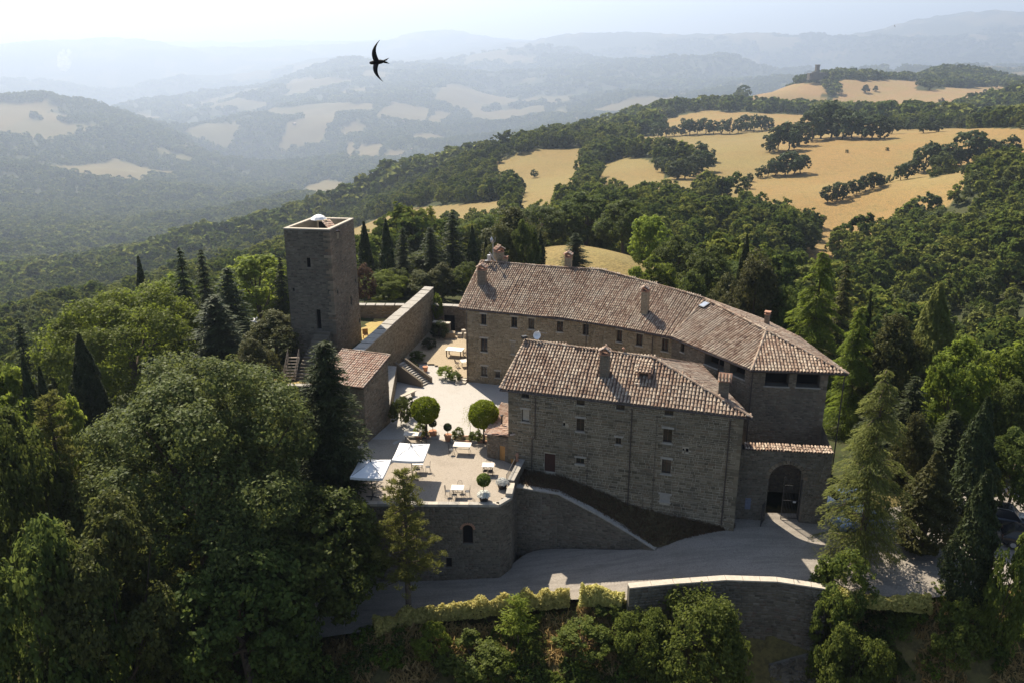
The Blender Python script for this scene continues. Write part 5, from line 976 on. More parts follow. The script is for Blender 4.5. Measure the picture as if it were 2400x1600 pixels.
# stair hatch with small tile roof
m = MB(); hx, hy = -19.3, 88.1
m.box((hx - 0.42, hy, 14.35), (0.14, 0.7, 1.6), 0.1); m.box((hx + 0.42, hy + 0.03, 14.35), (0.14, 0.7, 1.6), 0.1); m.box((hx, hy, 15.2), (1.05, 0.75, 0.12), 0.1); m.box((-18.35, 87.3, 13.95), (1.9, .8, 0.7), -.9)
ht = m.build('stair_hatch', M['mortar_tan'], tw)
m = MB(); m.quad((hx - .36, hy - .2, 13.56), (hx + .36, hy - .13, 13.56), (hx + .36, hy - .13, 15.1), (hx - .36, hy - .2, 15.1)); o = link('doorway', m.mesh('doorway'), ht, M['dark_void']); o.location = (0, 0, 0)
hr_ = [((-19.35, 87.8, 15.2), (-18.05, 86.15, 14.3), (-17.3, 86.75, 14.3)), ((-19.35, 87.8, 15.2), (-17.3, 86.75, 14.3), (-18.6, 88.4, 15.2))]
o = link('hatch_roof', deck(hr_).mesh('hatch_roof'), ht, M['tile_bed']); o.location = (0, 0, 0)
mats = []
for i in range(6):
    for r in range(6):
        a = Vector(hr_[0][1]).lerp(Vector(hr_[0][2]), (i + .5) / 6); b = Vector(hr_[0][0]).lerp(Vector(hr_[1][2]), (i + .5) / 6); u = (b - a).normalized(); x_ = u.cross(Vector((0, 0, 1))).normalized(); zN = x_.cross(u); p_ = a + u * (r * 0.37) + zN * 0.02
        mats.append(Matrix(((x_.x, u.x, zN.x, p_.x), (x_.y, u.y, zN.y, p_.y), (x_.z, u.z, zN.z, p_.z), (0, 0, 0, 1))))
o = link('tiles', join_tiles('tiles', mats, 0.2, 0.37), ht, M['tile_red']); o['kind'] = 'stuff'; o.location = (0, 0, 0)
m = MB(); m.box((-19.6, 86.6, 14.15), (1.0, 0.55, 0.07), 0.05); [m.bar((-19.6 + sx * .4, 86.6 + sy * .2, 13.55), (-19.6 + sx * .4, 86.6 + sy * .2, 14.12), 0.05) for sx in (-1, 1) for sy in (-1, 1)]
tag(m.build('table', M['white_cloth']), 'small white table on the roof terrace of the tower', 'table')
def round_parasol(loc, r, z, label):
    t = empty('parasol', loc, 0, label, 'parasol')
    m = MB(); m.tube([(0, 0, 0), (0, 0, z + .15)], 0.03, 7); link('pole', m.mesh('pole'), t, M['white_cloth'])
    m = MB(); n = 10; top = (0, 0, z + 0.12); prev = None
    rings = [(r * 0.35, z + 0.05), (r * 0.72, z - 0.12), (r, z - 0.38)]
    m.lathe((0, 0, 0), [(0.03, z + 0.12)] + rings, n)
    link('canopy', m.mesh('canopy'), t, M['white_cloth']); return t
round_parasol((-19.75, 88.6, 13.55), .84, 2.05, 'white round parasol open on top of the tower')
# tower stair: ramped flight against the front face, wooden landing with rails
st = empty('tower_stair', (-20.5, 84, 0.6), 0, 'dark stone flight of steps climbing to the tower door', 'stairs')
for i in range(16):
    u = i / 15.0; x = -21.0 + 1.75 * u; y = 80.9 + 3.75 * u; z = 0.7 + 3.7 * u
    m = MB(); m.box((x, y, (z + 0.3) / 2), (1.5, 0.42, z - 0.3), -0.14); m.build('step', M['stone_dark'], st)
ls = empty('wooden_steps', (-21.9, 81.3, 0.6), 0, 'weathered wooden steps with thin rails at the foot of the tower', 'steps')
for s in (-0.55, 0.55):
    m = MB(); m.bar((-22.0 + s, 80.6, 0.7), (-21.9 + s, 82.6, 2.4), 0.06, 0.2); m.build('stringer', M['bark_pale'], ls)
    m = MB(); m.bar((-22.0 + s, 80.6, 1.6), (-21.9 + s, 82.6, 3.3), 0.05); m.bar((-22.0 + s, 80.6, 1.2), (-21.9 + s, 82.6, 2.9), 0.04)
    for u in (0, .33, .66, 1): m.bar((-22.0 + s + .1 * u, 80.6 + 2 * u, .7 + 1.7 * u), (-22.0 + s + .1 * u, 80.6 + 2 * u, 1.62 + 1.7 * u), 0.05)
    m.build('rail', M['bark_pale'], ls)
for i in range(8):
    u = i / 7; m = MB(); m.box((-22 + .1 * u, 80.7 + 1.9 * u, 0.85 + 1.55 * u), (1.1, 0.26, 0.05)); m.build('tread', M['bark_pale'], ls)
# ---------------------------------------------------------------- walls round the courtyard
cw = empty('curtain_wall', (-12, 88, 0), 0, 'long high curtain wall with broad walkway top running back from the annex', 'wall')
c0 = (-14.13, 76.6); c1 = (-9.28, 99.6)
wall(cw, c0, c1, -0.3, 4.95, (), seed=121, stone='stone_tan', face='mortar_tan', hr=(0.1, 0.2), lr=(0.18, 0.5))
d0 = (-15.17, 76.8); d1 = (-10.23, 99.8)
wall(cw, d1, d0, 0.3, 4.95, (), stones=False, face='mortar_dark'); wall(cw, c1, d1, -0.2, 4.95, (), seed=122, stone='stone_tan', face='mortar_tan'); wall(cw, d0, c0, -0.3, 4.95, (), seed=123, stone='stone_brown', face='mortar_tan')
m = MB(); N_ = 16; rng = random.Random(4)
for i in range(N_):
    a = i / N_; b = (i + 1) / N_
    P = lambda q0, q1, u: (q0[0] + (q1[0] - q0[0]) * u, q0[1] + (q1[1] - q0[1]) * u)
    z_ = 4.99 + rng.uniform(-.03, .03)
    m = MB(); A_, B_, C_, D_ = P(c0, c1, a + .002), P(c0, c1, b - .002), P(d0, d1, b - .002), P(d0, d1, a + .002)
    m.quad((A_[0] + .06, A_[1], z_), (B_[0] + .06, B_[1], z_), (C_[0] - .06, C_[1], z_ + .03), (D_[0] - .06, D_[1], z_ + .03)); m.quad((A_[0] + .06, A_[1], z_ - .12), (B_[0] + .06, B_[1], z_ - .12), (B_[0] + .06, B_[1], z_), (A_[0] + .06, A_[1], z_)); m.quad((D_[0] - .06, D_[1], z_ + .03), (C_[0] - .06, C_[1], z_ + .03), (C_[0] - .06, C_[1], z_ - .1), (D_[0] - .06, D_[1], z_ - .1)); m.quad((B_[0] + .06, B_[1], z_ - .12), (C_[0] - .06, C_[1], z_ - .1), (C_[0] - .06, C_[1], z_ + .03), (B_[0] + .06, B_[1], z_))
    m.build('coping_slab', M['cap_grey'], cw)
def freestanding(name, label, pts, zb, zt, thick, cap='cap_grey', stone='stone_brown', face='mortar_dark', seed=1, over=0.05, batter=0.0, cat='wall', holes=None, hr=(0.1, 0.2), lr=(0.18, 0.48)):
    """A wall along a path (outer face to the right of the path), capped."""
    w = empty(name, (pts[0][0], pts[0][1], zb if not hasattr(zb, '__len__') else zb[0]), 0, label, cat)
    n = len(pts); zts = zt if hasattr(zt, '__len__') else [zt] * n; zbs = zb if hasattr(zb, '__len__') else [zb] * n
    nor = []
    for i in range(n):
        a = Vector(pts[max(i - 1, 0)]); b = Vector(pts[min(i + 1, n - 1)]); e = (b - a).normalized(); nor.append(Vector((e.y, -e.x)))
    inner = [(pts[i][0] - nor[i].x * thick, pts[i][1] - nor[i].y * thick) for i in range(n)]
    for i in range(n - 1):
        wall(w, pts[i], pts[i + 1], (zbs[i], zbs[i + 1]), (zts[i], zts[i + 1]), (holes or {}).get(i, ()), seed=seed + i, stone=stone, face=face, batter=batter, hr=hr, lr=lr)
        wall(w, inner[i + 1], inner[i], (zbs[i + 1], zbs[i]), (zts[i + 1], zts[i]), (), stones=False, face=face)
    for i, k in ((0, 0), (n - 1, n - 1)):
        a, b = (inner[i], pts[i]) if k == 0 else (pts[i], inner[i]); wall(w, a, b, zbs[i], zts[i], (), stones=False, face=face)
    m = MB()
    o1 = [(pts[i][0] + nor[i].x * over, pts[i][1] + nor[i].y * over) for i in range(n)]; o2 = [(inner[i][0] - nor[i].x * over, inner[i][1] - nor[i].y * over) for i in range(n)]
    for i in range(n - 1):
        k = max(1, int(math.dist(pts[i], pts[i + 1]) / 1.1))
        for j in range(k):
            a, b = j / k + 0.004, (j + 1) / k - 0.004
            lp = lambda P, u: (P[i][0] + (P[i + 1][0] - P[i][0]) * u, P[i][1] + (P[i + 1][1] - P[i][1]) * u)
            za = zts[i] + (zts[i + 1] - zts[i]) * a + .09; zb2 = zts[i] + (zts[i + 1] - zts[i]) * b + .09
            A_, B_, C_, D_ = lp(o1, a), lp(o1, b), lp(o2, b), lp(o2, a)
            c = MB(); c.quad((*A_, za), (*B_, zb2), (*C_, zb2 + .02), (*D_, za + .02)); c.quad((*A_, za - .1), (*B_, zb2 - .1), (*B_, zb2), (*A_, za)); c.quad((*D_, za + .02), (*C_, zb2 + .02), (*C_, zb2 - .1), (*D_, za - .1)); c.quad((*B_, zb2 - .1), (*C_, zb2 - .1), (*C_, zb2 + .02), (*B_, zb2)); c.quad((*A_, za - .1), (*A_, za), (*D_, za + .02), (*D_, za - .1))
            c.build('coping_stone', M[cap], w)
    return w
freestanding('lawn_wall', 'low capped stone wall closing the yellow lawn behind the tower', [(-24, 98.6), (-10.4, 98.3)], 1.0, 3.05, 0.7, seed=131)
fw_ = freestanding('arch_wall', 'low stone wall with dark archway at the far end of the courtyard', [(-9.3, 98.6), (-3.6, 97.6)], -0.2, 3.0, 0.7, seed=133, holes={0: [(1.3, 2.6, -0.15, 1.95)]})
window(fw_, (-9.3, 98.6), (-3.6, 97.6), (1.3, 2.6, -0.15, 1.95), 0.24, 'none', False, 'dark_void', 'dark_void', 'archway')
freestanding('lower_wall', 'low capped wall edging the small lawn below the tower', [(-26, 79.2), (-17.6, 78.8)], -3.5, 0.75, 0.45, seed=135)
# annex
ax = empty('annex', (-13.5, 70.5, 0), 0, 'small stone annex with single-pitch tile roof beside the terrace', 'building')
a1 = (-12.4, 67.75); a2 = (-10.95, 72.2); a3 = (-15.1, 73.6); a4 = (-16.6, 69.1)
wall(ax, a1, a2, -0.4, (5.2, 6.15), (), seed=141, stone='stone_brown', face='mortar_dark', hr=(0.1, 0.2), lr=(0.18, 0.5)); wall(ax, a4, a1, -7, 5.2, (), seed=142, stone='stone_brown', face='mortar_dark')
wall(ax, a2, a3, -0.2, 6.2, (), stones=False, face='mortar_dark'); wall(ax, a3, a4, -6, (6.2, 5.2), (), stones=False, face='mortar_dark')
at_ = [((-16.9, 68.85, 5.25), (-12.35, 67.35, 5.25), (-10.75, 72.35, 6.3)), ((-16.9, 68.85, 5.25), (-10.75, 72.35, 6.3), (-15.2, 73.85, 6.3))]
ar = deck(at_).build('roof', M['tile_bed'], ax)
m = MB(); q = [at_[0][0], at_[0][1], at_[0][2], at_[1][2]]
for P, Q in zip(q, q[1:] + q[:1]): m.quad((P[0], P[1], P[2] - .14), (Q[0], Q[1], Q[2] - .14), (Q[0], Q[1], Q[2] - .01), (P[0], P[1], P[2] - .01))
m.build('eaves', M['wood_dark'], ax)
stuff_tiles(ar, lay_tiles(at_, [at_[0][0], at_[0][1]], 0.22, 0.36, 144), 0.18, 0.37, 'tile_red')
stuff_tiles(ar, ridge_tiles([at_[1][2], at_[0][2]]), 0.22, 0.4, 'tile', 'ridge_tiles')
pf = empty('stair_platform', (-11.8, 78, 0), 0, 'stone platform between annex and curtain wall reached by outdoor steps', 'wall')
wall(pf, (-11.0, 72.3), (-11.6, 82.0), -0.2, 1.7, (), seed=151, stone='stone_tan', face='mortar_tan'); wall(pf, (-11.6, 82.0), (-13.0, 82.4), -0.2, 1.7, (), stones=False, face='mortar_tan')
m = MB(); m.quad((-10.95, 72.3, 1.7), (-11.55, 82.0, 1.7), (-13.0, 82.4, 1.7), (-14.6, 73.0, 1.7)); m.build('platform_top', M['cap_grey'], pf)
os_ = empty('outdoor_steps', (-9.5, 80.5, 0), 0, 'outdoor stone steps with side walls descending into the courtyard', 'stairs')
for i in range(12):
    u = i / 11; x = -11.2 + 2.5 * u; y = 82.9 - 1.5 * u; z = 1.5 * (1 - u) + 0.14
    m = MB(); m.box((x, y, z / 2), (0.32, 1.15, z), -0.6); m.build('step', M['cap_grey'], os_)
for s in (-0.72, 0.72):
    m = MB(); p_ = Vector((-11.25, 82.9)); d_ = Vector((2.75, -1.65)); n_ = Vector((0.58, 0.81)) * s
    a = p_ + n_; b = a + d_; k = Vector((0.58, 0.81)) * 0.12
    m.poly([(a.x - k.x, a.y - k.y, 0), (b.x - k.x, b.y - k.y, 0), (b.x - k.x, b.y - k.y, .55), (a.x - k.x, a.y - k.y, 2.0)]); m.poly([(b.x + k.x, b.y + k.y, 0), (a.x + k.x, a.y + k.y, 0), (a.x + k.x, a.y + k.y, 2.0), (b.x + k.x, b.y + k.y, .4)]); m.quad((a.x - k.x, a.y - k.y, 2.0), (b.x - k.x, b.y - k.y, .55), (b.x + k.x, b.y + k.y, .55), (a.x + k.x, a.y + k.y, 2.0)); m.quad((b.x - k.x, b.y - k.y, 0), (b.x + k.x, b.y + k.y, 0), (b.x + k.x, b.y + k.y, .55), (b.x - k.x, b.y - k.y, .55))
    m.build('side_wall', M['stone_brown'], os_)
# lean-to shed
sh = empty('lean_to_shed', (-1.2, 66, 0), 0, 'small lean-to shed with pink tile roof against the left end of the gate wing', 'shed')
s0 = (-2.05, 65.2); s1 = (-0.3, 64.25)
wall(sh, s0, s1, -0.2, 2.15, [(1.15, 1.68, -0.15, 1.35)], seed=161, stone='stone_brown', face='mortar_dark'); wall(sh, (-0.8, 70.6), s0, -0.2, 2.1, (), stones=False, face='mortar_tan')
window(sh, s0, s1, (1.15, 1.68, -0.15, 1.35), 0.12, 'planks', False, 'wood_orange', 'dark_void', 'door')
sr = [((-2.3, 65.05, 2.1), (-0.1, 63.95, 2.5), (0.95, 70.9, 2.0)), ((-2.3, 65.05, 2.1), (0.95, 70.9, 2.0), (-0.95, 71.2, 2.3))]
s_r = deck(sr).build('roof', M['tile_bed'], sh)
stuff_tiles(s_r, lay_tiles(sr, [(-0.95, 71.2, 2.3), (-2.3, 65.05, 2.1)], 0.24, 0.36, 163), 0.2, 0.37, 'tile_red')
m = MB(); m.tube([(-0.85, 66.6, 2.4), (-0.85, 66.6, 3.05)], 0.07, 8); m.lathe((-0.85, 66.6, 3.05), [(0.07, 0), (0.14, .03), (0.14, .1), (0.05, .16)], 8); m.build('flue', M['iron'], sh)
# ---------------------------------------------------------------- bastion under the terrace
bs = empty('bastion', (-6, 57.5, -6.4), 0, 'dark stone bastion carrying the terrace, with arched window', 'bastion')
BP = [(-13.6, 58.5), (-11.5, 57.35), (-0.95, 57.2), (-0.05, 58.3), (0.15, 60.0), (0.95, 64.0)]
BHo = (7.79, 8.59, -3.27, -1.59); BH2 = (6.48, 6.96, -5.37, -4.46); BH3 = (5.1, 5.7, -3.3, -2.9)
for i in range(5):
    wall(bs, BP[i], BP[i + 1], -7.6, 0.0, [BHo, BH2, BH3] if i == 1 else (), seed=171 + i, stone='stone_dark', face='mortar_dark', hr=(0.1, 0.18), lr=(0.16, 0.4))
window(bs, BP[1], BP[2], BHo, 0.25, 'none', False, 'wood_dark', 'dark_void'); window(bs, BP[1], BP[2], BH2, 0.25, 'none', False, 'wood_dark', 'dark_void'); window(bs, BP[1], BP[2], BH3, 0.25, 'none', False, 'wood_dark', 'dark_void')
m = MB()   # brick arch over the window and filled corners
ac = pt(BP[1], BP[2], 8.19); ex_ = Vector((BP[2][0] - BP[1][0], BP[2][1] - BP[1][1], 0)).normalized(); nx_ = Vector((ex_.y, -ex_.x, 0))
def BPt(s, z, d): v = Vector((ac[0], ac[1], 0)) + ex_ * s + nx_ * d; return (v.x, v.y, z)
for i in range(11):
    a = math.pi * (i + .5) / 11; m.bar(BPt(math.cos(a) * .40, -1.99 + math.sin(a) * .40, .0), BPt(math.cos(a) * .58, -1.99 + math.sin(a) * .58, .0), .11, .1, up=nx_)
for s in (-1, 1):
    P = [BPt(s * .41, -1.58, -.1)] + [BPt(s * math.cos(a) * .40, -1.99 + math.sin(a) * .40, -.1) for a in [math.pi / 2 * k / 6 for k in range(7)]]
    m.poly(P if s < 0 else P[::-1])
m.build('brick_arch', M['brick_red'], bs)
for i in (0, 1, 2, 3):
    a = Vector(BP[i]); b = Vector(BP[i + 1]); d_ = b - a; n_ = Vector((d_.y, -d_.x)).normalized(); k = max(1, int(d_.length / 0.75)); hgt = 0.14 if i < 3 else 0.42; wd = 0.42 if i < 3 else 0.5
    for j in range(k):
        p_ = a.lerp(b, (j + .5) / k) - n_ * (wd / 2 - .07); m = MB(); m.box((p_.x, p_.y, hgt / 2 - .03), (d_.length / k - .012, wd, hgt + .06), math.atan2(d_.y, d_.x)); m.build('coping_stone', M['cap' if j % 3 == 1 else 'cap_grey'], bs)
tp_ = freestanding('terrace_parapet', 'low broad capped wall at the right side of the terrace', [(0.1, 60.2), (1.05, 64.0)], -0.6, 0.42, 0.42, seed=181)
rl = empty('terrace_railing', (0, 61, 0), 0, 'thin iron railing along the right side of the terrace', 'railing')
m = MB(); m.bar((-0.42, 60.2, 0.98), (0.45, 63.9, 0.98), .035); m.bar((-0.42, 60.2, 0.18), (0.45, 63.9, 0.18), .03); m.build('rail', M['iron'], rl)
for i in range(26):
    u = i / 25; m = MB(); x = -0.42 + .87 * u; y = 60.2 + 3.7 * u; m.bar((x, y, 0.02), (x, y, 0.98 + (0.1 if i % 25 == 0 else 0)), .035 if i % 25 == 0 else .016); m.build('baluster', M['iron'], rl)
freestanding('ramp_wall', 'stone wall with sloping top dropping from the bastion to the road', [(0.1, 60.95), (2.33, 60.55), (3.57, 60.72), (6.5, 59.8), (9.16, 58.95), (10.91, 57.95)], [-6.6, -6.3, -6.0, -5.6, -5.0, -4.7], [-0.45, -0.68, -0.98, -2.2, -3.5, -4.25], 0.5, seed=191, stone='stone_dark')
freestanding('retaining_wall', 'tall curved rubble retaining wall with pale coping below the road', [(8.05, 51.2), (11.2, 51.7), (14.9, 52.15), (18.4, 51.95), (21.65, 51.05)], [-10.5, -12, -12.5, -12.5, -12], -2.99, 0.45, 'cap', 'stone_dark', 'mortar_dark', seed=201, batter=0.07, hr=(0.13, 0.26), lr=(0.2, 0.55))
# rubble buttress bulging from the right of the retaining wall
bt_ = empty('rubble_buttress', (21.5, 52, -12), 0, 'rough rubble buttress at the right foot of the retaining wall', 'buttress')
rng = random.Random(8)
m = MB()
for i in range(900):
    u = rng.random(); v = rng.random() ** 0.8; x = 18.2 + 5.6 * u; top = -8.0 - 2.0 * abs(u - .45); z = -12.6 + (top + 12.6) * v; y = 51.2 - 0.25 - (1 - v) * 2.0 * math.sin(math.pi * min(1, max(0, u))) ** .5 - 0.07 * (-3.0 - z)
    sz = rng.uniform(.14, .34); m.box((x, y, z), (sz * 1.5, sz, sz * .8), rng.uniform(-.5, .5), rng.uniform(.7, .95))
s_ = m.build('stones', M['stone_dark'], bt_); s_['kind'] = 'stuff'
m = MB()
def BU(u, v): x = 18.0 + 6.0 * u; top = -7.9 - 2.0 * abs(u - .45); z = -12.8 + (top + 12.8) * v; return (x, 51.2 - .12 - (1 - v) * 2.0 * math.sin(math.pi * u) ** .5 - .07 * (-3.0 - z), z)
for i in range(12):
    for j in range(6): m.quad(BU(i / 12, j / 6), BU((i + 1) / 12, j / 6), BU((i + 1) / 12, (j + 1) / 6), BU(i / 12, (j + 1) / 6))
m.build('core', M['mortar_dark'], bt_)
# ---------------------------------------------------------------- gate
gw = empty('gate_wall', (21, 60.2, -3), 0, 'dark stone gate wall with tall arch and tiled coping right of the gate wing', 'wall')
g0 = (17.4, 60.55); g1 = (24.3, 59.8)
aS, aE, aZ = 2.4, 5.0, 0.65
GH = (aS, aE, -3.3, aZ + 1.3)
wall(gw, g0, g1, -4.2, 3.0, [GH], depth=0.9, seed=211, stone='stone_dark', face='mortar_dark', arcs=[((aS + aE) / 2, aZ, 1.4)])
gi0 = (17.5, 61.45); gi1 = (24.4, 60.7)
wall(gw, gi1, gi0, -4.2, 3.0, [(6.94 - aE, 6.94 - aS, -3.3, aZ + 1.3)], depth=0.05, stones=False, face='mortar_dark')
wall(gw, g1, (25.2, 65.0), -4.8, 3.0, (), seed=213, stone='stone_dark', face='mortar_dark')
ge = Vector((g1[0] - g0[0], g1[1] - g0[1], 0)).normalized(); gn = Vector((ge.y, -ge.x, 0))
def GP(s, z, d=0.0): v = Vector((g0[0], g0[1], 0)) + ge * s + gn * d; return (v.x, v.y, z)
cS = (aS + aE) / 2
m = MB()
for sd in (-1, 1):
    arc = [(cS + sd * math.cos(a) * 1.3, aZ + math.sin(a) * 1.3) for a in [math.pi / 2 * k / 8 for k in range(9)]]
    P = [GP(cS + sd * 1.3, aZ + 1.3, -.02)] + [GP(s, z, -.02) for s, z in arc]; m.poly(P if sd < 0 else P[::-1])
    for q0_, q1_ in zip(arc, arc[1:]): m.quad(GP(*q0_, -.02), GP(*q1_, -.02), GP(*q1_, -.9), GP(*q0_, -.9))
m.build('spandrel', M['mortar_dark'], gw)
for i in range(15):
    a = math.pi * (i + .5) / 15; m = MB(); m.bar(GP(cS + math.cos(a) * 1.28, aZ + math.sin(a) * 1.28, .02), GP(cS + math.cos(a) * 1.58, aZ + math.sin(a) * 1.58, .02), .25, .12, up=gn); m.build('arch_stone', M['stone_brown'], gw)
gt = [(GP(.4, 3.02, .1), GP(7.0, 3.02, .1), GP(7.0, 3.1, -.72)), (GP(.4, 3.02, .1), GP(7.0, 3.1, -.72), GP(.4, 3.1, -.72))]
cp_ = deck(gt).build('coping', M['tile_bed'], gw)
m = MB(); rng = random.Random(6)
stuff_tiles(cp_, lay_tiles(gt, [gt[0][0], gt[0][1]], 0.22, 0.34, 215, 1.6), 0.19, 0.35, 'tile')
def gate_leaf(label, hinge, rz, w, h, sign=False):
    g = empty('iron_gate', hinge, rz, label, 'gate'); m = MB()
    for z in (0.12, h * .45, h * .8): m.bar((0, 0, z), (w, 0, z), .05)
    m.bar((0, 0, 0), (0, 0, h * .95), .06); m.bar((w, 0, 0), (w, 0, h), .06); link('frame', m.mesh('frame'), g, M['iron'])
    n = int(w / .11)
    for i in range(1, n):
        x = w * i / n; m = MB(); m.bar((x, 0, .1), (x, 0, h * (.9 + .1 * x / w)), .02); link('bar', m.mesh('bar'), g, M['iron'])
    if sign:
        m = MB(); m.box((w * .3, -.04, h * .42), (.22, .015, .2)); link('sign_plate', m.mesh('sign_plate'), g, M['white_cloth'])
    return g
hp = GP(aE - .03, -3.0, -.3); gate_leaf('closed right leaf of the iron gate with small white notice', hp, math.atan2(-ge.y, -ge.x), 1.28, 3.7, True)
hp = GP(aS + .03, -3.05, -.25); gate_leaf('open left leaf of the iron gate swung outward into the sun', hp, math.atan2(ge.y, ge.x) - 1.95, 1.28, 1.9)
m = MB(); p_ = pt(g0, g1, 1.0); m.box((p_[0] - .01, p_[1] - .06, -1.6), (.42, .04, .95), -.108); nb = tag(m.build('notice_board', M['notice']), 'small grey notice board on the wall left of the arched gate', 'sign')
# ---------------------------------------------------------------- foliage
def leaf_mesh(name, C, N, size, aspect=0.55, seed=0, T=None):
    """Diamond leaves: centres C, facing N, half-length size; T optional long axis."""
    rs = np.random.RandomState(seed); n = len(C)
    N = N / np.maximum(np.linalg.norm(N, axis=1, keepdims=True), 1e-6)
    if T is None: T = rs.normal(size=(n, 3))
    T = T - N * (T * N).sum(1, keepdims=True); T /= np.maximum(np.linalg.norm(T, axis=1, keepdims=True), 1e-6)
    Bn = np.cross(N, T); s = np.asarray(size).reshape(-1, 1) * np.ones((n, 1))
    V = np.stack([C - T * s, C + Bn * s * aspect + N * s * .12, C + T * s, C - Bn * s * aspect + N * s * .12], 1).reshape(-1, 3)
    return np_mesh(name, V, np.arange(4 * n).reshape(-1, 4))
def sph(rs, n):
    v = rs.normal(size=(n, 3)); return v / np.linalg.norm(v, axis=1, keepdims=True)
def crown_broad(R, H, z0, lobes, clumps, leaves, lsize, seed, profile='round', droop=0.0, flat=1.0, spread=(0.60, 0.86), lobe=(0.20, 0.40)):
    """Three levels: lobes on the crown's hull, clumps on each lobe, leaves in each clump."""
    rs = np.random.RandomState(seed); hh = (H - z0) / 2; zc = z0 + hh
    d = sph(rs, lobes * 3); d = d[d[:, 2] > -0.75][:lobes]; L = len(d)
    rad = rs.uniform(*spread, (L, 1))
    if profile == 'egg':
        k = np.where(d[:, 2:] > 0, 1 - 0.45 * d[:, 2:] ** 1.0, 1.0); d2 = np.concatenate([d[:, :2] * k, d[:, 2:]], 1)
    else: d2 = d
    lc = d2 * rad * np.array([R, R, hh]); lr = R * rs.uniform(*lobe, (L, 1)) * (1.25 if lobes < 16 else 1.0)
    cd = sph(rs, L * clumps).reshape(L, clumps, 3); out = d[:, None, :]
    cd = cd + out * 0.55 + np.array([0, 0, 0.18]); cd /= np.linalg.norm(cd, axis=2, keepdims=True)
    cc = lc[:, None, :] + cd * lr[:, None, :] * rs.uniform(0.75, 1.08, (L, clumps, 1)) * np.array([1, 1, flat])
    cr = lr[:, None, :] * 0.30
    lv = sph(rs, L * clumps * leaves).reshape(L, clumps, leaves, 3) * rs.uniform(0.2, 1.0, (L, clumps, leaves, 1)) ** 0.5
    P = cc[:, :, None, :] + lv * cr[:, :, None, :] * np.array([1.15, 1.15, 0.8])
    Nn = cd[:, :, None, :] * 0.9 + sph(rs, L * clumps * leaves).reshape(L, clumps, leaves, 3) * 0.75 + np.array([0, 0, 0.35])
    P = P.reshape(-1, 3); P[:, 2] += zc; Nn = Nn.reshape(-1, 3)
    if droop: P[:, 2] -= droop * (np.hypot(P[:, 0], P[:, 1]) / R) ** 2
    keep = P[:, 2] > 0.05; P = P[keep]; Nn = Nn[keep]
    return leaf_mesh('crown', P, Nn, lsize * rs.uniform(0.6, 1.25, len(P)), 0.6, seed)
def trunk_limbs(R, H, z0, r0, seed, limbs=7, lean=0.04):
    rng = random.Random(seed); m = MB(); top = z0 + (H - z0) * 0.62
    pts = [(0, 0, -0.6), (0, 0, 0.0)] + [(rng.uniform(-lean, lean) * H, rng.uniform(-lean, lean) * H, z) for z in (z0 * .6, z0 + (top - z0) * .3, top)]
    m.tube(pts, [r0 * 1.35, r0 * 1.15, r0 * .95, r0 * .7, r0 * .25], 8)
    for i in range(limbs):
        a = i * 2.399 + rng.uniform(-.3, .3); zs = z0 * .75 + (top - z0 * .75) * rng.uniform(.1, .85); rr = R * rng.uniform(.45, .8); ze = min(H * .93, zs + (H - zs) * rng.uniform(.25, .75))
        m.tube([(0, 0, zs), (math.cos(a) * rr * .45, math.sin(a) * rr * .45, zs + (ze - zs) * .35), (math.cos(a) * rr, math.sin(a) * rr, ze)], [r0 * .42, r0 * .27, r0 * .07], 6)
    return m.mesh('trunk', True)
def crown_fir(R, H, z0, levels, per, step, lsize, seed, droop=0.28, ragged=0.35, power=0.85):
    rs = np.random.RandomState(seed); C = []; N = []; T = []
    for i in range(levels):
        f = (i + rs.uniform(0, .7)) / levels; z = z0 + (H - z0) * f; Rl = R * (1 - f) ** power + 0.12
        for b in range(per):
            a = rs.uniform(0, 2 * math.pi); ln = Rl * (1 - ragged * rs.rand()); n = max(3, int(ln / step))
            t = (np.arange(n) + rs.rand(n)) / n
            dirv = np.array([math.cos(a), math.sin(a)]); side = np.array([-dirv[1], dirv[0]])
            wdt = ln * 0.20 * (1 - t * .6) + .08
            off = rs.uniform(-1, 1, n) * wdt
            x = dirv[None] * (t * ln)[:, None] + side[None] * off[:, None]
            zz = z - droop * ln * t ** 1.6 + 0.10 * ln * t ** 3 + rs.uniform(-.06, .06, n)
            C.append(np.c_[x, zz]); tv = np.c_[dirv[None] * np.ones((n, 1)) + side[None] * (np.sign(off) * .6)[:, None], -droop * np.ones(n) + rs.uniform(-.35, .1, n)]
            T.append(tv); N.append(np.c_[rs.normal(size=(n, 2)) * .45 + dirv[None] * .35, np.ones(n)])
    C = np.concatenate(C); N = np.concatenate(N); T = np.concatenate(T)
    return leaf_mesh('crown', C, N, lsize * rs.uniform(.6, 1.3, len(C)), 0.32, seed, T)
def crown_cypress(R, H, n, lsize, seed, fat=0.5, lump=0.18):
    rs = np.random.RandomState(seed); f = rs.rand(n) ** 0.85; a = rs.uniform(0, 2 * math.pi, n)
    prof = np.minimum(1, (f / 0.18) ** .6) * (1 - np.clip((f - fat * .4) / (1 - fat * .4), 0, 1) ** 1.7) + 0.03
    ln = 1 + lump * np.sin(a * 3 + f * 17 + seed) * np.sin(f * 29 + a * 2) + rs.uniform(-.22, .12, n)
    r = R * prof * ln; z = 0.02 * H + f * H * 0.98
    C = np.c_[r * np.cos(a), r * np.sin(a), z]
    N = np.c_[np.cos(a), np.sin(a), np.full(n, .35)] + rs.normal(size=(n, 3)) * .45
    T = np.c_[np.cos(a) * .25, np.sin(a) * .25, np.ones(n)] + rs.normal(size=(n, 3)) * .18
    return leaf_mesh('crown', C, N, lsize * rs.uniform(.6, 1.4, n), 0.36, seed, T)
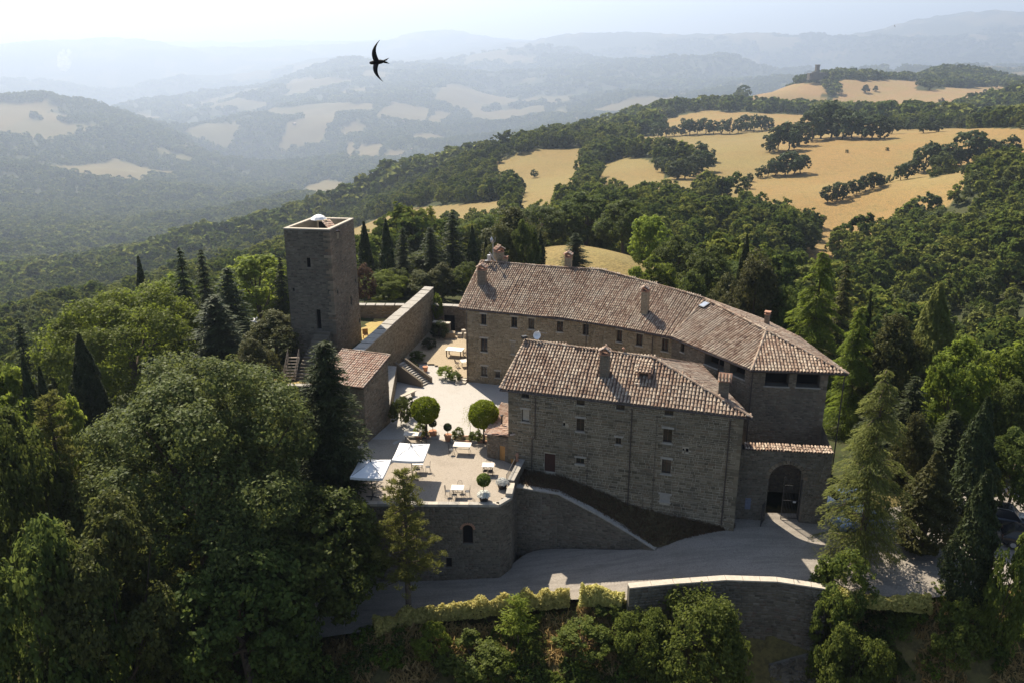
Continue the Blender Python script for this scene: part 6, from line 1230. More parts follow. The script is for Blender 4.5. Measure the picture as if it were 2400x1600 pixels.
def crown_cedar(R, H, z0, levels, seed, lsize=0.2):
    rs = np.random.RandomState(seed); C = []; N = []; T = []; tips = []
    for i in range(levels):
        f = i / levels; z = z0 + (H - z0) * (f ** 0.92); Rl = R * (1 - f) ** 0.7 + .25
        for b in range(rs.randint(3, 6)):
            a = rs.uniform(0, 2 * math.pi); ln = Rl * rs.uniform(.55, 1.1); rise = rs.uniform(-.05, .22); n = int(ln * 90) + 14
            t = rs.rand(n) ** .75; dv = np.array([math.cos(a), math.sin(a)]); sd = np.array([-dv[1], dv[0]])
            w = ln * .26 * np.sin(np.clip(t, .05, 1) * math.pi * .85) + .05; o = rs.normal(size=n) * w * .6
            x = dv[None] * (t * ln)[:, None] + sd[None] * o[:, None]
            zz = z + ln * (rise * t - .42 * t ** 2.6) - np.abs(o) * .35 - rs.exponential(.10, n) * (0.4 + t)
            C.append(np.c_[x, zz]); N.append(np.c_[rs.normal(size=(n, 2)) * .5 + dv[None] * .5, np.full(n, .8)])
            T.append(np.c_[dv[None] * .9 + sd[None] * np.sign(o)[:, None] * .5 + rs.normal(size=(n, 2)) * .2, -.55 - t * .5])
            tips.append(((0, 0, z), (dv[0] * ln * .5, dv[1] * ln * .5, z + ln * (rise * .5 - .07)), (dv[0] * ln * .9, dv[1] * ln * .9, z + ln * (rise * .9 - .32))))
    C = np.concatenate(C); N = np.concatenate(N); T = np.concatenate(T)
    me = leaf_mesh('crown', C, N, lsize * rs.uniform(.5, 1.2, len(C)), 0.22, seed, T)
    m = MB(); m.tube([(0, 0, -.5), (0, 0, H * .4), (0, 0, H * .98)], [R * .075, R * .05, .02], 8)
    for tp in tips[::2]: m.tube(tp, [.05, .03, .01], 5)
    return me, m.mesh('trunk', True)
def crown_pine(R, H, z0, branches, seed, lsize=0.2):
    rs = np.random.RandomState(seed); rng = random.Random(seed); m = MB(); C = []; N = []; T = []
    m.tube([(0, 0, -.5), (.05, 0, H * .35), (.0, .1, H * .7), (0, 0, H * .97)], [H * .022, H * .017, H * .010, .02], 8)
    for b in range(branches):
        f = (b + rng.random()) / branches; z = z0 + (H - z0) * f; a = b * 2.4 + rng.uniform(-.5, .5); ln = R * (1 - f * .78) * rng.uniform(.55, 1.05) * (0.75 + .25 * min(1, f * 5)); rise = rng.uniform(-.05, .35)
        d = np.array([math.cos(a), math.sin(a), rise]); e = d * ln; e[2] += .1
        m.tube([(0, 0, z), tuple(np.array([0, 0, z]) + e * .5 - np.array([0, 0, .06 * ln])), tuple(np.array([0, 0, z]) + e)], [.05, .032, .012], 5)
        for k in range(max(3, int(ln * 3.2))):
            t = rng.uniform(.32, 1.05); p = np.array([0, 0, z]) + e * t + rs.normal(size=3) * np.array([.22, .22, .13]) * ln * .5
            n = 42; dv = sph(rs, n); dv[:, 2] = np.abs(dv[:, 2]) * .8 + .1; C.append(p + dv * .34 * rs.uniform(.3, 1, (n, 1))); T.append(dv); N.append(sph(rs, n) + np.array([0, 0, .5]))
    C = np.concatenate(C); N = np.concatenate(N); T = np.concatenate(T)
    return leaf_mesh('crown', C, N, lsize * rs.uniform(.6, 1.2, len(C)), 0.25, seed, T), m.mesh('trunk', True)
def trunk_straight(H, r):
    m = MB(); m.tube([(0, 0, -.8), (0, 0, H * .3), (0, 0, H * .95)], [r * 1.2, r, .03], 8); return m.mesh('trunk', True)
# nominal shapes, scaled per tree: kind -> list of (crown mesh, trunk mesh, R, H)
SH = {}
SH['oak'] = [(crown_broad(8.7, 19, 1.5, 52, 44, 56, 0.14, 1, spread=(.5, .92), lobe=(.17, .33)), trunk_limbs(8.7, 19, 4.5, .55, 1, 12), 8.7, 19)]
SH['oakb'] = [(crown_broad(4.1, 12, 1.0, 34, 30, 34, 0.125, 2, spread=(.5, .92), lobe=(.2, .36)), trunk_limbs(4.1, 12, 3, .3, 2), 4.1, 12)]
SH['maple'] = [(crown_broad(6, 9, .2, 95, 24, 26, 0.11, 3, spread=(.68, .9), lobe=(.13, .25)), trunk_limbs(6, 9, 2, .35, 3), 6, 9), (crown_broad(3, 10, .6, 48, 18, 20, 0.15, 4), trunk_limbs(3, 10, 2, .25, 4), 3, 10)]
SH['broad'] = [(crown_broad(4.2, 10, .8, 56, 18, 22, 0.165, 5 + k), trunk_limbs(4.2, 10, 2.4, .28, 5 + k), 4.2, 10) for k in range(3)]
SH['lime'] = [(crown_broad(3.0, 9, .6, 44, 16, 18, 0.16, 9), trunk_limbs(3, 9, 2, .2, 9), 3, 9)]
SH['yew'] = [(crown_broad(3.4, 9.5, .2, 70, 17, 20, 0.14, 10 + k, 'egg'), trunk_straight(9.5, .2), 3.4, 9.5) for k in range(2)]
SH['fir'] = [(crown_fir(2.6, 12, .3, 34, 14, .055, 0.17, 12 + k, .30, .6, .7), trunk_straight(12, .2), 2.6, 12) for k in range(3)]
SH['firnear'] = [(crown_fir(3.6, 16, .4, 70, 17, .042, 0.15, 16, .18, .55, .5), trunk_straight(16, .28), 3.35, 16)]
SH['cypress'] = [(crown_cypress(1.4, 13, 15000, 0.16, 17 + k, .5, .3), trunk_straight(13, .16), 1.4, 13) for k in range(2)]
SH['cypthin'] = [(crown_cypress(.75, 10, 4500, 0.15, 20), trunk_straight(10, .1), .75, 10)]
SH['juniper'] = [(crown_cypress(2.4, 16, 18000, 0.2, 21, .7, .3), trunk_straight(16, .2), 2.4, 16)]
_c = [crown_cedar(4.0, 16, 1.0, 34, 22 + k) for k in range(2)]
SH['cedar'] = [(a, b, 4.0, 16) for a, b in _c]
_c = crown_cedar(3.7, 17.5, 1.5, 36, 25, .15); SH['cedarnear'] = [(_c[0], _c[1], 3.1, 17.5)]
_c = crown_pine(3.3, 11, 3.0, 85, 26, .12); SH['pine'] = [(_c[0], _c[1], 3.1, 11)]
_c = crown_pine(3.6, 18, 3.0, 110, 27, .15); SH['pinebig'] = [(_c[0], _c[1], 3.6, 18)]
SH['fig'] = [(crown_broad(2.7, 5.2, .1, 50, 20, 20, 0.10, 28), trunk_limbs(2.7, 5.2, .8, .1, 28), 2.7, 5.2)]
SH['shrubtree'] = [(crown_broad(1.7, 3.2, .05, 32, 16, 18, 0.085, 29 + k), trunk_limbs(1.7, 3.2, .6, .06, 29 + k), 1.7, 3.2) for k in range(2)]
SH['sapling'] = [(crown_fir(1.5, 5, 1.6, 16, 5, .05, 0.13, 33, -.35, .3, .5), trunk_limbs(1.2, 4.6, 1.5, .05, 33, 4), 1.5, 5)]
LEAF = dict(oak='leaf_oak', oakb='leaf_oak', maple='leaf_maple', broad='leaf_broad', lime='leaf_lime', yew='leaf_yew', fir='leaf_fir', cypress='leaf_cypress', juniper='leaf_cedar', cedar='leaf_cedar', pine='leaf_pine', fig='leaf_fig', shrubtree='leaf_fig', sapling='leaf_lime')
CATS = dict(shrubtree='bush', fig='bush', sapling='sapling', cypress='cypress')
for _k, _l in SH.items():
    for _a, _b, _r, _h in _l: _a.materials.append(None); _b.materials.append(None)
def plant(kind, x, y, z, h, r, label, cat=None, group=None, name=None, leaf=None, idx=None, rz=None, bark='bark', trunk=True):
    key = kind
    if kind == 'cypress' and r < .95: key = 'cypthin'
    if kind == 'fir' and h > 14.5 and y < 65: key = 'firnear'
    if kind == 'cedar' and y < 62: key = 'cedarnear'
    if kind == 'pine' and h > 15: key = 'pinebig'
    var = SH[key]; rng = random.Random(int(x * 31 + y * 17))
    if kind == 'maple' and idx is None: idx = 0 if r / h > .45 else 1
    cr, tr, R0_, H0_ = var[rng.randrange(len(var)) if idx is None else idx]
    nm = name or {'oak': 'oak_tree', 'oakb': 'oak_tree', 'maple': 'maple_tree', 'broad': 'broadleaf_tree', 'lime': 'broadleaf_tree', 'yew': 'yew_tree', 'fir': 'fir_tree', 'cypress': 'cypress_tree', 'juniper': 'cypress_tree', 'cedar': 'cedar_tree', 'pine': 'pine_tree', 'fig': 'fig_bush', 'shrubtree': 'bush', 'sapling': 'sapling'}[kind]
    t = empty(nm, (x, y, z), rng.uniform(0, 6.28) if rz is None else rz, label, cat or CATS.get(kind, 'tree'), group)
    if key in ('fir', 'cypthin'): r *= 1.3
    t.scale = (r / R0_, r / R0_, h / H0_)
    for n_, me, mt in (('crown', cr, M[leaf or LEAF[kind]]), ('trunk', tr, M[bark])):
        if n_ == 'trunk' and not trunk: continue
        o = link(n_, me, t); o.material_slots[0].link = 'OBJECT'; o.material_slots[0].material = mt
    return t
NEAR_TREES = [('oak', -22.4, 55.7, -7.65, 18.95, 8.72, 'huge grey-green holm oak filling the lower left'),
('oakb', -24.1, 45.0, -12.45, 19.95, 4.08, 'lower oak with pale lit crown below the huge holm oak at far left'),
('fir', -13.8, 60.4, -4.08, 15.88, 4.05, 'tall dark conifer standing in front of the tile-roofed annex'),
('pine', -7.4, 53.0, -6.38, 11.28, 3.1, 'young pine with bare trunk beside the round terrace bastion'),
('cypress', -38.9, 74.4, -7.32, 14.82, 1.91, 'fat dark cypress left of the huge holm oak, tallest of its pair'),
('cypress', -37.2, 73.1, -6.99, 11.09, 1.41, 'shorter cypress leaning out from the right side of the fat dark cypress'),
('cypress', -39.9, 67.0, -8.91, 17.01, 0.8, 'slim dark cypress near the left edge, taller of two neighbours'),
('cypress', -39.0, 67.5, -8.53, 15.53, 0.74, 'slim dark cypress near the left edge, shorter of two neighbours'),
('cypress', -36.2, 82.4, -4.63, 7.63, 0.81, 'slim cypress just above the crown of the huge holm oak'),
('pine', -31.4, 54.6, -8.92, 18.72, 3.6, 'shaggy olive-green pine at the left between cypresses and holm oak'),
('maple', -43.3, 93.5, -6.76, 12.86, 9.23, 'broad dome-shaped bright green maple on the left slope'),
('maple', -44.7, 109.2, -9.24, 13.34, 4.66, 'bright green round tree between the dome maple and the firs'),
('cypress', -50.5, 115.4, -13.06, 17.86, 0.92, 'lone dark cypress rising above the dome maple against the valley'),
('fir', -40.5, 104.4, -6.59, 15.39, 2.47, 'grey-green fir left of the tower, leftmost of the group'),
('fir', -36.9, 101.5, -4.49, 13.69, 2.15, 'dark fir with spiky top left of the tower'),
('fir', -33.1, 98.6, -2.44, 10.14, 3.21, 'dark dense fir in the middle of the group left of the tower'),
('fir', -32.1, 90.5, -1.68, 8.38, 3.9, 'wide black-green fir in front of the group left of the tower'),
('lime', -33.2, 111.1, -4.64, 11.14, 4.43, 'bright lime-green tree behind the firs left of the tower'),
('fir', -29.4, 108.1, -2.36, 9.06, 1.62, 'narrow fir touching the left edge of the tower'),
('yew', -24.7, 86.5, 0.35, 5.45, 3.09, 'bushy olive conifer at the foot of the tower on its left'),
('yew', -25.2, 80.1, -1.53, 6.43, 2.48, 'low bushy conifer below the white swift left of the tower'),
('fir', -55.1, 92.9, -13.21, 16.51, 2.73, 'hazy dark fir at the left edge above the small cypresses'),
('maple', -40.8, 66.5, -9.3, 16.4, 2.95, 'sunlit green tree at the left edge beside the two slim cypresses'),
('lime', -34.8, 63.1, -7.96, 15.06, 1.82, 'lime-green bush-like tree between the fat cypress and the pine'),
('broad', -32.0, 50.7, -10.37, 20.17, 3.1, 'dark broadleaf tree cut by the left edge below the cypresses'),
('broad', -14.1, 53.2, -7.68, 11.08, 4.81, 'dark shaded broadleaf tree right of the huge holm oak'),
('broad', -17.6, 47.9, -10.07, 12.17, 4.58, 'black-shaded broadleaf tree under the huge holm oak'),
('broad', -26.5, 42.4, -14.58, 21.48, 3.54, 'black-shaded broadleaf tree in the bottom left corner'),
('shrubtree', -24.0, 46.1, -11.74, 9.04, 1.07, 'sunlit lime sapling at the bottom edge under the holm oak'),
('cypress', -20.1, 117.3, -1.92, 11.12, 0.87, 'slim cypress right behind the tower, nearest to it'),
('cypress', -17.2, 117.8, -1.65, 11.15, 0.87, 'slim cypress behind the lawn wall, second from the tower'),
('cypress', -5.6, 120.9, -1.83, 9.83, 0.72, 'slim dark cypress left of the roof mast'),
('cypress', -3.6, 117.9, -1.39, 8.19, 0.5, 'very thin cypress just left of the roof mast'),
('cypress', 3.9, 118.9, -1.59, 9.09, 0.71, 'thin dark cypress right of the twin brick chimneys'),
('fir', -15.1, 119.0, -1.79, 9.99, 2.2, 'ragged fir behind the lawn, third from the tower'),
('fir', -8.4, 121.7, -2.01, 12.21, 2.69, 'tallest dark fir behind the long curtain wall'),
('fir', -11.6, 122.5, -2.33, 9.93, 3.02, 'dark fir left of the tallest fir behind the curtain wall'),
('yew', 0.3, 126.0, -2.1, 11.2, 4.64, 'big rounded black-green conifer behind the main roof ridge'),
('broad', -13.8, 123.2, -2.66, 5.76, 4.3, 'green broadleaf tree filling between the ragged fir and the dark fir'),
('maple', -17.0, 110.7, 0.27, 3.53, 3.62, 'sunlit yellow-green tree behind the two slim tower cypresses'),
('shrubtree', -18.5, 105.4, 1.12, 4.88, 1.45, 'reddish-brown bush against the right side of the tower'),
('broad', 5.1, 167.9, -6.13, 8.83, 4.93, 'dark round oak left of the highest oak behind the main roof'),
('broad', 14.7, 172.4, -7.1, 11.0, 5.88, 'highest round oak behind the main roof'),
('broad', 21.1, 162.6, -5.97, 10.27, 5.17, 'dark olive oak right of the highest oak behind the main roof'),
('lime', 21.1, 131.3, -2.54, 10.54, 3.06, 'bright lime-green tree behind the main roof'),
('fir', 9.5, 128.6, -1.47, 6.87, 2.7, 'dark conical fir standing in the golden meadow'),
('broad', -5.5, 159.9, -7.21, 9.61, 4.32, 'oak behind the thin cypresses left of the roof mast'),
('broad', 24.1, 124.7, -4.07, 9.37, 3.4, 'green tree right of the bright lime tree behind the main roof'),
('broad', 27.3, 117.9, -5.53, 10.83, 4.11, 'spreading green tree above the middle of the main roof'),
('lime', 16.6, 111.8, -2.98, 7.78, 1.46, 'small lime-green bush behind the main roof skylight'),
('broad', 33.9, 131.7, -7.13, 7.53, 3.95, 'green tree left of the cypress behind the bent roof'),
('cypress', 29.5, 108.0, -6.52, 15.92, 1.18, 'dark pointed cypress behind the bent roof'),
('yew', 29.1, 100.9, -6.35, 14.55, 3.78, 'dark brownish rounded conifer under the pointed cypress'),
('cedar', 33.5, 92.1, -6.61, 17.91, 4.7, 'lime-green cedar with drooping tiers right of the main roof'),
('fir', 38.8, 98.6, -9.71, 18.31, 2.46, 'brown-green fir right behind the lime cedar'),
('cedar', 33.6, 80.3, -5.13, 13.73, 3.37, 'small golden-green cedar in front of the lime cedar'),
('cypress', 35.3, 82.8, -5.54, 14.44, 0.46, 'thin black cypress beside the small golden cedar'),
('yew', 37.8, 81.7, -5.8, 12.4, 3.34, 'dull green rounded conifer right of the small golden cedar'),
('juniper', 41.6, 82.0, -6.67, 16.77, 2.48, 'tall flame-shaped green conifer on the right'),
('maple', 40.4, 73.6, -5.03, 12.23, 2.66, 'sunlit yellow-green tree right of the flame-shaped conifer'),
('maple', 46.5, 77.1, -6.94, 12.94, 3.38, 'sunlit green tree at the right edge below the wooded hillside'),
('cedar', 25.2, 55.0, -3.95, 15.85, 3.08, 'pale green weeping cedar beside the arched gate'),
('fir', 33.8, 68.1, -4.29, 10.39, 2.67, 'dark fir behind the weeping cedar'),
('cypress', 35.5, 60.3, -3.8, 11.2, 1.51, 'tall dark cypress at right, behind the front one'),
('cypress', 30.6, 56.8, -3.88, 8.48, 1.84, 'bulky olive cypress between the weeping cedar and the front cypress'),
('cypress', 30.6, 50.4, -4.57, 10.97, 1.44, 'front cypress at right, nearest to the road'),
('fir', 38.6, 70.1, -4.56, 6.66, 2.42, 'dark fir behind the bulky olive cypress'),
('broad', 39.3, 61.5, -3.84, 7.84, 2.14, 'olive tree cut by the right edge above the parked cars'),
('shrubtree', 32.1, 48.3, -6.07, 8.97, 1.48, 'dark bush in the lower right corner in front of the cars'),
('shrubtree', 29.2, 47.8, -6.74, 4.74, 1.65, 'dark low bush right of the road below the front cypress'),
('fig', 12.4, 49.3, -10.9, 8.7, 3.53, 'big round fig bush in front of the stone retaining wall'),
('fig', 8.9, 49.5, -8.95, 5.35, 1.71, 'smaller fig bush against the left side of the big fig bush'),
('sapling', 0.4, 51.0, -8.03, 4.63, 1.61, 'feathery bright sapling on the bank below the hedge'),
('shrubtree', 21.8, 49.6, -9.73, 6.93, 1.71, 'green bush hiding the right end of the retaining wall'),
('fig', 22.6, 48.0, -11.35, 7.65, 2.09, 'leafy bush on the bank right of the retaining wall'),
('shrubtree', 7.0, 52.3, -6.07, 1.67, 1.05, 'small green bush at the left end of the retaining wall'),
('shrubtree', 5.0, 50.3, -7.6, 2.3, 1.9, 'green bush on the dry bank below the lit path gap'),
('shrubtree', -2.6, 49.2, -8.73, 2.83, 2.3, 'green bush on the dry bank at the bottom centre'),
('shrubtree', -5.5, 50.2, -7.8, 2.4, 1.31, 'yellow-green trailing bush below the left end of the hedge'),
('shrubtree', 22.9, 51.8, -6.24, 5.54, 1.97, 'grey-green rounded shrub at the roadside under the weeping cedar'),
('broad', -18.4, 111.5, 0.02, 3.58, 1.96, 'green tree between the two slim tower cypresses, low'),
('broad', -15.4, 113.0, -0.26, 4.06, 2.27, 'green tree below the ragged fir behind the lawn wall'),
('yew', -12.0, 111.4, -0.08, 3.78, 2.24, 'dark conifer behind the lawn wall left of the curtain wall end'),
('yew', -9.3, 112.6, -0.46, 4.96, 2.26, 'dark conifer just behind the far end of the curtain wall'),
('broad', -6.3, 112.8, -0.74, 5.64, 2.12, 'green tree right of the curtain wall end'),
('yew', -1.4, 114.0, -1.14, 10.54, 2.25, 'black conifer behind the twin brick chimneys'),
('broad', 1.8, 116.0, -1.37, 10.87, 2.0, 'green tree right of the black conifer behind the main roof'),
('maple', 20.0, 116.3, -3.64, 8.44, 2.32, 'sunlit green tree behind the small lime bush'),
('broad', 23.0, 107.6, -4.58, 9.18, 2.16, 'low green tree behind the middle of the main roof'),
('yew', 26.4, 104.7, -5.55, 10.35, 2.37, 'dark bush-like conifer at the roof bend'),
('broad', 32.4, 98.8, -7.26, 13.16, 2.24, 'dark green tree left of the lime cedar'),
('fir', 33.3, 72.7, -4.63, 8.93, 2.28, 'dark fir between the weeping cedar and the small golden cedar'),
('yew', 32.5, 64.3, -3.99, 7.89, 1.71, 'olive conifer right of the weeping cedar'),
('broad', 44.4, 71.3, -5.31, 9.31, 2.24, 'dark green tree at the right edge above the olive tree')]
for kind, x, y, z, h, r, lab in NEAR_TREES:
    lf = None
    if 'reddish' in lab: lf = 'leaf_red'
    if 'brown' in lab and kind in ('yew', 'fir'): lf = 'leaf_yew'
    if 'olive' in lab and kind == 'cypress': lf = 'leaf_yew'
    if 'lime sapling' in lab or 'yellow-green trailing' in lab: lf = 'leaf_lime'
    if kind == 'cedar' and ('lime' in lab or 'golden' in lab): lf = 'leaf_maple'
    plant(kind, x, y, z, h, r, lab, leaf=lf)
# ---------------------------------------------------------------- tree rows on the ridge, one object each
MID = {'A': [(155.7, 537.9, -31.7, 10.6), (162.4, 542.3, -31.2, 14.5), (167.4, 539.6, -30.9, 16.0), (179.6, 558.5, -30.2, 14.2), (199.5, 607.1, -30.9, 10.3), (195.7, 583.2, -29.9, 18.2), (205.2, 593.5, -29.5, 22.0), (213.2, 596.4, -29.0, 22.2), (213.7, 578.1, -27.9, 18.3), (217.4, 569.9, -27.0, 15.6), (221.3, 564.5, -26.4, 14.7), (224.5, 557.6, -26.0, 13.8), (228.9, 555.7, -25.5, 13.0), (250.5, 590.3, -26.1, 11.2), (283.7, 641.6, -28.7, 6.6), (259.3, 564.1, -22.8, 9.2), (268.0, 565.3, -22.2, 6.7)], 'B': [(119.4, 440.9, -34.4, 4.3), (127.1, 454.2, -34.6, 5.1), (132.7, 457.0, -34.4, 7.7), (137.7, 459.7, -34.2, 9.7), (142.0, 457.8, -33.9, 11.6), (146.8, 459.3, -33.5, 11.1), (151.2, 461.7, -33.2, 9.2), (111.6, 415.3, -33.8, 4.6)], 'C': [(178.8, 404.3, -28.3, 7.2), (183.5, 407.7, -28.3, 8.4), (210.6, 450.4, -31.0, 14.1), (216.8, 452.3, -30.1, 8.1), (222.8, 453.8, -29.1, 12.3), (225.4, 449.2, -29.1, 11.5), (232.9, 451.5, -27.6, 16.4), (235.4, 448.3, -27.2, 13.0), (241.8, 449.4, -26.2, 11.0), (244.7, 447.1, -25.8, 9.6), (254.9, 454.5, -23.8, 10.5), (189.4, 367.5, -21.1, 5.6)], 'D': [(135.5, 374.1, -33.3, 7.0), (140.1, 376.0, -32.6, 7.6), (145.4, 379.6, -31.7, 6.6), (150.0, 381.4, -31.0, 6.6), (155.4, 385.0, -30.0, 7.3), (159.7, 387.1, -29.3, 7.3), (164.1, 390.3, -28.8, 4.6), (171.5, 399.4, -28.6, 3.5)], 'E': [(129.1, 789.9, -49.0, 12.9), (138.1, 799.8, -48.9, 10.9), (145.9, 802.1, -48.8, 8.8), (153.0, 806.4, -48.6, 10.0), (160.6, 807.2, -48.3, 13.3), (167.7, 811.1, -48.0, 12.3), (174.4, 807.4, -47.6, 13.4), (181.7, 806.9, -47.2, 11.2), (187.2, 798.4, -46.7, 12.2), (193.3, 793.2, -46.2, 13.2), (201.8, 798.3, -45.7, 12.2), (212.7, 816.4, -45.4, 13.6), (215.4, 798.2, -44.7, 14.5), (223.9, 802.8, -44.1, 13.5), (231.1, 809.8, -43.7, 10.2), (185.3, 973.8, -53.7, 6.7)], 'F': [(88.1, 516.7, -36.3, 9.9), (93.2, 522.6, -35.7, 12.9), (93.1, 498.8, -35.9, 10.9), (85.8, 479.0, -36.3, 9.8), (85.6, 456.8, -35.6, 8.8), (89.6, 455.3, -35.4, 10.0), (96.4, 468.0, -35.4, 10.3), (103.0, 479.1, -35.1, 11.9), (106.3, 508.3, -35.2, 12.6), (112.2, 514.2, -34.6, 9.9), (101.9, 510.0, -35.4, 10.5), (83.2, 490.4, -36.7, 8.0)], 'P': [(13.7, 542.6, -47.6, 5.1), (557.9, 1499.3, -74.9, 9.5), (585.9, 1345.4, -70.1, 13.8), (682.6, 1438.9, -62.6, 8.6), (802.0, 1539.8, -53.0, 7.0), (950.2, 1787.9, -56.6, 8.2), (613.6, 1575.4, -53.8, 13.7), (633.1, 1583.9, -52.0, 10.1), (193.1, 512.5, -28.9, 1.5), (214.2, 508.0, -27.1, 1.2)], 'G': [(193.2, 1447.2, -115.2, 3.9), (211.0, 1444.7, -110.3, 8.7), (182.1, 1121.9, -59.6, 8.6), (189.5, 1128.1, -58.4, 12.3), (196.3, 1119.9, -56.9, 11.7), (204.6, 1125.4, -55.6, 10.8), (212.3, 1132.5, -54.7, 9.9), (217.9, 1129.5, -53.9, 9.3), (224.1, 1120.8, -53.0, 9.9), (230.2, 1120.5, -52.3, 10.5), (239.9, 1125.5, -51.6, 9.3), (248.0, 1132.8, -51.3, 11.3), (254.1, 1131.4, -50.9, 6.9), (256.9, 1127.9, -50.6, 8.1), (263.6, 1124.0, -50.4, 11.8), (270.0, 1123.4, -50.3, 8.1), (274.3, 1119.5, -50.3, 12.4), (278.5, 1119.9, -50.3, 10.6), (282.9, 1116.4, -50.4, 9.3), (289.6, 1117.6, -50.4, 8.1), (294.8, 1117.2, -50.4, 11.8), (300.8, 1112.2, -50.3, 9.3), (303.1, 1106.8, -50.2, 9.3), (311.0, 1107.0, -50.2, 12.4), (313.1, 1107.4, -50.2, 9.3), (318.8, 1103.8, -50.3, 11.2), (322.3, 1100.9, -50.3, 13.6), (327.0, 1095.2, -50.4, 11.7), (330.4, 1089.4, -50.5, 9.2), (334.1, 1090.2, -50.6, 9.2), (336.7, 1083.6, -50.7, 8.0), (343.6, 1085.8, -50.8, 9.2), (346.3, 1078.2, -50.8, 8.6), (353.4, 1080.7, -51.0, 10.4), (358.2, 1073.8, -51.0, 9.2)]}
def small_shapes():
    out = []
    for k in range(4): out.append((crown_broad(4, 9, .3, 26, 8, 7, .55, 50 + k), trunk_limbs(4, 9, 1.8, .25, 50 + k, 4), 4, 9))
    for _a, _b, _r, _h in out: _a.materials.append(None); _b.materials.append(None)
    return out
MIDS = small_shapes(); SH['mid'] = MIDS
_sl = [(crown_broad(1.5, 9, 4.2, 9, 6, 6, .42, 60 + k), trunk_straight(9, .16), 1.5, 9) for k in range(3)]
for _a, _b, _r, _h in _sl: _a.materials.append(None); _b.materials.append(None)
SH['slender'] = _sl
LEAF['mid'] = 'leaf_mid'; LEAF['slender'] = 'leaf_mid'
ROWL = {'A': ('dark round tree in the clump crossing the ridge fields', 'trees of the dark clump across the ridge fields'),
        'B': ('round tree in the short row below the dark clump on the ridge', 'trees of the short row in mid ridge'),
        'C': ('round dark tree in the row above the lower golden field', 'trees of the row above the lower golden field'),
        'D': ('low hedgerow tree at the left edge of the lower golden field', 'hedgerow trees left of the lower golden field'),
        'E': ('tree in the straight belt below the crest field', 'trees of the belt below the crest field'),
        'F': ('dark tree in the heart-shaped clump on the scrubby slope', 'trees of the heart-shaped clump'),
        'P': ('single tree standing alone in the ridge fields', 'lone field trees'),
        'G': ('slender bare-stemmed tree on the skyline of the ridge', 'row of slender skyline trees')}
ORD = ['leftmost', 'second from left', 'third from left', 'fourth from left', 'fifth from left', 'sixth from left', 'seventh from left', 'eighth from left', 'ninth from left', 'tenth from left'] + [w + ' from left' for w in 'eleventh twelfth thirteenth fourteenth fifteenth sixteenth seventeenth eighteenth nineteenth twentieth'.split()] + [t_ + '-' + w + ' from left' for t_ in ('twenty', 'thirty') for w in 'first second third fourth fifth sixth seventh eighth ninth tenth'.split()]
for k, lst in MID.items():
    lst = sorted(lst, key=lambda q: q[0] / q[1])
    for i, (x, y, z, h) in enumerate(lst):
        rng = random.Random(i * 7 + ord(k)); kd = 'slender' if k == 'G' else 'mid'
        h = max(h, 2.0)
        plant(kd, x, y, z - .3, h * 1.05, h * (.17 if k == 'G' else rng.uniform(.42, .55)), ROWL[k][0] + ', ' + ORD[i], 'tree', ROWL[k][1], 'slender_tree' if k == 'G' else 'field_tree')
# ---------------------------------------------------------------- woods that read as one mass
def proto_coll(name, shapes):
    c = bpy.data.collections.new(name)
    for i, me in enumerate(shapes):
        o = bpy.data.objects.new('%s_%d' % (name, i), me); c.objects.link(o)
    return c
def scatter_object(name, pts, scl, coll, label, cat):
    me = bpy.data.meshes.new(name); me.vertices.add(len(pts)); me.vertices.foreach_set('co', np.asarray(pts, np.float32).ravel())
    a = me.attributes.new('scl', 'FLOAT', 'POINT'); a.data.foreach_set('value', np.asarray(scl, np.float32))
    o = link(name, me); tag(o, label, cat, kind='stuff')
    ng = bpy.data.node_groups.new(name + '_nodes', 'GeometryNodeTree')
    ng.interface.new_socket('Geometry', in_out='INPUT', socket_type='NodeSocketGeometry'); ng.interface.new_socket('Geometry', in_out='OUTPUT', socket_type='NodeSocketGeometry')
    N = ng.nodes; gi = N.new('NodeGroupInput'); go = N.new('NodeGroupOutput')
    ci = N.new('GeometryNodeCollectionInfo'); ci.inputs['Collection'].default_value = coll; ci.inputs['Separate Children'].default_value = True; ci.inputs['Reset Children'].default_value = True
    ip = N.new('GeometryNodeInstanceOnPoints'); ip.inputs['Pick Instance'].default_value = True
    rv = N.new('FunctionNodeRandomValue'); rv.data_type = 'INT'; rv.inputs[4].default_value = 0; rv.inputs[5].default_value = max(0, len(coll.objects) - 1)
    rr = N.new('FunctionNodeRandomValue'); rr.data_type = 'FLOAT_VECTOR'; rr.inputs[0].default_value = (-.08, -.08, 0); rr.inputs[1].default_value = (.08, .08, 6.28)
    na = N.new('GeometryNodeInputNamedAttribute'); na.data_type = 'FLOAT'; na.inputs['Name'].default_value = 'scl'
    ng.links.new(gi.outputs[0], ip.inputs['Points']); ng.links.new(ci.outputs[0], ip.inputs['Instance']); ng.links.new(rv.outputs[2], ip.inputs['Instance Index'])
    e2r = N.new('FunctionNodeEulerToRotation'); ng.links.new(rr.outputs[0], e2r.inputs[0]); ng.links.new(e2r.outputs[0], ip.inputs['Rotation'])
    ng.links.new(na.outputs[0], ip.inputs['Scale']); ng.links.new(ip.outputs[0], go.inputs[0])
    md = o.modifiers.new('scatter', 'NODES'); md.node_group = ng
    return o
def wood_mesh(R, H, lobes, clumps, leaves, ls, seed, mat):
    me = crown_broad(R, H, .2, lobes, clumps, leaves, ls, seed); me.materials.append(mat); return me
PN = proto_coll('woodnear', [wood_mesh(3.6, 9.0, 26, 10, 10, .36, 70 + k, M['leaf_wood']) for k in range(4)])
PM = proto_coll('woodmid', [wood_mesh(4.2, 9.5, 18, 7, 6, .75, 80 + k, M['leaf_wood']) for k in range(4)])
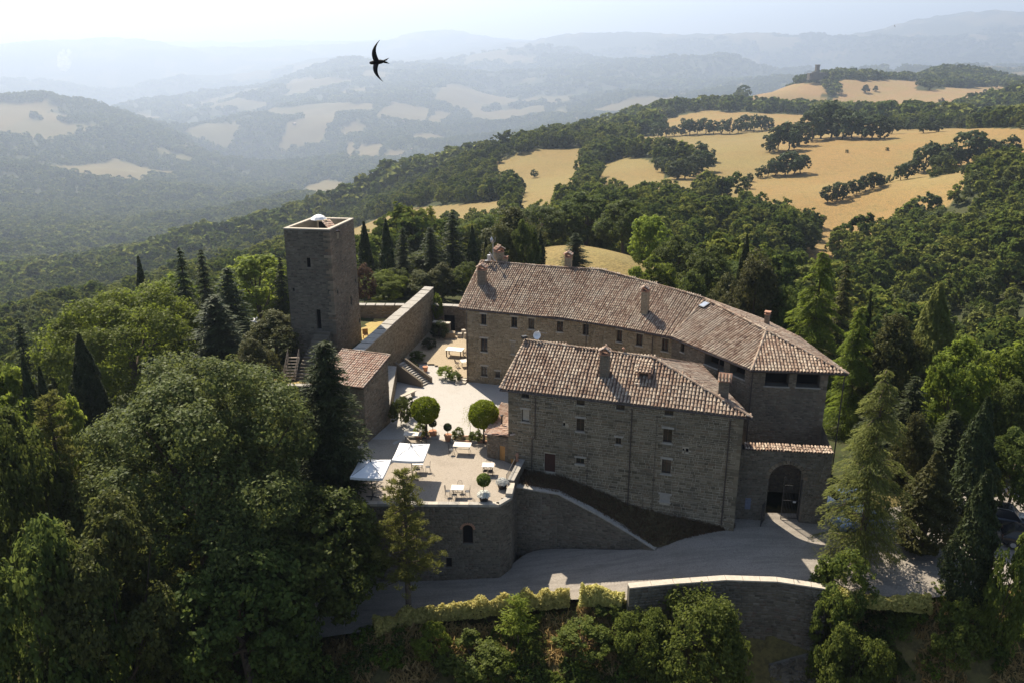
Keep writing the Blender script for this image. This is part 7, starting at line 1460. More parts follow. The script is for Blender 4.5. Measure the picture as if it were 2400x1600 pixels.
PF = proto_coll('woodfar', [wood_mesh(5.0, 9.5, 9, 4, 3, 2.1, 90 + k, M['leaf_wood_far']) for k in range(3)])
PX = proto_coll('woodvery', [wood_mesh(13.0, 12.0, 12, 5, 3, 4.6, 95 + k, M['leaf_wood_far']) for k in range(3)])
def visible(x, y, z, zadd):
    """Drop what lies well behind a nearer hill (coarse test along each bearing)."""
    az = np.arctan2(x, y); r = np.hypot(x, y)
    bins = np.linspace(-.68, .68, 130); rad = np.exp(np.linspace(math.log(110), math.log(24000), 160))
    A, Rr = np.meshgrid(bins, rad, indexing='ij')
    hz = height((Rr * np.sin(A)).ravel(), (Rr * np.cos(A)).ravel()).reshape(A.shape); el = (hz - 32.5) / Rr
    mx = np.maximum.accumulate(el, axis=1)
    bi = np.clip(np.searchsorted(bins, az), 0, len(bins) - 1); ri = np.clip(np.searchsorted(rad, r) - 2, 0, len(rad) - 1)
    return (z + zadd - 32.5) / r > mx[bi, ri] - 0.012
def scatter_pts(r0, r1, spacing, azlim, seed, keep, zadd=14):
    rs = np.random.RandomState(seed)
    n = int(azlim * (r1 * r1 - r0 * r0) / (spacing * spacing))
    u = rs.rand(n); r = np.sqrt(r0 * r0 + u * (r1 * r1 - r0 * r0)); a = rs.uniform(-azlim, azlim, n)
    x = r * np.sin(a); y = r * np.cos(a)
    msk, tn = open_land(x, y); ok = (msk == 0) & keep(x, y, rs)
    x = x[ok]; y = y[ok]; z = height(x, y); v = visible(x, y, z, zadd)
    return x[v], y[v], z[v]
def near_keep(x, y, rs):
    dc = np.hypot(x - 5, (y - 80) * 0.9)
    ok = (dc > 62) & ~((np.abs(x - 12) < 24) & (y > 100) & (y < 175) & (x > -2)) & (y > 70)
    return ok & (fbm(x / 45., y / 45., 61, 2) > 0.27)
def any_keep(x, y, rs): return fbm(x / 90., y / 90., 62, 2) > 0.22
for (r0, r1, sp, cl, nm, lb, sd, kp, s0, s1) in (
        (75, 330, 4.6, PN, 'hillside_wood', 'green wood on the slopes around the castle hill', 1, near_keep, .4, 1.3),
        (330, 800, 6.2, PM, 'valley_wood', 'dense wood between the ridge fields and the castle hill', 2, any_keep, .4, 1.3),
        (800, 2700, 12.0, PF, 'lowland_wood', 'hazy wood covering the valley floor and ridge flanks', 3, any_keep, .6, 1.9),
        (2700, 6300, 21.0, PF, 'hill_wood', 'blue-hazed wood on the hills beyond the valley', 4, any_keep, 1.2, 2.8),
        (6300, 12500, 58.0, PX, 'far_wood', 'faint wood on the farthest ridges', 5, any_keep, 1.2, 2.4)):
    x, y, z = scatter_pts(r0, r1, sp, .70, 200 + sd, kp, 14 if r0 < 3000 else 30)
    rs = np.random.RandomState(300 + sd)
    scatter_object(nm, np.stack([x, y, z - .4], 1), rs.uniform(s0, s1, len(x)) * (.55 + .9 * fbm(x / (r0 * .12 + 12), y / (r0 * .12 + 12), 88, 2)), cl, lb, 'wood')
    print(nm, len(x))

rs = np.random.RandomState(321); n = 1500; x = rs.uniform(-60, -13, n); y = rs.uniform(36, 78, n); ok = (np.abs(x) < y * .85) & ~((x > -17) & (y > 50) & (y < 75)); x = x[ok]; y = y[ok]
scatter_object('undergrowth', np.stack([x, y, height(x, y) - .15], 1), rs.uniform(.1, .3, len(x)), PN, 'shaded undergrowth beneath the trees on the left slope', 'undergrowth')
# ---------------------------------------------------------------- courtyard planting
def clip_ball(R, n, ls, seed):
    rs = np.random.RandomState(seed); d = sph(rs, n); r = R * (1 + .05 * np.sin(d[:, 0] * 9 + seed) * np.sin(d[:, 2] * 7) + rs.uniform(-.1, .03, n)); C = d * r[:, None]; C[:, 2] *= .96
    return leaf_mesh('crown', C, d + rs.normal(size=(n, 3)) * .55, ls * rs.uniform(.6, 1.2, n), .55, seed)
def topiary(x, y, h, R, label, seed, leaf='leaf_topiary', n=9000, ls=.09, name='topiary_tree', z=0.0, tr=.09):
    t = empty(name, (x, y, z), 0, label, 'tree'); me = clip_ball(R, n, ls, seed); o = link('crown', me, t, M[leaf]); o.location = (0, 0, h - R)
    m = MB(); m.tube([(0, 0, -.1), (.03, .02, h * .3), (0, 0, h - R * 1.0)], [tr * 1.3, tr, tr * .8], 8)
    for k in range(4): a = k * 1.6; m.tube([(0, 0, h - R * 1.25), (math.cos(a) * R * .5, math.sin(a) * R * .5, h - R * .7)], [tr * .6, .02], 5)
    link('trunk', m.mesh('trunk', True), t, M['bark']); return t
topiary(-7.41, 68.94, 3.8, 1.19, 'clipped ball tree left of the courtyard entrance', 401)
topiary(-2.41, 67.88, 3.93, 1.25, 'clipped ball tree right of the courtyard entrance beside the shed', 402)
def potted_ball(x, y, label, seed):
    t = empty('potted_topiary', (x, y, 0), 0, label, 'plant'); m = MB(); m.lathe((0, 0, 0), [(.2, 0), (.24, .05), (.3, .5), (.34, .52), (.34, .6), (.27, .6)], 12); link('pot', m.mesh('pot'), t, M['terracotta'])
    m = MB(); m.tube([(0, 0, .55), (0, 0, 1.1)], .03, 6); link('stem', m.mesh('stem'), t, M['bark'])
    o = link('crown', clip_ball(.34, 1300, .06, seed), t, M['leaf_fir']); o.location = (0, 0, 1.3)
potted_ball(-6.85, 69.1, 'small dark ball topiary in a pot, left of the entrance gap', 411); potted_ball(-5.5, 68.3, 'small dark ball topiary in a pot, right of the entrance gap', 412)
for k, (x0, x1, yb, lb) in enumerate(((-8.9, -6.45, 69.2, 'low stone-edged planting bed left of the entrance gap'), (-5.2, -1.8, 68.4, 'low stone-edged planting bed right of the entrance gap'))):
    bd = empty('planting_bed', ((x0 + x1) / 2, yb, 0), 0, lb, 'planting bed')
    for (cx, cy_, w, d) in (((x0 + x1) / 2, yb - .5, x1 - x0, .14), ((x0 + x1) / 2, yb + .5, x1 - x0, .14), (x0, yb, .14, .86), (x1, yb, .14, .86)):
        n_ = max(1, int(max(w, d) / .5))
        for i in range(n_):
            m = MB(); f = (i + .5) / n_ - .5
            if w > d: m.box((cx + f * w, cy_, .11), (w / n_ - .015, d, .22))
            else: m.box((cx, cy_ + f * d, .11), (w, d / n_ - .015, .22))
            m.build('edging_stone', M['brick_red' if i % 3 else 'cap_grey'], bd)
    m = MB(); m.quad((x0 + .07, yb - .43, .16), (x1 - .07, yb - .43, .16), (x1 - .07, yb + .43, .16), (x0 + .07, yb + .43, .16)); m.build('soil', M['grass_dark'], bd)
def bush(x, y, z, h, r, label, leaf, idx=0): return plant('shrubtree', x, y, z, h, r, label, 'bush', None, 'bush', leaf, idx)
bush(-7.95, 69.05, .1, 1.15, .6, 'yellow-green shrub at the foot of the left ball tree', 'leaf_lime'); bush(-4.65, 68.6, .1, 1.0, .5, 'small shrub right of the entrance gap', 'leaf_maple'); bush(-3.1, 68.2, .1, .95, .62, 'low shrub at the foot of the right ball tree', 'leaf_fig', 1)
bush(-9.9, 71.4, 0, 2.6, .95, 'dark oleander bush against the right wall of the annex', 'leaf_broad'); bush(-9.55, 73.4, 0, 2.0, .7, 'dark green bush behind the oleander at the annex wall', 'leaf_fir', 1)
bush(-6.75, 82.9, .1, 1.25, .85, 'bright lime bush in the middle of the courtyard', 'leaf_lime'); bush(-5.75, 82.3, .1, .95, .62, 'small green bush beside the bright lime bush', 'leaf_fig', 1)
bush(-8.3, 95.0, 0, 2.2, .95, 'black-green bush at the far end of the curtain wall', 'leaf_fir'); bush(-9.3, 92.0, 0, 1.2, .8, 'dark low bush at the foot of the curtain wall, far one', 'leaf_fir', 1); bush(-10.2, 88.2, 0, 1.0, .9, 'dark low bush at the foot of the curtain wall, near one', 'leaf_broad'); bush(-10.4, 85.2, 0, 1.0, .7, 'dark leafy plant by the outdoor steps', 'leaf_broad', 1)
bush(-8.75, 98.3, 1.2, 3.2, .6, 'green climber at the end of the curtain wall', 'leaf_maple')
# thin young tree by the right ball tree
t = empty('young_tree', (-3.63, 68.6, 0), 0, 'thin wispy young tree between shrubs left of the right ball tree', 'tree'); m = MB(); m.tube([(0, 0, 0), (.05, .1, 1.2), (-.2, .2, 2.4)], [.03, .02, .008], 5); link('trunk', m.mesh('trunk'), t, M['bark'])
rs = np.random.RandomState(77); C_ = rs.normal(size=(260, 3)) * np.array([.28, .28, .45]) + np.array([-.15, .15, 2.1]); link('crown', leaf_mesh('crown', C_, sph(rs, 260), .05, .4, 3), t, M['leaf_lime'])
# flower pots on the terrace
def flower_pot(x, y, label, tree=False):
    t = empty('flower_planter', (x, y, 0), 0, label, 'planter'); m = MB(); m.lathe((0, 0, 0), [(.24, .0), (.3, .05), (.4, .42), (.44, .44), (.44, .52), (.36, .52)], 14); link('pot', m.mesh('pot'), t, M['iron'])
    rs = np.random.RandomState(int(x * 10) % 97 + 5); d = sph(rs, 900); d[:, 2] = np.abs(d[:, 2]) * .8
    o = link('flowers', leaf_mesh('flowers', d * np.array([.5, .5, .42]) * rs.uniform(.75, 1.05, (900, 1)), d + rs.normal(size=(900, 3)) * .4, .06, .7, 4), t, M['leaf_white']); o.location = (0, 0, .48)
    if tree:
        m = MB(); m.tube([(0, 0, .5), (0, 0, 1.4)], .028, 6); link('stem', m.mesh('stem'), t, M['bark']); o = link('crown', clip_ball(.5, 1500, .08, 9), t, M['leaf_fig']); o.location = (0, 0, 1.75)
    return t
flower_pot(-2.1, 57.95, 'standard bush over white flowers in a pot at the terrace edge', True); flower_pot(-0.75, 59.9, 'round planter of white flowers at the terrace corner')
m = MB(); m.lathe((0.15, 64.0, 0), [(.16, 0), (.2, .04), (.26, .4), (.28, .45), (.2, .45)], 10); o = tag(m.build('clay_pot', M['wood_orange']), 'orange clay pot at the corner of the gate wing on the terrace', 'pot')
m = MB(); m.lathe((-9.0, 85.0, 0), [(.16, 0), (.2, .04), (.28, .5), (.3, .55), (.2, .55)], 10); tag(m.build('clay_pot', M['terracotta']), 'terracotta pot at the foot of the outdoor steps', 'pot')
m = MB(); m.lathe((0.42, 63.4, .5), [(.05, 0), (.12, .05), (.09, .4), (.15, .55), (.1, .7), (.02, .78)], 8); tag(m.build('stone_bust', M['brick_red']), 'small terracotta ornament on the terrace parapet beside the wing', 'ornament')
# ---------------------------------------------------------------- furniture
def iron_chair(label, x, y, rz, group=None):
    t = empty('iron_chair', (x, y, 0.02), rz, label, 'chair', group)
    m = MB(); m.lathe((0, 0, .43), [(.02, 0), (.19, 0), (.2, .02), (.02, .025)], 12); link('seat', m.mesh('seat'), t, M['iron'])
    for sx in (-1, 1):
        for sy in (-1, 1):
            m = MB(); m.tube([(sx * .15, sy * .15, .44), (sx * .19, sy * .19, 0)], .013, 5); link('leg', m.mesh('leg'), t, M['iron'])
    m = MB(); pts = [(math.cos(a) * .19, .17 + .05 * math.sin(a), .44 + .48 * math.sin(a) ** .5 if math.sin(a) > 0 else .44) for a in [math.pi * k / 10 for k in range(11)]]; m.tube(pts, .012, 5)
    for xx in (-.09, 0, .09): m.tube([(xx, .18, .44), (xx, .21, .88)], .008, 4)
    link('backrest', m.mesh('backrest'), t, M['iron']); return t
def iron_table(label, x, y, w, d, rz=0.0, top='table_top', h=.75):
    t = empty('iron_table', (x, y, .02), rz, label, 'table'); m = MB(); m.box((0, 0, h), (w, d, .035)); link('tabletop', m.mesh('tabletop'), t, M[top])
    for s in (-1, 1):
        m = MB(); m.tube([(s * (w / 2 - .1), -d / 2 + .1, h), (s * (w / 2 - .16), -d * .12, h * .5), (s * (w / 2 - .1), -d / 2 + .06, 0)], .018, 5); m.tube([(s * (w / 2 - .1), d / 2 - .1, h), (s * (w / 2 - .16), d * .12, h * .5), (s * (w / 2 - .1), d / 2 - .06, 0)], .018, 5); m.bar((s * (w / 2 - .1), -d / 2 + .08, h - .04), (s * (w / 2 - .1), d / 2 - .08, h - .04), .03); link('leg', m.mesh('leg'), t, M['iron'])
    m = MB(); m.bar((-w / 2 + .14, 0, h * .45), (w / 2 - .14, 0, h * .45), .025); link('stretcher', m.mesh('stretcher'), t, M['iron']); return t
iron_table('pale table on iron legs at the left end of the terrace under the annex', -8.5, 68.1, 1.5, .8, -.08)
iron_table('long pale table on curled iron legs near the right ball tree', -4.13, 66.0, 1.45, .9, -.12)
iron_table('small pale table with chairs tucked in at the right side of the terrace', -1.89, 62.3, .95, .8, -.06)
iron_table('small table between bistro chairs at the front edge of the terrace', -4.1, 58.6, .95, .8, -.05)
iron_table('small table half hidden under the right terrace parasol', -7.5, 62.7, .95, .8, -.05)
for lb, x, y, r in (('iron chair left of the table at the front edge of the terrace', -4.85, 58.65, 1.5), ('iron chair right of the table at the front edge of the terrace', -3.35, 58.6, -1.6), ('iron chair behind the table at the front edge of the terrace', -3.95, 59.25, .1), ('iron chair in front of the table at the front edge of the terrace', -4.3, 58.05, 3.1),
                    ('iron chair tucked under the small right-side table, left one', -2.1, 61.9, 3.1), ('iron chair tucked under the small right-side table, right one', -1.7, 61.88, 3.2), ('iron chair behind the small right-side table', -1.89, 62.85, 0),
                    ('iron chair right of the table under the parasol', -6.7, 62.6, -1.5), ('iron chair in front of the table under the parasol', -7.45, 62.15, 3.1), ('iron chair left of the long pale table', -5.05, 65.7, 1.4), ('iron chair right of the table at the annex end', -7.5, 67.9, -1.4)):
    iron_chair(lb, x, y, r)
t1 = empty('wooden_table', (-6.2, 89.3, .17), -.25, 'broad wooden table half in shade far back in the courtyard', 'table'); m = MB(); m.box((0, 0, .74), (1.9, 1.2, .06)); link('tabletop', m.mesh('tabletop'), t1, M['table_top'])
for sx in (-1, 1):
    for sy in (-1, 1): m = MB(); m.bar((sx * .8, sy * .45, 0), (sx * .8, sy * .45, .72), .09); link('leg', m.mesh('leg'), t1, M['wood_dark'])
t2 = iron_table('folding table with two folding chairs close to the main building', -4.95, 86.1, .9, .9, .3, 'table_top')
def folding_chair(label, x, y, rz):
    t = empty('folding_chair', (x, y, .17), rz, label, 'chair')
    for i in range(4): m = MB(); m.box((0, -.16 + .11 * i, .45), (.42, .09, .02)); link('seat_slat', m.mesh('seat_slat'), t, M['wood_dark'])
    for i in range(3): m = MB(); m.box((0, .22 + .02 * i, .6 + .12 * i), (.42, .02, .08)); link('back_slat', m.mesh('back_slat'), t, M['wood_dark'])
    for s in (-1, 1):
        m = MB(); m.bar((s * .2, .28, .9), (s * .2, -.22, 0), .03); m.bar((s * .2, -.2, .45), (s * .2, .22, 0), .03); link('leg', m.mesh('leg'), t, M['wood_dark'])
folding_chair('folding chair left of the folding table by the main building', -5.75, 85.9, 1.9); folding_chair('folding chair right of the folding table by the main building', -4.2, 86.0, -1.3); folding_chair('folding chair at the right of the broad wooden table', -5.0, 89.0, -1.2)
bn = empty('stone_bench', (-10.0, 77.9, 0), .95, 'white stone bench plank in the shade by the annex bush', 'bench'); m = MB(); m.box((0, 0, .45), (1.9, .42, .09)); link('seat', m.mesh('seat'), bn, M['cap'])
for s in (-.7, .7): m = MB(); m.box((s, 0, .2), (.2, .36, .4)); link('leg', m.mesh('leg'), bn, M['cap_grey'])
m = MB(); m.box((-5.1, 81.75, .08), (1.0, .55, .16), -.3); m.box((-5.0, 82.2, .14), (.9, .4, .26), -.3); tag(m.build('door_step', M['cap']), 'pale stone step at the left corner of the main building', 'step')
lc = empty('garden_chair', (-16.1, 91.2, 1.5), .3, 'wooden garden chair on the yellow lawn beside the tower', 'chair')
m = MB(); m.box((0, 0, .42), (.6, .55, .05)); link('seat', m.mesh('seat'), lc, M['wood_orange']); m = MB(); m.box((0, .27, .72), (.6, .05, .6)); link('backrest', m.mesh('backrest'), lc, M['wood_orange'])
for sx in (-.26, .26):
    for sy in (-.22, .22): m = MB(); m.bar((sx, sy, 0), (sx, sy, .42), .05); link('leg', m.mesh('leg'), lc, M['wood_orange'])
# stone basin and steps at the far end of the court
fn = empty('stone_basin', (-6.3, 95.4, .17), 0, 'pale stone trough and flower stones at the far end of the courtyard', 'basin'); m = MB(); m.box((-.9, 0, .32), (1.3, .8, .64)); link('trough', m.mesh('trough'), fn, M['paving'])
for i, (x, y, w) in enumerate(((.3, .1, .6), (1.0, -.1, .5), (1.6, .2, .7), (.7, .5, .5))): m = MB(); m.box((x, y, .22 + .05 * i), (w, .5, .5 + .1 * i), .2 * i, .8); link('stone', m.mesh('stone'), fn, M['cap'])
freestanding('stub_wall', 'short stone wall stub with sunlit top near the arch wall', [(-9.2, 96.2), (-7.2, 95.6)], -0.1, 1.7, 0.5, 'cap', seed=231)
def square_umbrella(label, x, y, w, d, rz):
    t = empty('terrace_umbrella', (x, y, .02), rz, label, 'umbrella'); zr, zt = 2.42, 2.98
    m = MB(); m.tube([(0, 0, 0), (0, 0, 3.05)], .035, 7); link('pole', m.mesh('pole'), t, M['iron'])
    m = MB(); m.bar((-.5, 0, .05), (.5, 0, .05), .08, .06); m.bar((0, -.5, .05), (0, .5, .05), .08, .06); link('foot', m.mesh('foot'), t, M['iron'])
    c = [(-w / 2, -d / 2, zr), (w / 2, -d / 2, zr), (w / 2, d / 2, zr), (-w / 2, d / 2, zr)]; m = MB()
    for i in range(4):
        a = Vector(c[i]); b = Vector(c[(i + 1) % 4]); N_ = 8
        for k in range(N_):
            for j in range(5):
                f0, f1 = j / 5, (j + 1) / 5
                def Q(u, f):
                    e_ = a.lerp(b, u); sag = -.05 * math.sin(math.pi * u) * f - .05 * math.sin(math.pi * f); v = Vector((0, 0, zt)).lerp(e_, f); v.z += sag; return v
                m.quad(Q(k / N_, f1), Q((k + 1) / N_, f1), Q((k + 1) / N_, f0), Q(k / N_, f0))
    link('canopy', m.mesh('canopy', True), t, M['white_cloth'])
    m = MB()
    for i in range(4):
        a = Vector(c[i]); b = Vector(c[(i + 1) % 4]); N_ = 14
        for k in range(N_):
            p0_, p1_ = a.lerp(b, k / N_), a.lerp(b, (k + 1) / N_)
            s0_ = -.05 * math.sin(math.pi * k / N_); s1_ = -.05 * math.sin(math.pi * (k + 1) / N_)
            m.quad((p0_.x, p0_.y, zr + s0_ - .2 + .02 * (k % 2)), (p1_.x, p1_.y, zr + s1_ - .2 + .02 * ((k + 1) % 2)), (p1_.x, p1_.y, zr + s1_), (p0_.x, p0_.y, zr + s0_))
    link('valance', m.mesh('valance'), t, M['white_cloth'])
    for i in range(4):
        m = MB(); m.bar((0, 0, zt - .06), (c[i][0], c[i][1], zr - .03), .03); link('rib', m.mesh('rib'), t, M['iron'])
    m = MB(); m.lathe((0, 0, zt), [(.05, 0), (.06, .06), (.02, .2), (.01, .24)], 8)
    for i in range(4): m.bar((0, 0, zt + .02), (c[i][0] * .22, c[i][1] * .22, zt - .05), .02)
    link('finial', m.mesh('finial'), t, M['iron']); return t
square_umbrella('white square terrace umbrella, right one with its pole in view', -7.8, 61.25, 2.4, 3.0, -.08); square_umbrella('white square terrace umbrella at the left, partly behind the conifer', -10.5, 58.5, 2.4, 3.0, -.08)
# ---------------------------------------------------------------- hedges and banks
def leaf_strip(name, path, w, h, n, ls, leaf, label, cat, seed, lump=.5, kind=None, parent=None):
    rs = np.random.RandomState(seed); P = np.asarray(path, float); d = np.r_[0, np.cumsum(np.linalg.norm(np.diff(P, axis=0), axis=1))]
    u = rs.uniform(0, d[-1], n); X = np.stack([np.interp(u, d, P[:, k]) for k in range(3)], 1)
    a = rs.uniform(-.25, math.pi + .25, n); k = 1 + lump * (fbm(u * 1.3, u * 0 + seed, 5, 2) - .5) * 2
    e = np.stack([np.interp(u + .1, d, P[:, j]) - np.interp(u - .1, d, P[:, j]) for j in range(2)], 1); e /= np.maximum(np.linalg.norm(e, axis=1, keepdims=True), 1e-6); nn_ = np.stack([e[:, 1], -e[:, 0]], 1)
    rr = k * rs.uniform(.6, 1.14, n)
    X[:, :2] += nn_ * (np.cos(a) * w / 2 * rr)[:, None]; X[:, 2] += np.maximum(.02, np.sin(a)) * h * rr
    N = np.c_[nn_ * np.cos(a)[:, None], np.sin(a)] + rs.normal(size=(n, 3)) * .6
    me = leaf_mesh('foliage', X, N, ls * rs.uniform(.6, 1.3, n), .55, seed)
    t = empty(name, tuple(P[len(P) // 2]), 0, label, cat); child_world('foliage', me, t, M[leaf])
    m = MB()
    for i in range(int(d[-1] / .6)):
        q = [np.interp(i * .6 + .3, d, P[:, j]) for j in range(3)]; m.tube([(q[0], q[1], q[2] - .1), (q[0] + .05, q[1], q[2] + h * .7)], [.03, .012], 4)
    m.build('stems', M['bark'], t, kind='stuff'); return t
leaf_strip('hedge', [(-9.6, 51.2, -6.6), (-7.3, 52.3, -6.45), (-3, 52.75, -6.25), (1.5, 53.15, -5.85), (4.1, 53.1, -5.5)], .85, 1.05, 15000, .12, 'leaf_hedge', 'long yellow blossoming hedge along the lower edge of the road', 'hedge', 501)
leaf_strip('hedge', [(4.9, 53.1, -5.4), (6.3, 52.7, -5.1), (7.75, 51.8, -4.8)], .9, 1.05, 5000, .12, 'leaf_hedge', 'short yellow hedge between the path gap and the retaining wall', 'hedge', 502)
leaf_strip('hedge', [(21.9, 51.0, -3.9), (24, 50.8, -3.95), (26, 50.6, -4.0), (28.4, 50.5, -4.05)], 1.0, .8, 6000, .12, 'leaf_hedge', 'yellow-green hedge right of the retaining wall under the weeping cedar', 'hedge', 503)
# dry grass and low scrub on the bank
rs = np.random.RandomState(55); n = 90000
x = rs.uniform(-14, 40, n); y = rs.uniform(40, 54, n); ok = (y < 52.5 + .06 * np.clip(x, -14, 8)) & ~((x > 8) & (x < 23.5) & (y > 49.8)); 
ok &= (fbm(x / 2.2, y / 2.2, 71, 3) > .40) & (x < 30 + 10 * rs.rand(n)); x = x[ok]; y = y[ok]; z = height(x, y); z = plateau(x, y, z)
hgt = rs.uniform(.08, .75, len(x)) ** 1.3; C_ = np.c_[x + rs.normal(size=len(x)) * .05, y, z + hgt * .6]; T_ = rs.normal(size=(len(x), 3)) * .45 + np.array([0, 0, 1]); N_ = rs.normal(size=(len(x), 3)) + np.array([0, -.5, .6])
o = link('dry_grass', leaf_mesh('dry_grass', C_, N_, hgt * .5 + .07, .17, 6, T_), None, M['leaf_dry']); tag(o, 'golden dry grass and scrub on the bank below the road', 'grass', kind='stuff')
n = 40000; x = rs.uniform(-14, 36, n); y = rs.uniform(40, 53.5, n); ok = (fbm(x / 1.8, y / 1.8, 73, 3) > .55) & (y < 53.0 + .06 * np.clip(x, -14, 8)) & ~((x > 8) & (x < 23.5) & (y > 49.8)); x = x[ok]; y = y[ok]; z = plateau(x, y, height(x, y)); k = rs.uniform(0, .7, len(x))
o = link('bank_scrub', leaf_mesh('bank_scrub', np.c_[x, y, z + k], rs.normal(size=(len(x), 3)) + np.array([0, 0, .8]), rs.uniform(.04, .09, len(x)), .55, 7), None, M['leaf_fig']); tag(o, 'low green scrub on the bank below the road', 'scrub', kind='stuff')
rs = np.random.RandomState(58); n = 9000
bk = bpy.data.objects['grass_bank'].data; bv = np.empty(len(bk.vertices) * 3, np.float32); bk.vertices.foreach_get('co', bv); bv = bv.reshape(60, 8, 3)
ui = rs.uniform(0, 58.9, n); vi = rs.uniform(0, 6.9, n); i0 = ui.astype(int); j0 = vi.astype(int); fu = (ui - i0)[:, None]; fv = (vi - j0)[:, None]
C_ = (bv[i0, j0] * (1 - fu) + bv[i0 + 1, j0] * fu) * (1 - fv) + (bv[i0, j0 + 1] * (1 - fu) + bv[i0 + 1, j0 + 1] * fu) * fv
k = rs.uniform(.05, .28, n); C_[:, 2] += k * .5
tag(link('bank_grass', leaf_mesh('bank_grass', C_, rs.normal(size=(n, 3)) + np.array([0, -.5, .6]), k * .7, .14, 8, rs.normal(size=(n, 3)) * .4 + np.array([0, 0, 1])), None, M['leaf_red']), 'rough brown-green grass on the bank under the gate wing', 'grass', kind='stuff')
PB = bpy.data.collections.new('bankbush')
for k_ in range(3):
    me_ = crown_broad(1.0, 1.3, .02, 16, 9, 12, .075, 640 + k_); me_.materials.append(M[('leaf_fig', 'leaf_maple', 'leaf_broad')[k_]]); PB.objects.link(bpy.data.objects.new('bankbush_%d' % k_, me_))
rs = np.random.RandomState(77); n = 2600; x = rs.uniform(-13, 36, n); y = rs.uniform(41, 53, n); ok = (y < 52.6 + .06 * np.clip(x, -14, 8)) & ~((x > 7.6) & (x < 24) & (y > 49.4)) & (fbm(x / 3., y / 3., 91, 2) > .44); x = x[ok]; y = y[ok]
scatter_object('bank_shrubs', np.stack([x, y, plateau(x, y, height(x, y)) - .1], 1), rs.uniform(.22, .8, len(x)), PB, 'mixed low shrubs scattered over the bank below the road', 'shrubs')
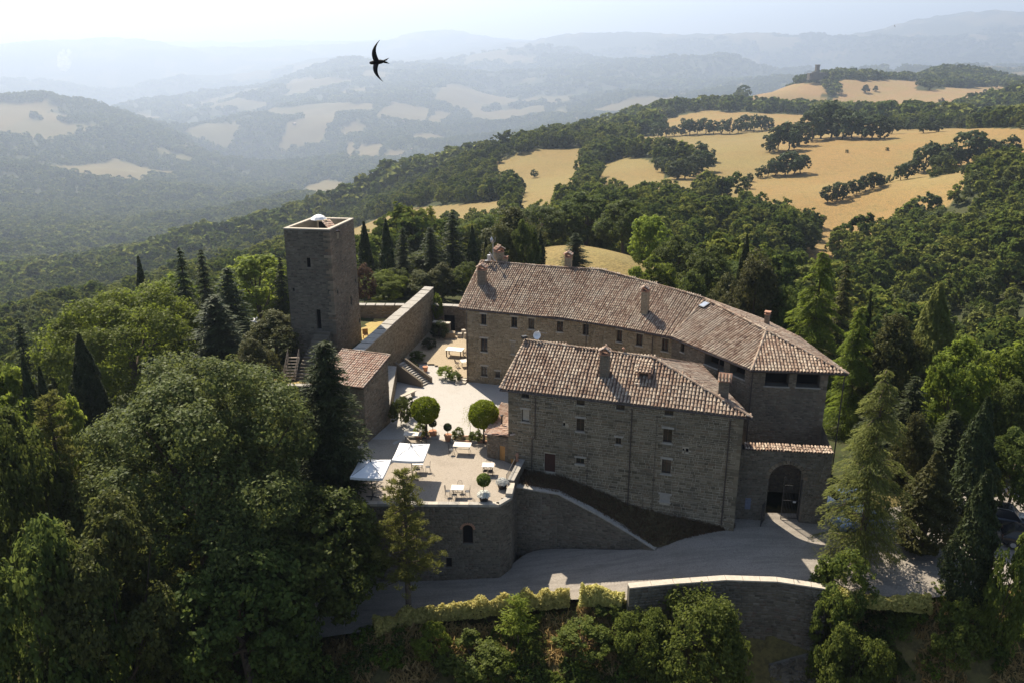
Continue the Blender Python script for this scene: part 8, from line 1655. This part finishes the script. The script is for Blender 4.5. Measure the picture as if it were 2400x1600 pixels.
# ---------------------------------------------------------------- cars
def car(label, x, y, z, rz, paint, L=4.4, W=1.8, H=1.62, rails=True):
    t = empty('parked_car', (x, y, z), rz, label, 'car')
    mp = NT('paint_' + str(round(x))); pm = mp.bsdf(paint, 0.22, 0.6, 0.3)
    secs = [(-.5, .42, .72, .40), (-.48, .25, .86, .47), (-.36, .2, .92, .49), (-.2, .19, .95, .5), (.0, .19, .97, .5), (.2, .19, .98, .5), (.4, .2, .98, .49), (.48, .26, .9, .47), (.5, .4, .75, .42)]
    m = MB(); n = len(secs)
    for sx, lo, hi, hw in secs:
        X = sx * L; 
        for (yy, zz) in ((-hw * .9, lo), (-hw, lo + .12), (-hw, hi - .12), (-hw * .93, hi), (hw * .93, hi), (hw, hi - .12), (hw, lo + .12), (hw * .9, lo)): m.v.append((X, yy * W, zz))
    for i in range(n - 1):
        for k in range(8): k2 = (k + 1) % 8; m.f.append((i * 8 + k, i * 8 + k2, (i + 1) * 8 + k2, (i + 1) * 8 + k))
    m.f.append(tuple(range(7, -1, -1))); m.f.append(tuple((n - 1) * 8 + k for k in range(8)))
    link('body', m.mesh('body', True), t, pm)
    m = MB(); cab = [(-.22, .93, .46), (-.08, H - .06, .40), (.1, H, .39), (.32, H - .03, .39), (.47, .95, .45)]
    gl = MB()
    for (a, b) in zip(cab, cab[1:]):
        for s in (-1, 1): gl.quad((a[0] * L, s * a[2] * W, a[1] - (a[1] - .93) * .12), (b[0] * L, s * b[2] * W, b[1] - (b[1] - .93) * .12), (b[0] * L, s * .465 * W, .92), (a[0] * L, s * .465 * W, .92))
    gl.quad((cab[0][0] * L, -.46 * W, .93), (cab[0][0] * L, .46 * W, .93), (cab[1][0] * L, .40 * W, cab[1][1]), (cab[1][0] * L, -.40 * W, cab[1][1])); gl.quad((cab[4][0] * L, .45 * W, .95), (cab[4][0] * L, -.45 * W, .95), (cab[3][0] * L, -.39 * W, cab[3][1]), (cab[3][0] * L, .39 * W, cab[3][1]))
    link('windows', gl.mesh('windows'), t, M['glass'])
    m.quad(*[(c_[0] * L, s * c_[2] * W, c_[1] + .012) for c_, s in ((cab[1], -1), (cab[1], 1), (cab[2], 1), (cab[2], -1))]); m.quad(*[(c_[0] * L, s * c_[2] * W, c_[1] + .012) for c_, s in ((cab[2], -1), (cab[2], 1), (cab[3], 1), (cab[3], -1))])
    for s in (-1, 1):
        for a, b in ((cab[0], cab[1]), (cab[3], cab[4])): m.bar((a[0] * L, s * a[2] * W, a[1]), (b[0] * L, s * b[2] * W, b[1]), .07, .05)
        m.bar((.1 * L, s * .462 * W, .93), (.1 * L, s * .4 * W, H - .03), .06, .04); m.bar((cab[1][0] * L, s * .40 * W, cab[1][1]), (cab[3][0] * L, s * .395 * W, cab[3][1]), .06, .05)
    link('roof', m.mesh('roof'), t, pm)
    for sx in (-.31, .31):
        for s in (-1, 1):
            w = empty('wheel', (sx * L, s * W * .46, .33)); w.parent = t; w.rotation_euler = (math.pi / 2, 0, 0)
            mm = MB(); mm.lathe((0, 0, -.11), [(.2, 0), (.31, .01), (.33, .06), (.33, .16), (.31, .21), (.2, .22)], 18); link('tyre', mm.mesh('tyre'), w, M['iron'])
            mm = MB(); mm.lathe((0, 0, -.115), [(.04, -.002), (.2, .0), (.2, .228), (.04, .232)], 12); link('rim', mm.mesh('rim'), w, M['grey_metal'])
    for s in (-1, 1):
        mm = MB(); mm.box((-.485 * L, s * .34 * W, .72), (.1, .36, .15), 0, .8); link('headlight', mm.mesh('headlight'), t, M['sky_glass']); mm = MB(); mm.box((.487 * L, s * .38 * W, .8), (.08, .2, .3)); link('tail_light', mm.mesh('tail_light'), t, M['wood_red'])
        mm = MB(); mm.box((-.17 * L, s * .53 * W, .98), (.14, .16, .13)); link('mirror', mm.mesh('mirror'), t, pm)
        if rails: mm = MB(); mm.tube([(-.06 * L, s * .36 * W, H - .03), (-.02 * L, s * .36 * W, H + .06), (.28 * L, s * .36 * W, H + .05), (.32 * L, s * .36 * W, H - .03)], .018, 5); link('roof_rail', mm.mesh('roof_rail'), t, M['grey_metal'])
    mm = MB(); mm.box((-.5 * L, 0, .45), (.06, W * .7, .2)); link('bumper', mm.mesh('bumper'), t, M['iron']); return t
car('dark estate car with roof rails parked at the right edge', 38.9, 60.6, -3.62, 2.75, (0.05, 0.055, 0.06)); car('dark car with bright chrome parked nearest to the right edge', 39.2, 57.4, -3.64, 2.7, (0.03, 0.03, 0.032), 4.2, 1.76, 1.5, False)
car('pale silver car behind the weeping cedar, farther one', 26.6, 63.2, -3.3, .35, (0.42, 0.46, 0.52), 4.2, 1.76, 1.5, False); car('blue-grey car behind the weeping cedar, nearer one', 26.9, 59.9, -3.4, .3, (0.22, 0.28, 0.38), 4.2, 1.76, 1.5, False)
# ---------------------------------------------------------------- swifts
def swift(label, loc, span, rot, mat, fold=0.25):
    """Swift: crescent wings, torpedo body, forked tail, head."""
    t = empty('swift', loc, 0, label, 'bird'); t.rotation_euler = rot; s = span / .42
    m = MB(); prof = [(.0, -.088), (.008, -.085), (.016, -.072), (.021, -.045), (.024, -.01), (.021, .03), (.013, .06), (.006, .075)]
    seg = 10; n0 = 0
    for r, xx in prof:
        for k in range(seg): a = 2 * math.pi * k / seg; m.v.append((xx * s, math.cos(a) * r * s, math.sin(a) * r * .85 * s))
    for i in range(len(prof) - 1):
        for k in range(seg): k2 = (k + 1) % seg; m.f.append((i * seg + k, (i + 1) * seg + k, (i + 1) * seg + k2, i * seg + k2))
    for sy in (-1, 1):
        st_ = []
        for k in range(13):
            u = k / 12; yy = .016 + .19 * u; le = -.042 - .028 * math.sin(u * 2.2) + .105 * u ** 1.9; ch = .052 * (1 - u ** 1.5) + .004; zz = .012 + fold * .10 * math.sin(u * 2.6)
            st_.append((le, le + ch, yy, zz))
        b = len(m.v)
        for le, te, yy, zz in st_:
            m.v += [(le * s, sy * yy * s, zz * s), ((le * .5 + te * .5) * s, sy * yy * s, (zz + .005) * s), (te * s, sy * yy * s, zz * s), ((le * .5 + te * .5) * s, sy * yy * s, (zz - .003) * s)]
        for k in range(12):
            for j in range(4): j2 = (j + 1) % 4; f = (b + k * 4 + j, b + (k + 1) * 4 + j, b + (k + 1) * 4 + j2, b + k * 4 + j2); m.f.append(f if sy > 0 else f[::-1])
        b = len(m.v); m.v += [(.05 * s, sy * .002 * s, .004 * s), (.06 * s, sy * .016 * s, .0), (.118 * s, sy * .03 * s, .0), (.085 * s, sy * .004 * s, .0), (.07 * s, sy * .008 * s, -.005 * s)]
        m.f += [(b, b + 1, b + 2), (b, b + 2, b + 3), (b + 4, b + 2, b + 1), (b + 4, b + 3, b + 2)]
    link('body', m.mesh('body', True), t, M[mat]); return t
M['feather_dark'] = m_plain('feather_dark', (0.018, 0.015, 0.014), 0.7, 0.2, var=0.3, scale=40); M['feather_pale'] = m_plain('feather_pale', (0.62, 0.58, 0.54), 0.6, 0.3, var=0.2, scale=40)
swift('black swift flying high against the hazy hills', (-1.3, 8.9, 32.3), 0.41, (math.radians(72), math.radians(-6), math.radians(-4)), 'feather_dark')
swift('pale sunlit swift flying in front of the dark firs left of the tower', (-6.5, 21.0, 25.8), 0.40, (math.radians(20), math.radians(-25), math.radians(-150)), 'feather_pale', 1.0)
swift('tiny far swift in the sky at upper right', (45.7, 111.0, 34.1), 0.42, (math.radians(60), 0, 0.5), 'feather_dark')
# ---------------------------------------------------------------- smoke on the far mountain
rng = random.Random(12); m = MB()
for i in range(16):
    u = i / 15; c_ = Vector((-4922 + 34 * math.sin(i * 1.9) + 40 * u, 10060 + rng.uniform(-25, 25), -245 + 170 * u)); r_ = 52 * (1 - .55 * u) * rng.uniform(.7, 1.1); n0 = len(m.v); sg, rg = 12, 8
    for a_ in range(rg + 1):
        for b_ in range(sg):
            th = math.pi * a_ / rg; ph = 2 * math.pi * b_ / sg; k_ = r_ * (1 + .18 * math.sin(3 * ph + i) * math.sin(4 * th + i)); m.v.append((c_.x + k_ * math.sin(th) * math.cos(ph), c_.y + k_ * math.sin(th) * math.sin(ph), c_.z + k_ * math.cos(th)))
    for a_ in range(rg):
        for b_ in range(sg): b2 = (b_ + 1) % sg; m.f.append((n0 + a_ * sg + b_, n0 + (a_ + 1) * sg + b_, n0 + (a_ + 1) * sg + b2, n0 + a_ * sg + b2))
t = NT('smoke'); pv2 = t.n('VolumePrincipled'); pv2.inputs['Color'].default_value = (1, 1, 1, 1); pv2.inputs['Density'].default_value = 0.012; pv2.inputs['Anisotropy'].default_value = 0.5; t.l(pv2.outputs[0], t.out.inputs['Volume'])
tag(m.build('smoke_plume', t.m, smooth=True), 'small white smoke plume on the pale mountain at far left', 'smoke', kind='stuff')
# ---------------------------------------------------------------- far buildings
def house(label, x, y, w, d, h, rz, name='farmhouse', wallm='mortar_tan', z=None):
    z = float(height([x], [y])[0]) if z is None else z
    t = empty(name, (x, y, z), rz, label, 'house'); m = MB(); m.box((0, 0, h / 2 - .8), (w, d, h + 1.6)); m.poly([(-w / 2, -d / 2, h), (-w / 2, d / 2, h), (-w / 2, 0, h + d * .22)]); m.poly([(w / 2, d / 2, h), (w / 2, -d / 2, h), (w / 2, 0, h + d * .22)]); link('wall', m.mesh('wall'), t, M[wallm])
    m = MB(); o_ = .5; m.quad((-w / 2 - o_, -d / 2 - o_, h - .2), (w / 2 + o_, -d / 2 - o_, h - .2), (w / 2 + o_, 0, h + d * .22 + .1), (-w / 2 - o_, 0, h + d * .22 + .1)); m.quad((w / 2 + o_, d / 2 + o_, h - .2), (-w / 2 - o_, d / 2 + o_, h - .2), (-w / 2 - o_, 0, h + d * .22 + .1), (w / 2 + o_, 0, h + d * .22 + .1)); link('roof', m.mesh('roof'), t, M['tile_red'])
    for i in range(4):
        m = MB(); m.box((-w / 2 + w * (i + .5) / 4, -d / 2 - .02, h * .6), (1.0, .06, 1.3)); link('window', m.mesh('window'), t, M['dark_void'])
    return t
dc = empty('distant_castle', (553.3, 1659.5, -40.9 + 5), .2, 'small distant castle with square keep on the far ridge', 'castle')
dc.scale = (1.2, 1.2, 1.2)
for nm_, c_, d_ in (('keep', (0, 0, 11), (5.0, 5.0, 22)), ('keep_parapet', (0, 0, 21.6), (5.8, 5.8, 1.4)), ('hall', (9.5, 1, 5.5), (14, 9, 11)), ('hall', (-9, 0, 5), (9, 8, 10)), ('turret', (-6, -2, 6), (5, 5, 12)), ('curtain', (2, -5, 3), (30, 1.5, 6))):
    m = MB(); m.box(c_, d_); link(nm_, m.mesh(nm_), dc, M['mortar_dark'])
house('stone farmhouse roof peeping over the wood on the ridge flank', -45.4, 698.5, 12, 7.2, 6.5, 1.36, z=-66.2)
house('white farmhouse on the far left ridge', -3656.0, 8390.9, 24, 14.4, 6.5, 0.58, z=-536.6)
house('pale farmhouse among fields in the middle distance', -1279.7, 5278.8, 20, 12.0, 6.5, 0.99, z=-434.9)
house('pale farmhouse below the striped fields', -490.7, 4351.8, 18, 10.8, 6.5, 1.26, z=-474.7)
house('small pale farmhouse on the far slope right of the swift', -638.5, 5271.5, 20, 12.0, 6.5, 1.25, z=-422.1)
# ---------------------------------------------------------------- haze: the air itself
hb = MB(); hb.box((0, 0, -250), (48000, 48000, 2000)); hz = hb.build('haze', None); hz['kind'] = 'stuff'; tag(hz, 'pale summer haze over the valley and hills', 'haze')
mh = bpy.data.materials.new('haze'); mh.use_nodes = True; nt = mh.node_tree; nt.nodes.clear(); ho = nt.nodes.new('ShaderNodeOutputMaterial'); pv = nt.nodes.new('ShaderNodeVolumePrincipled')
pv.inputs['Color'].default_value = (0.69, 0.81, 1.0, 1); pv.inputs['Density'].default_value = HAZE_DENSITY; pv.inputs['Anisotropy'].default_value = 0.5
nt.links.new(pv.outputs[0], ho.inputs['Volume']); hz.data.materials.clear(); hz.data.materials.append(mh)
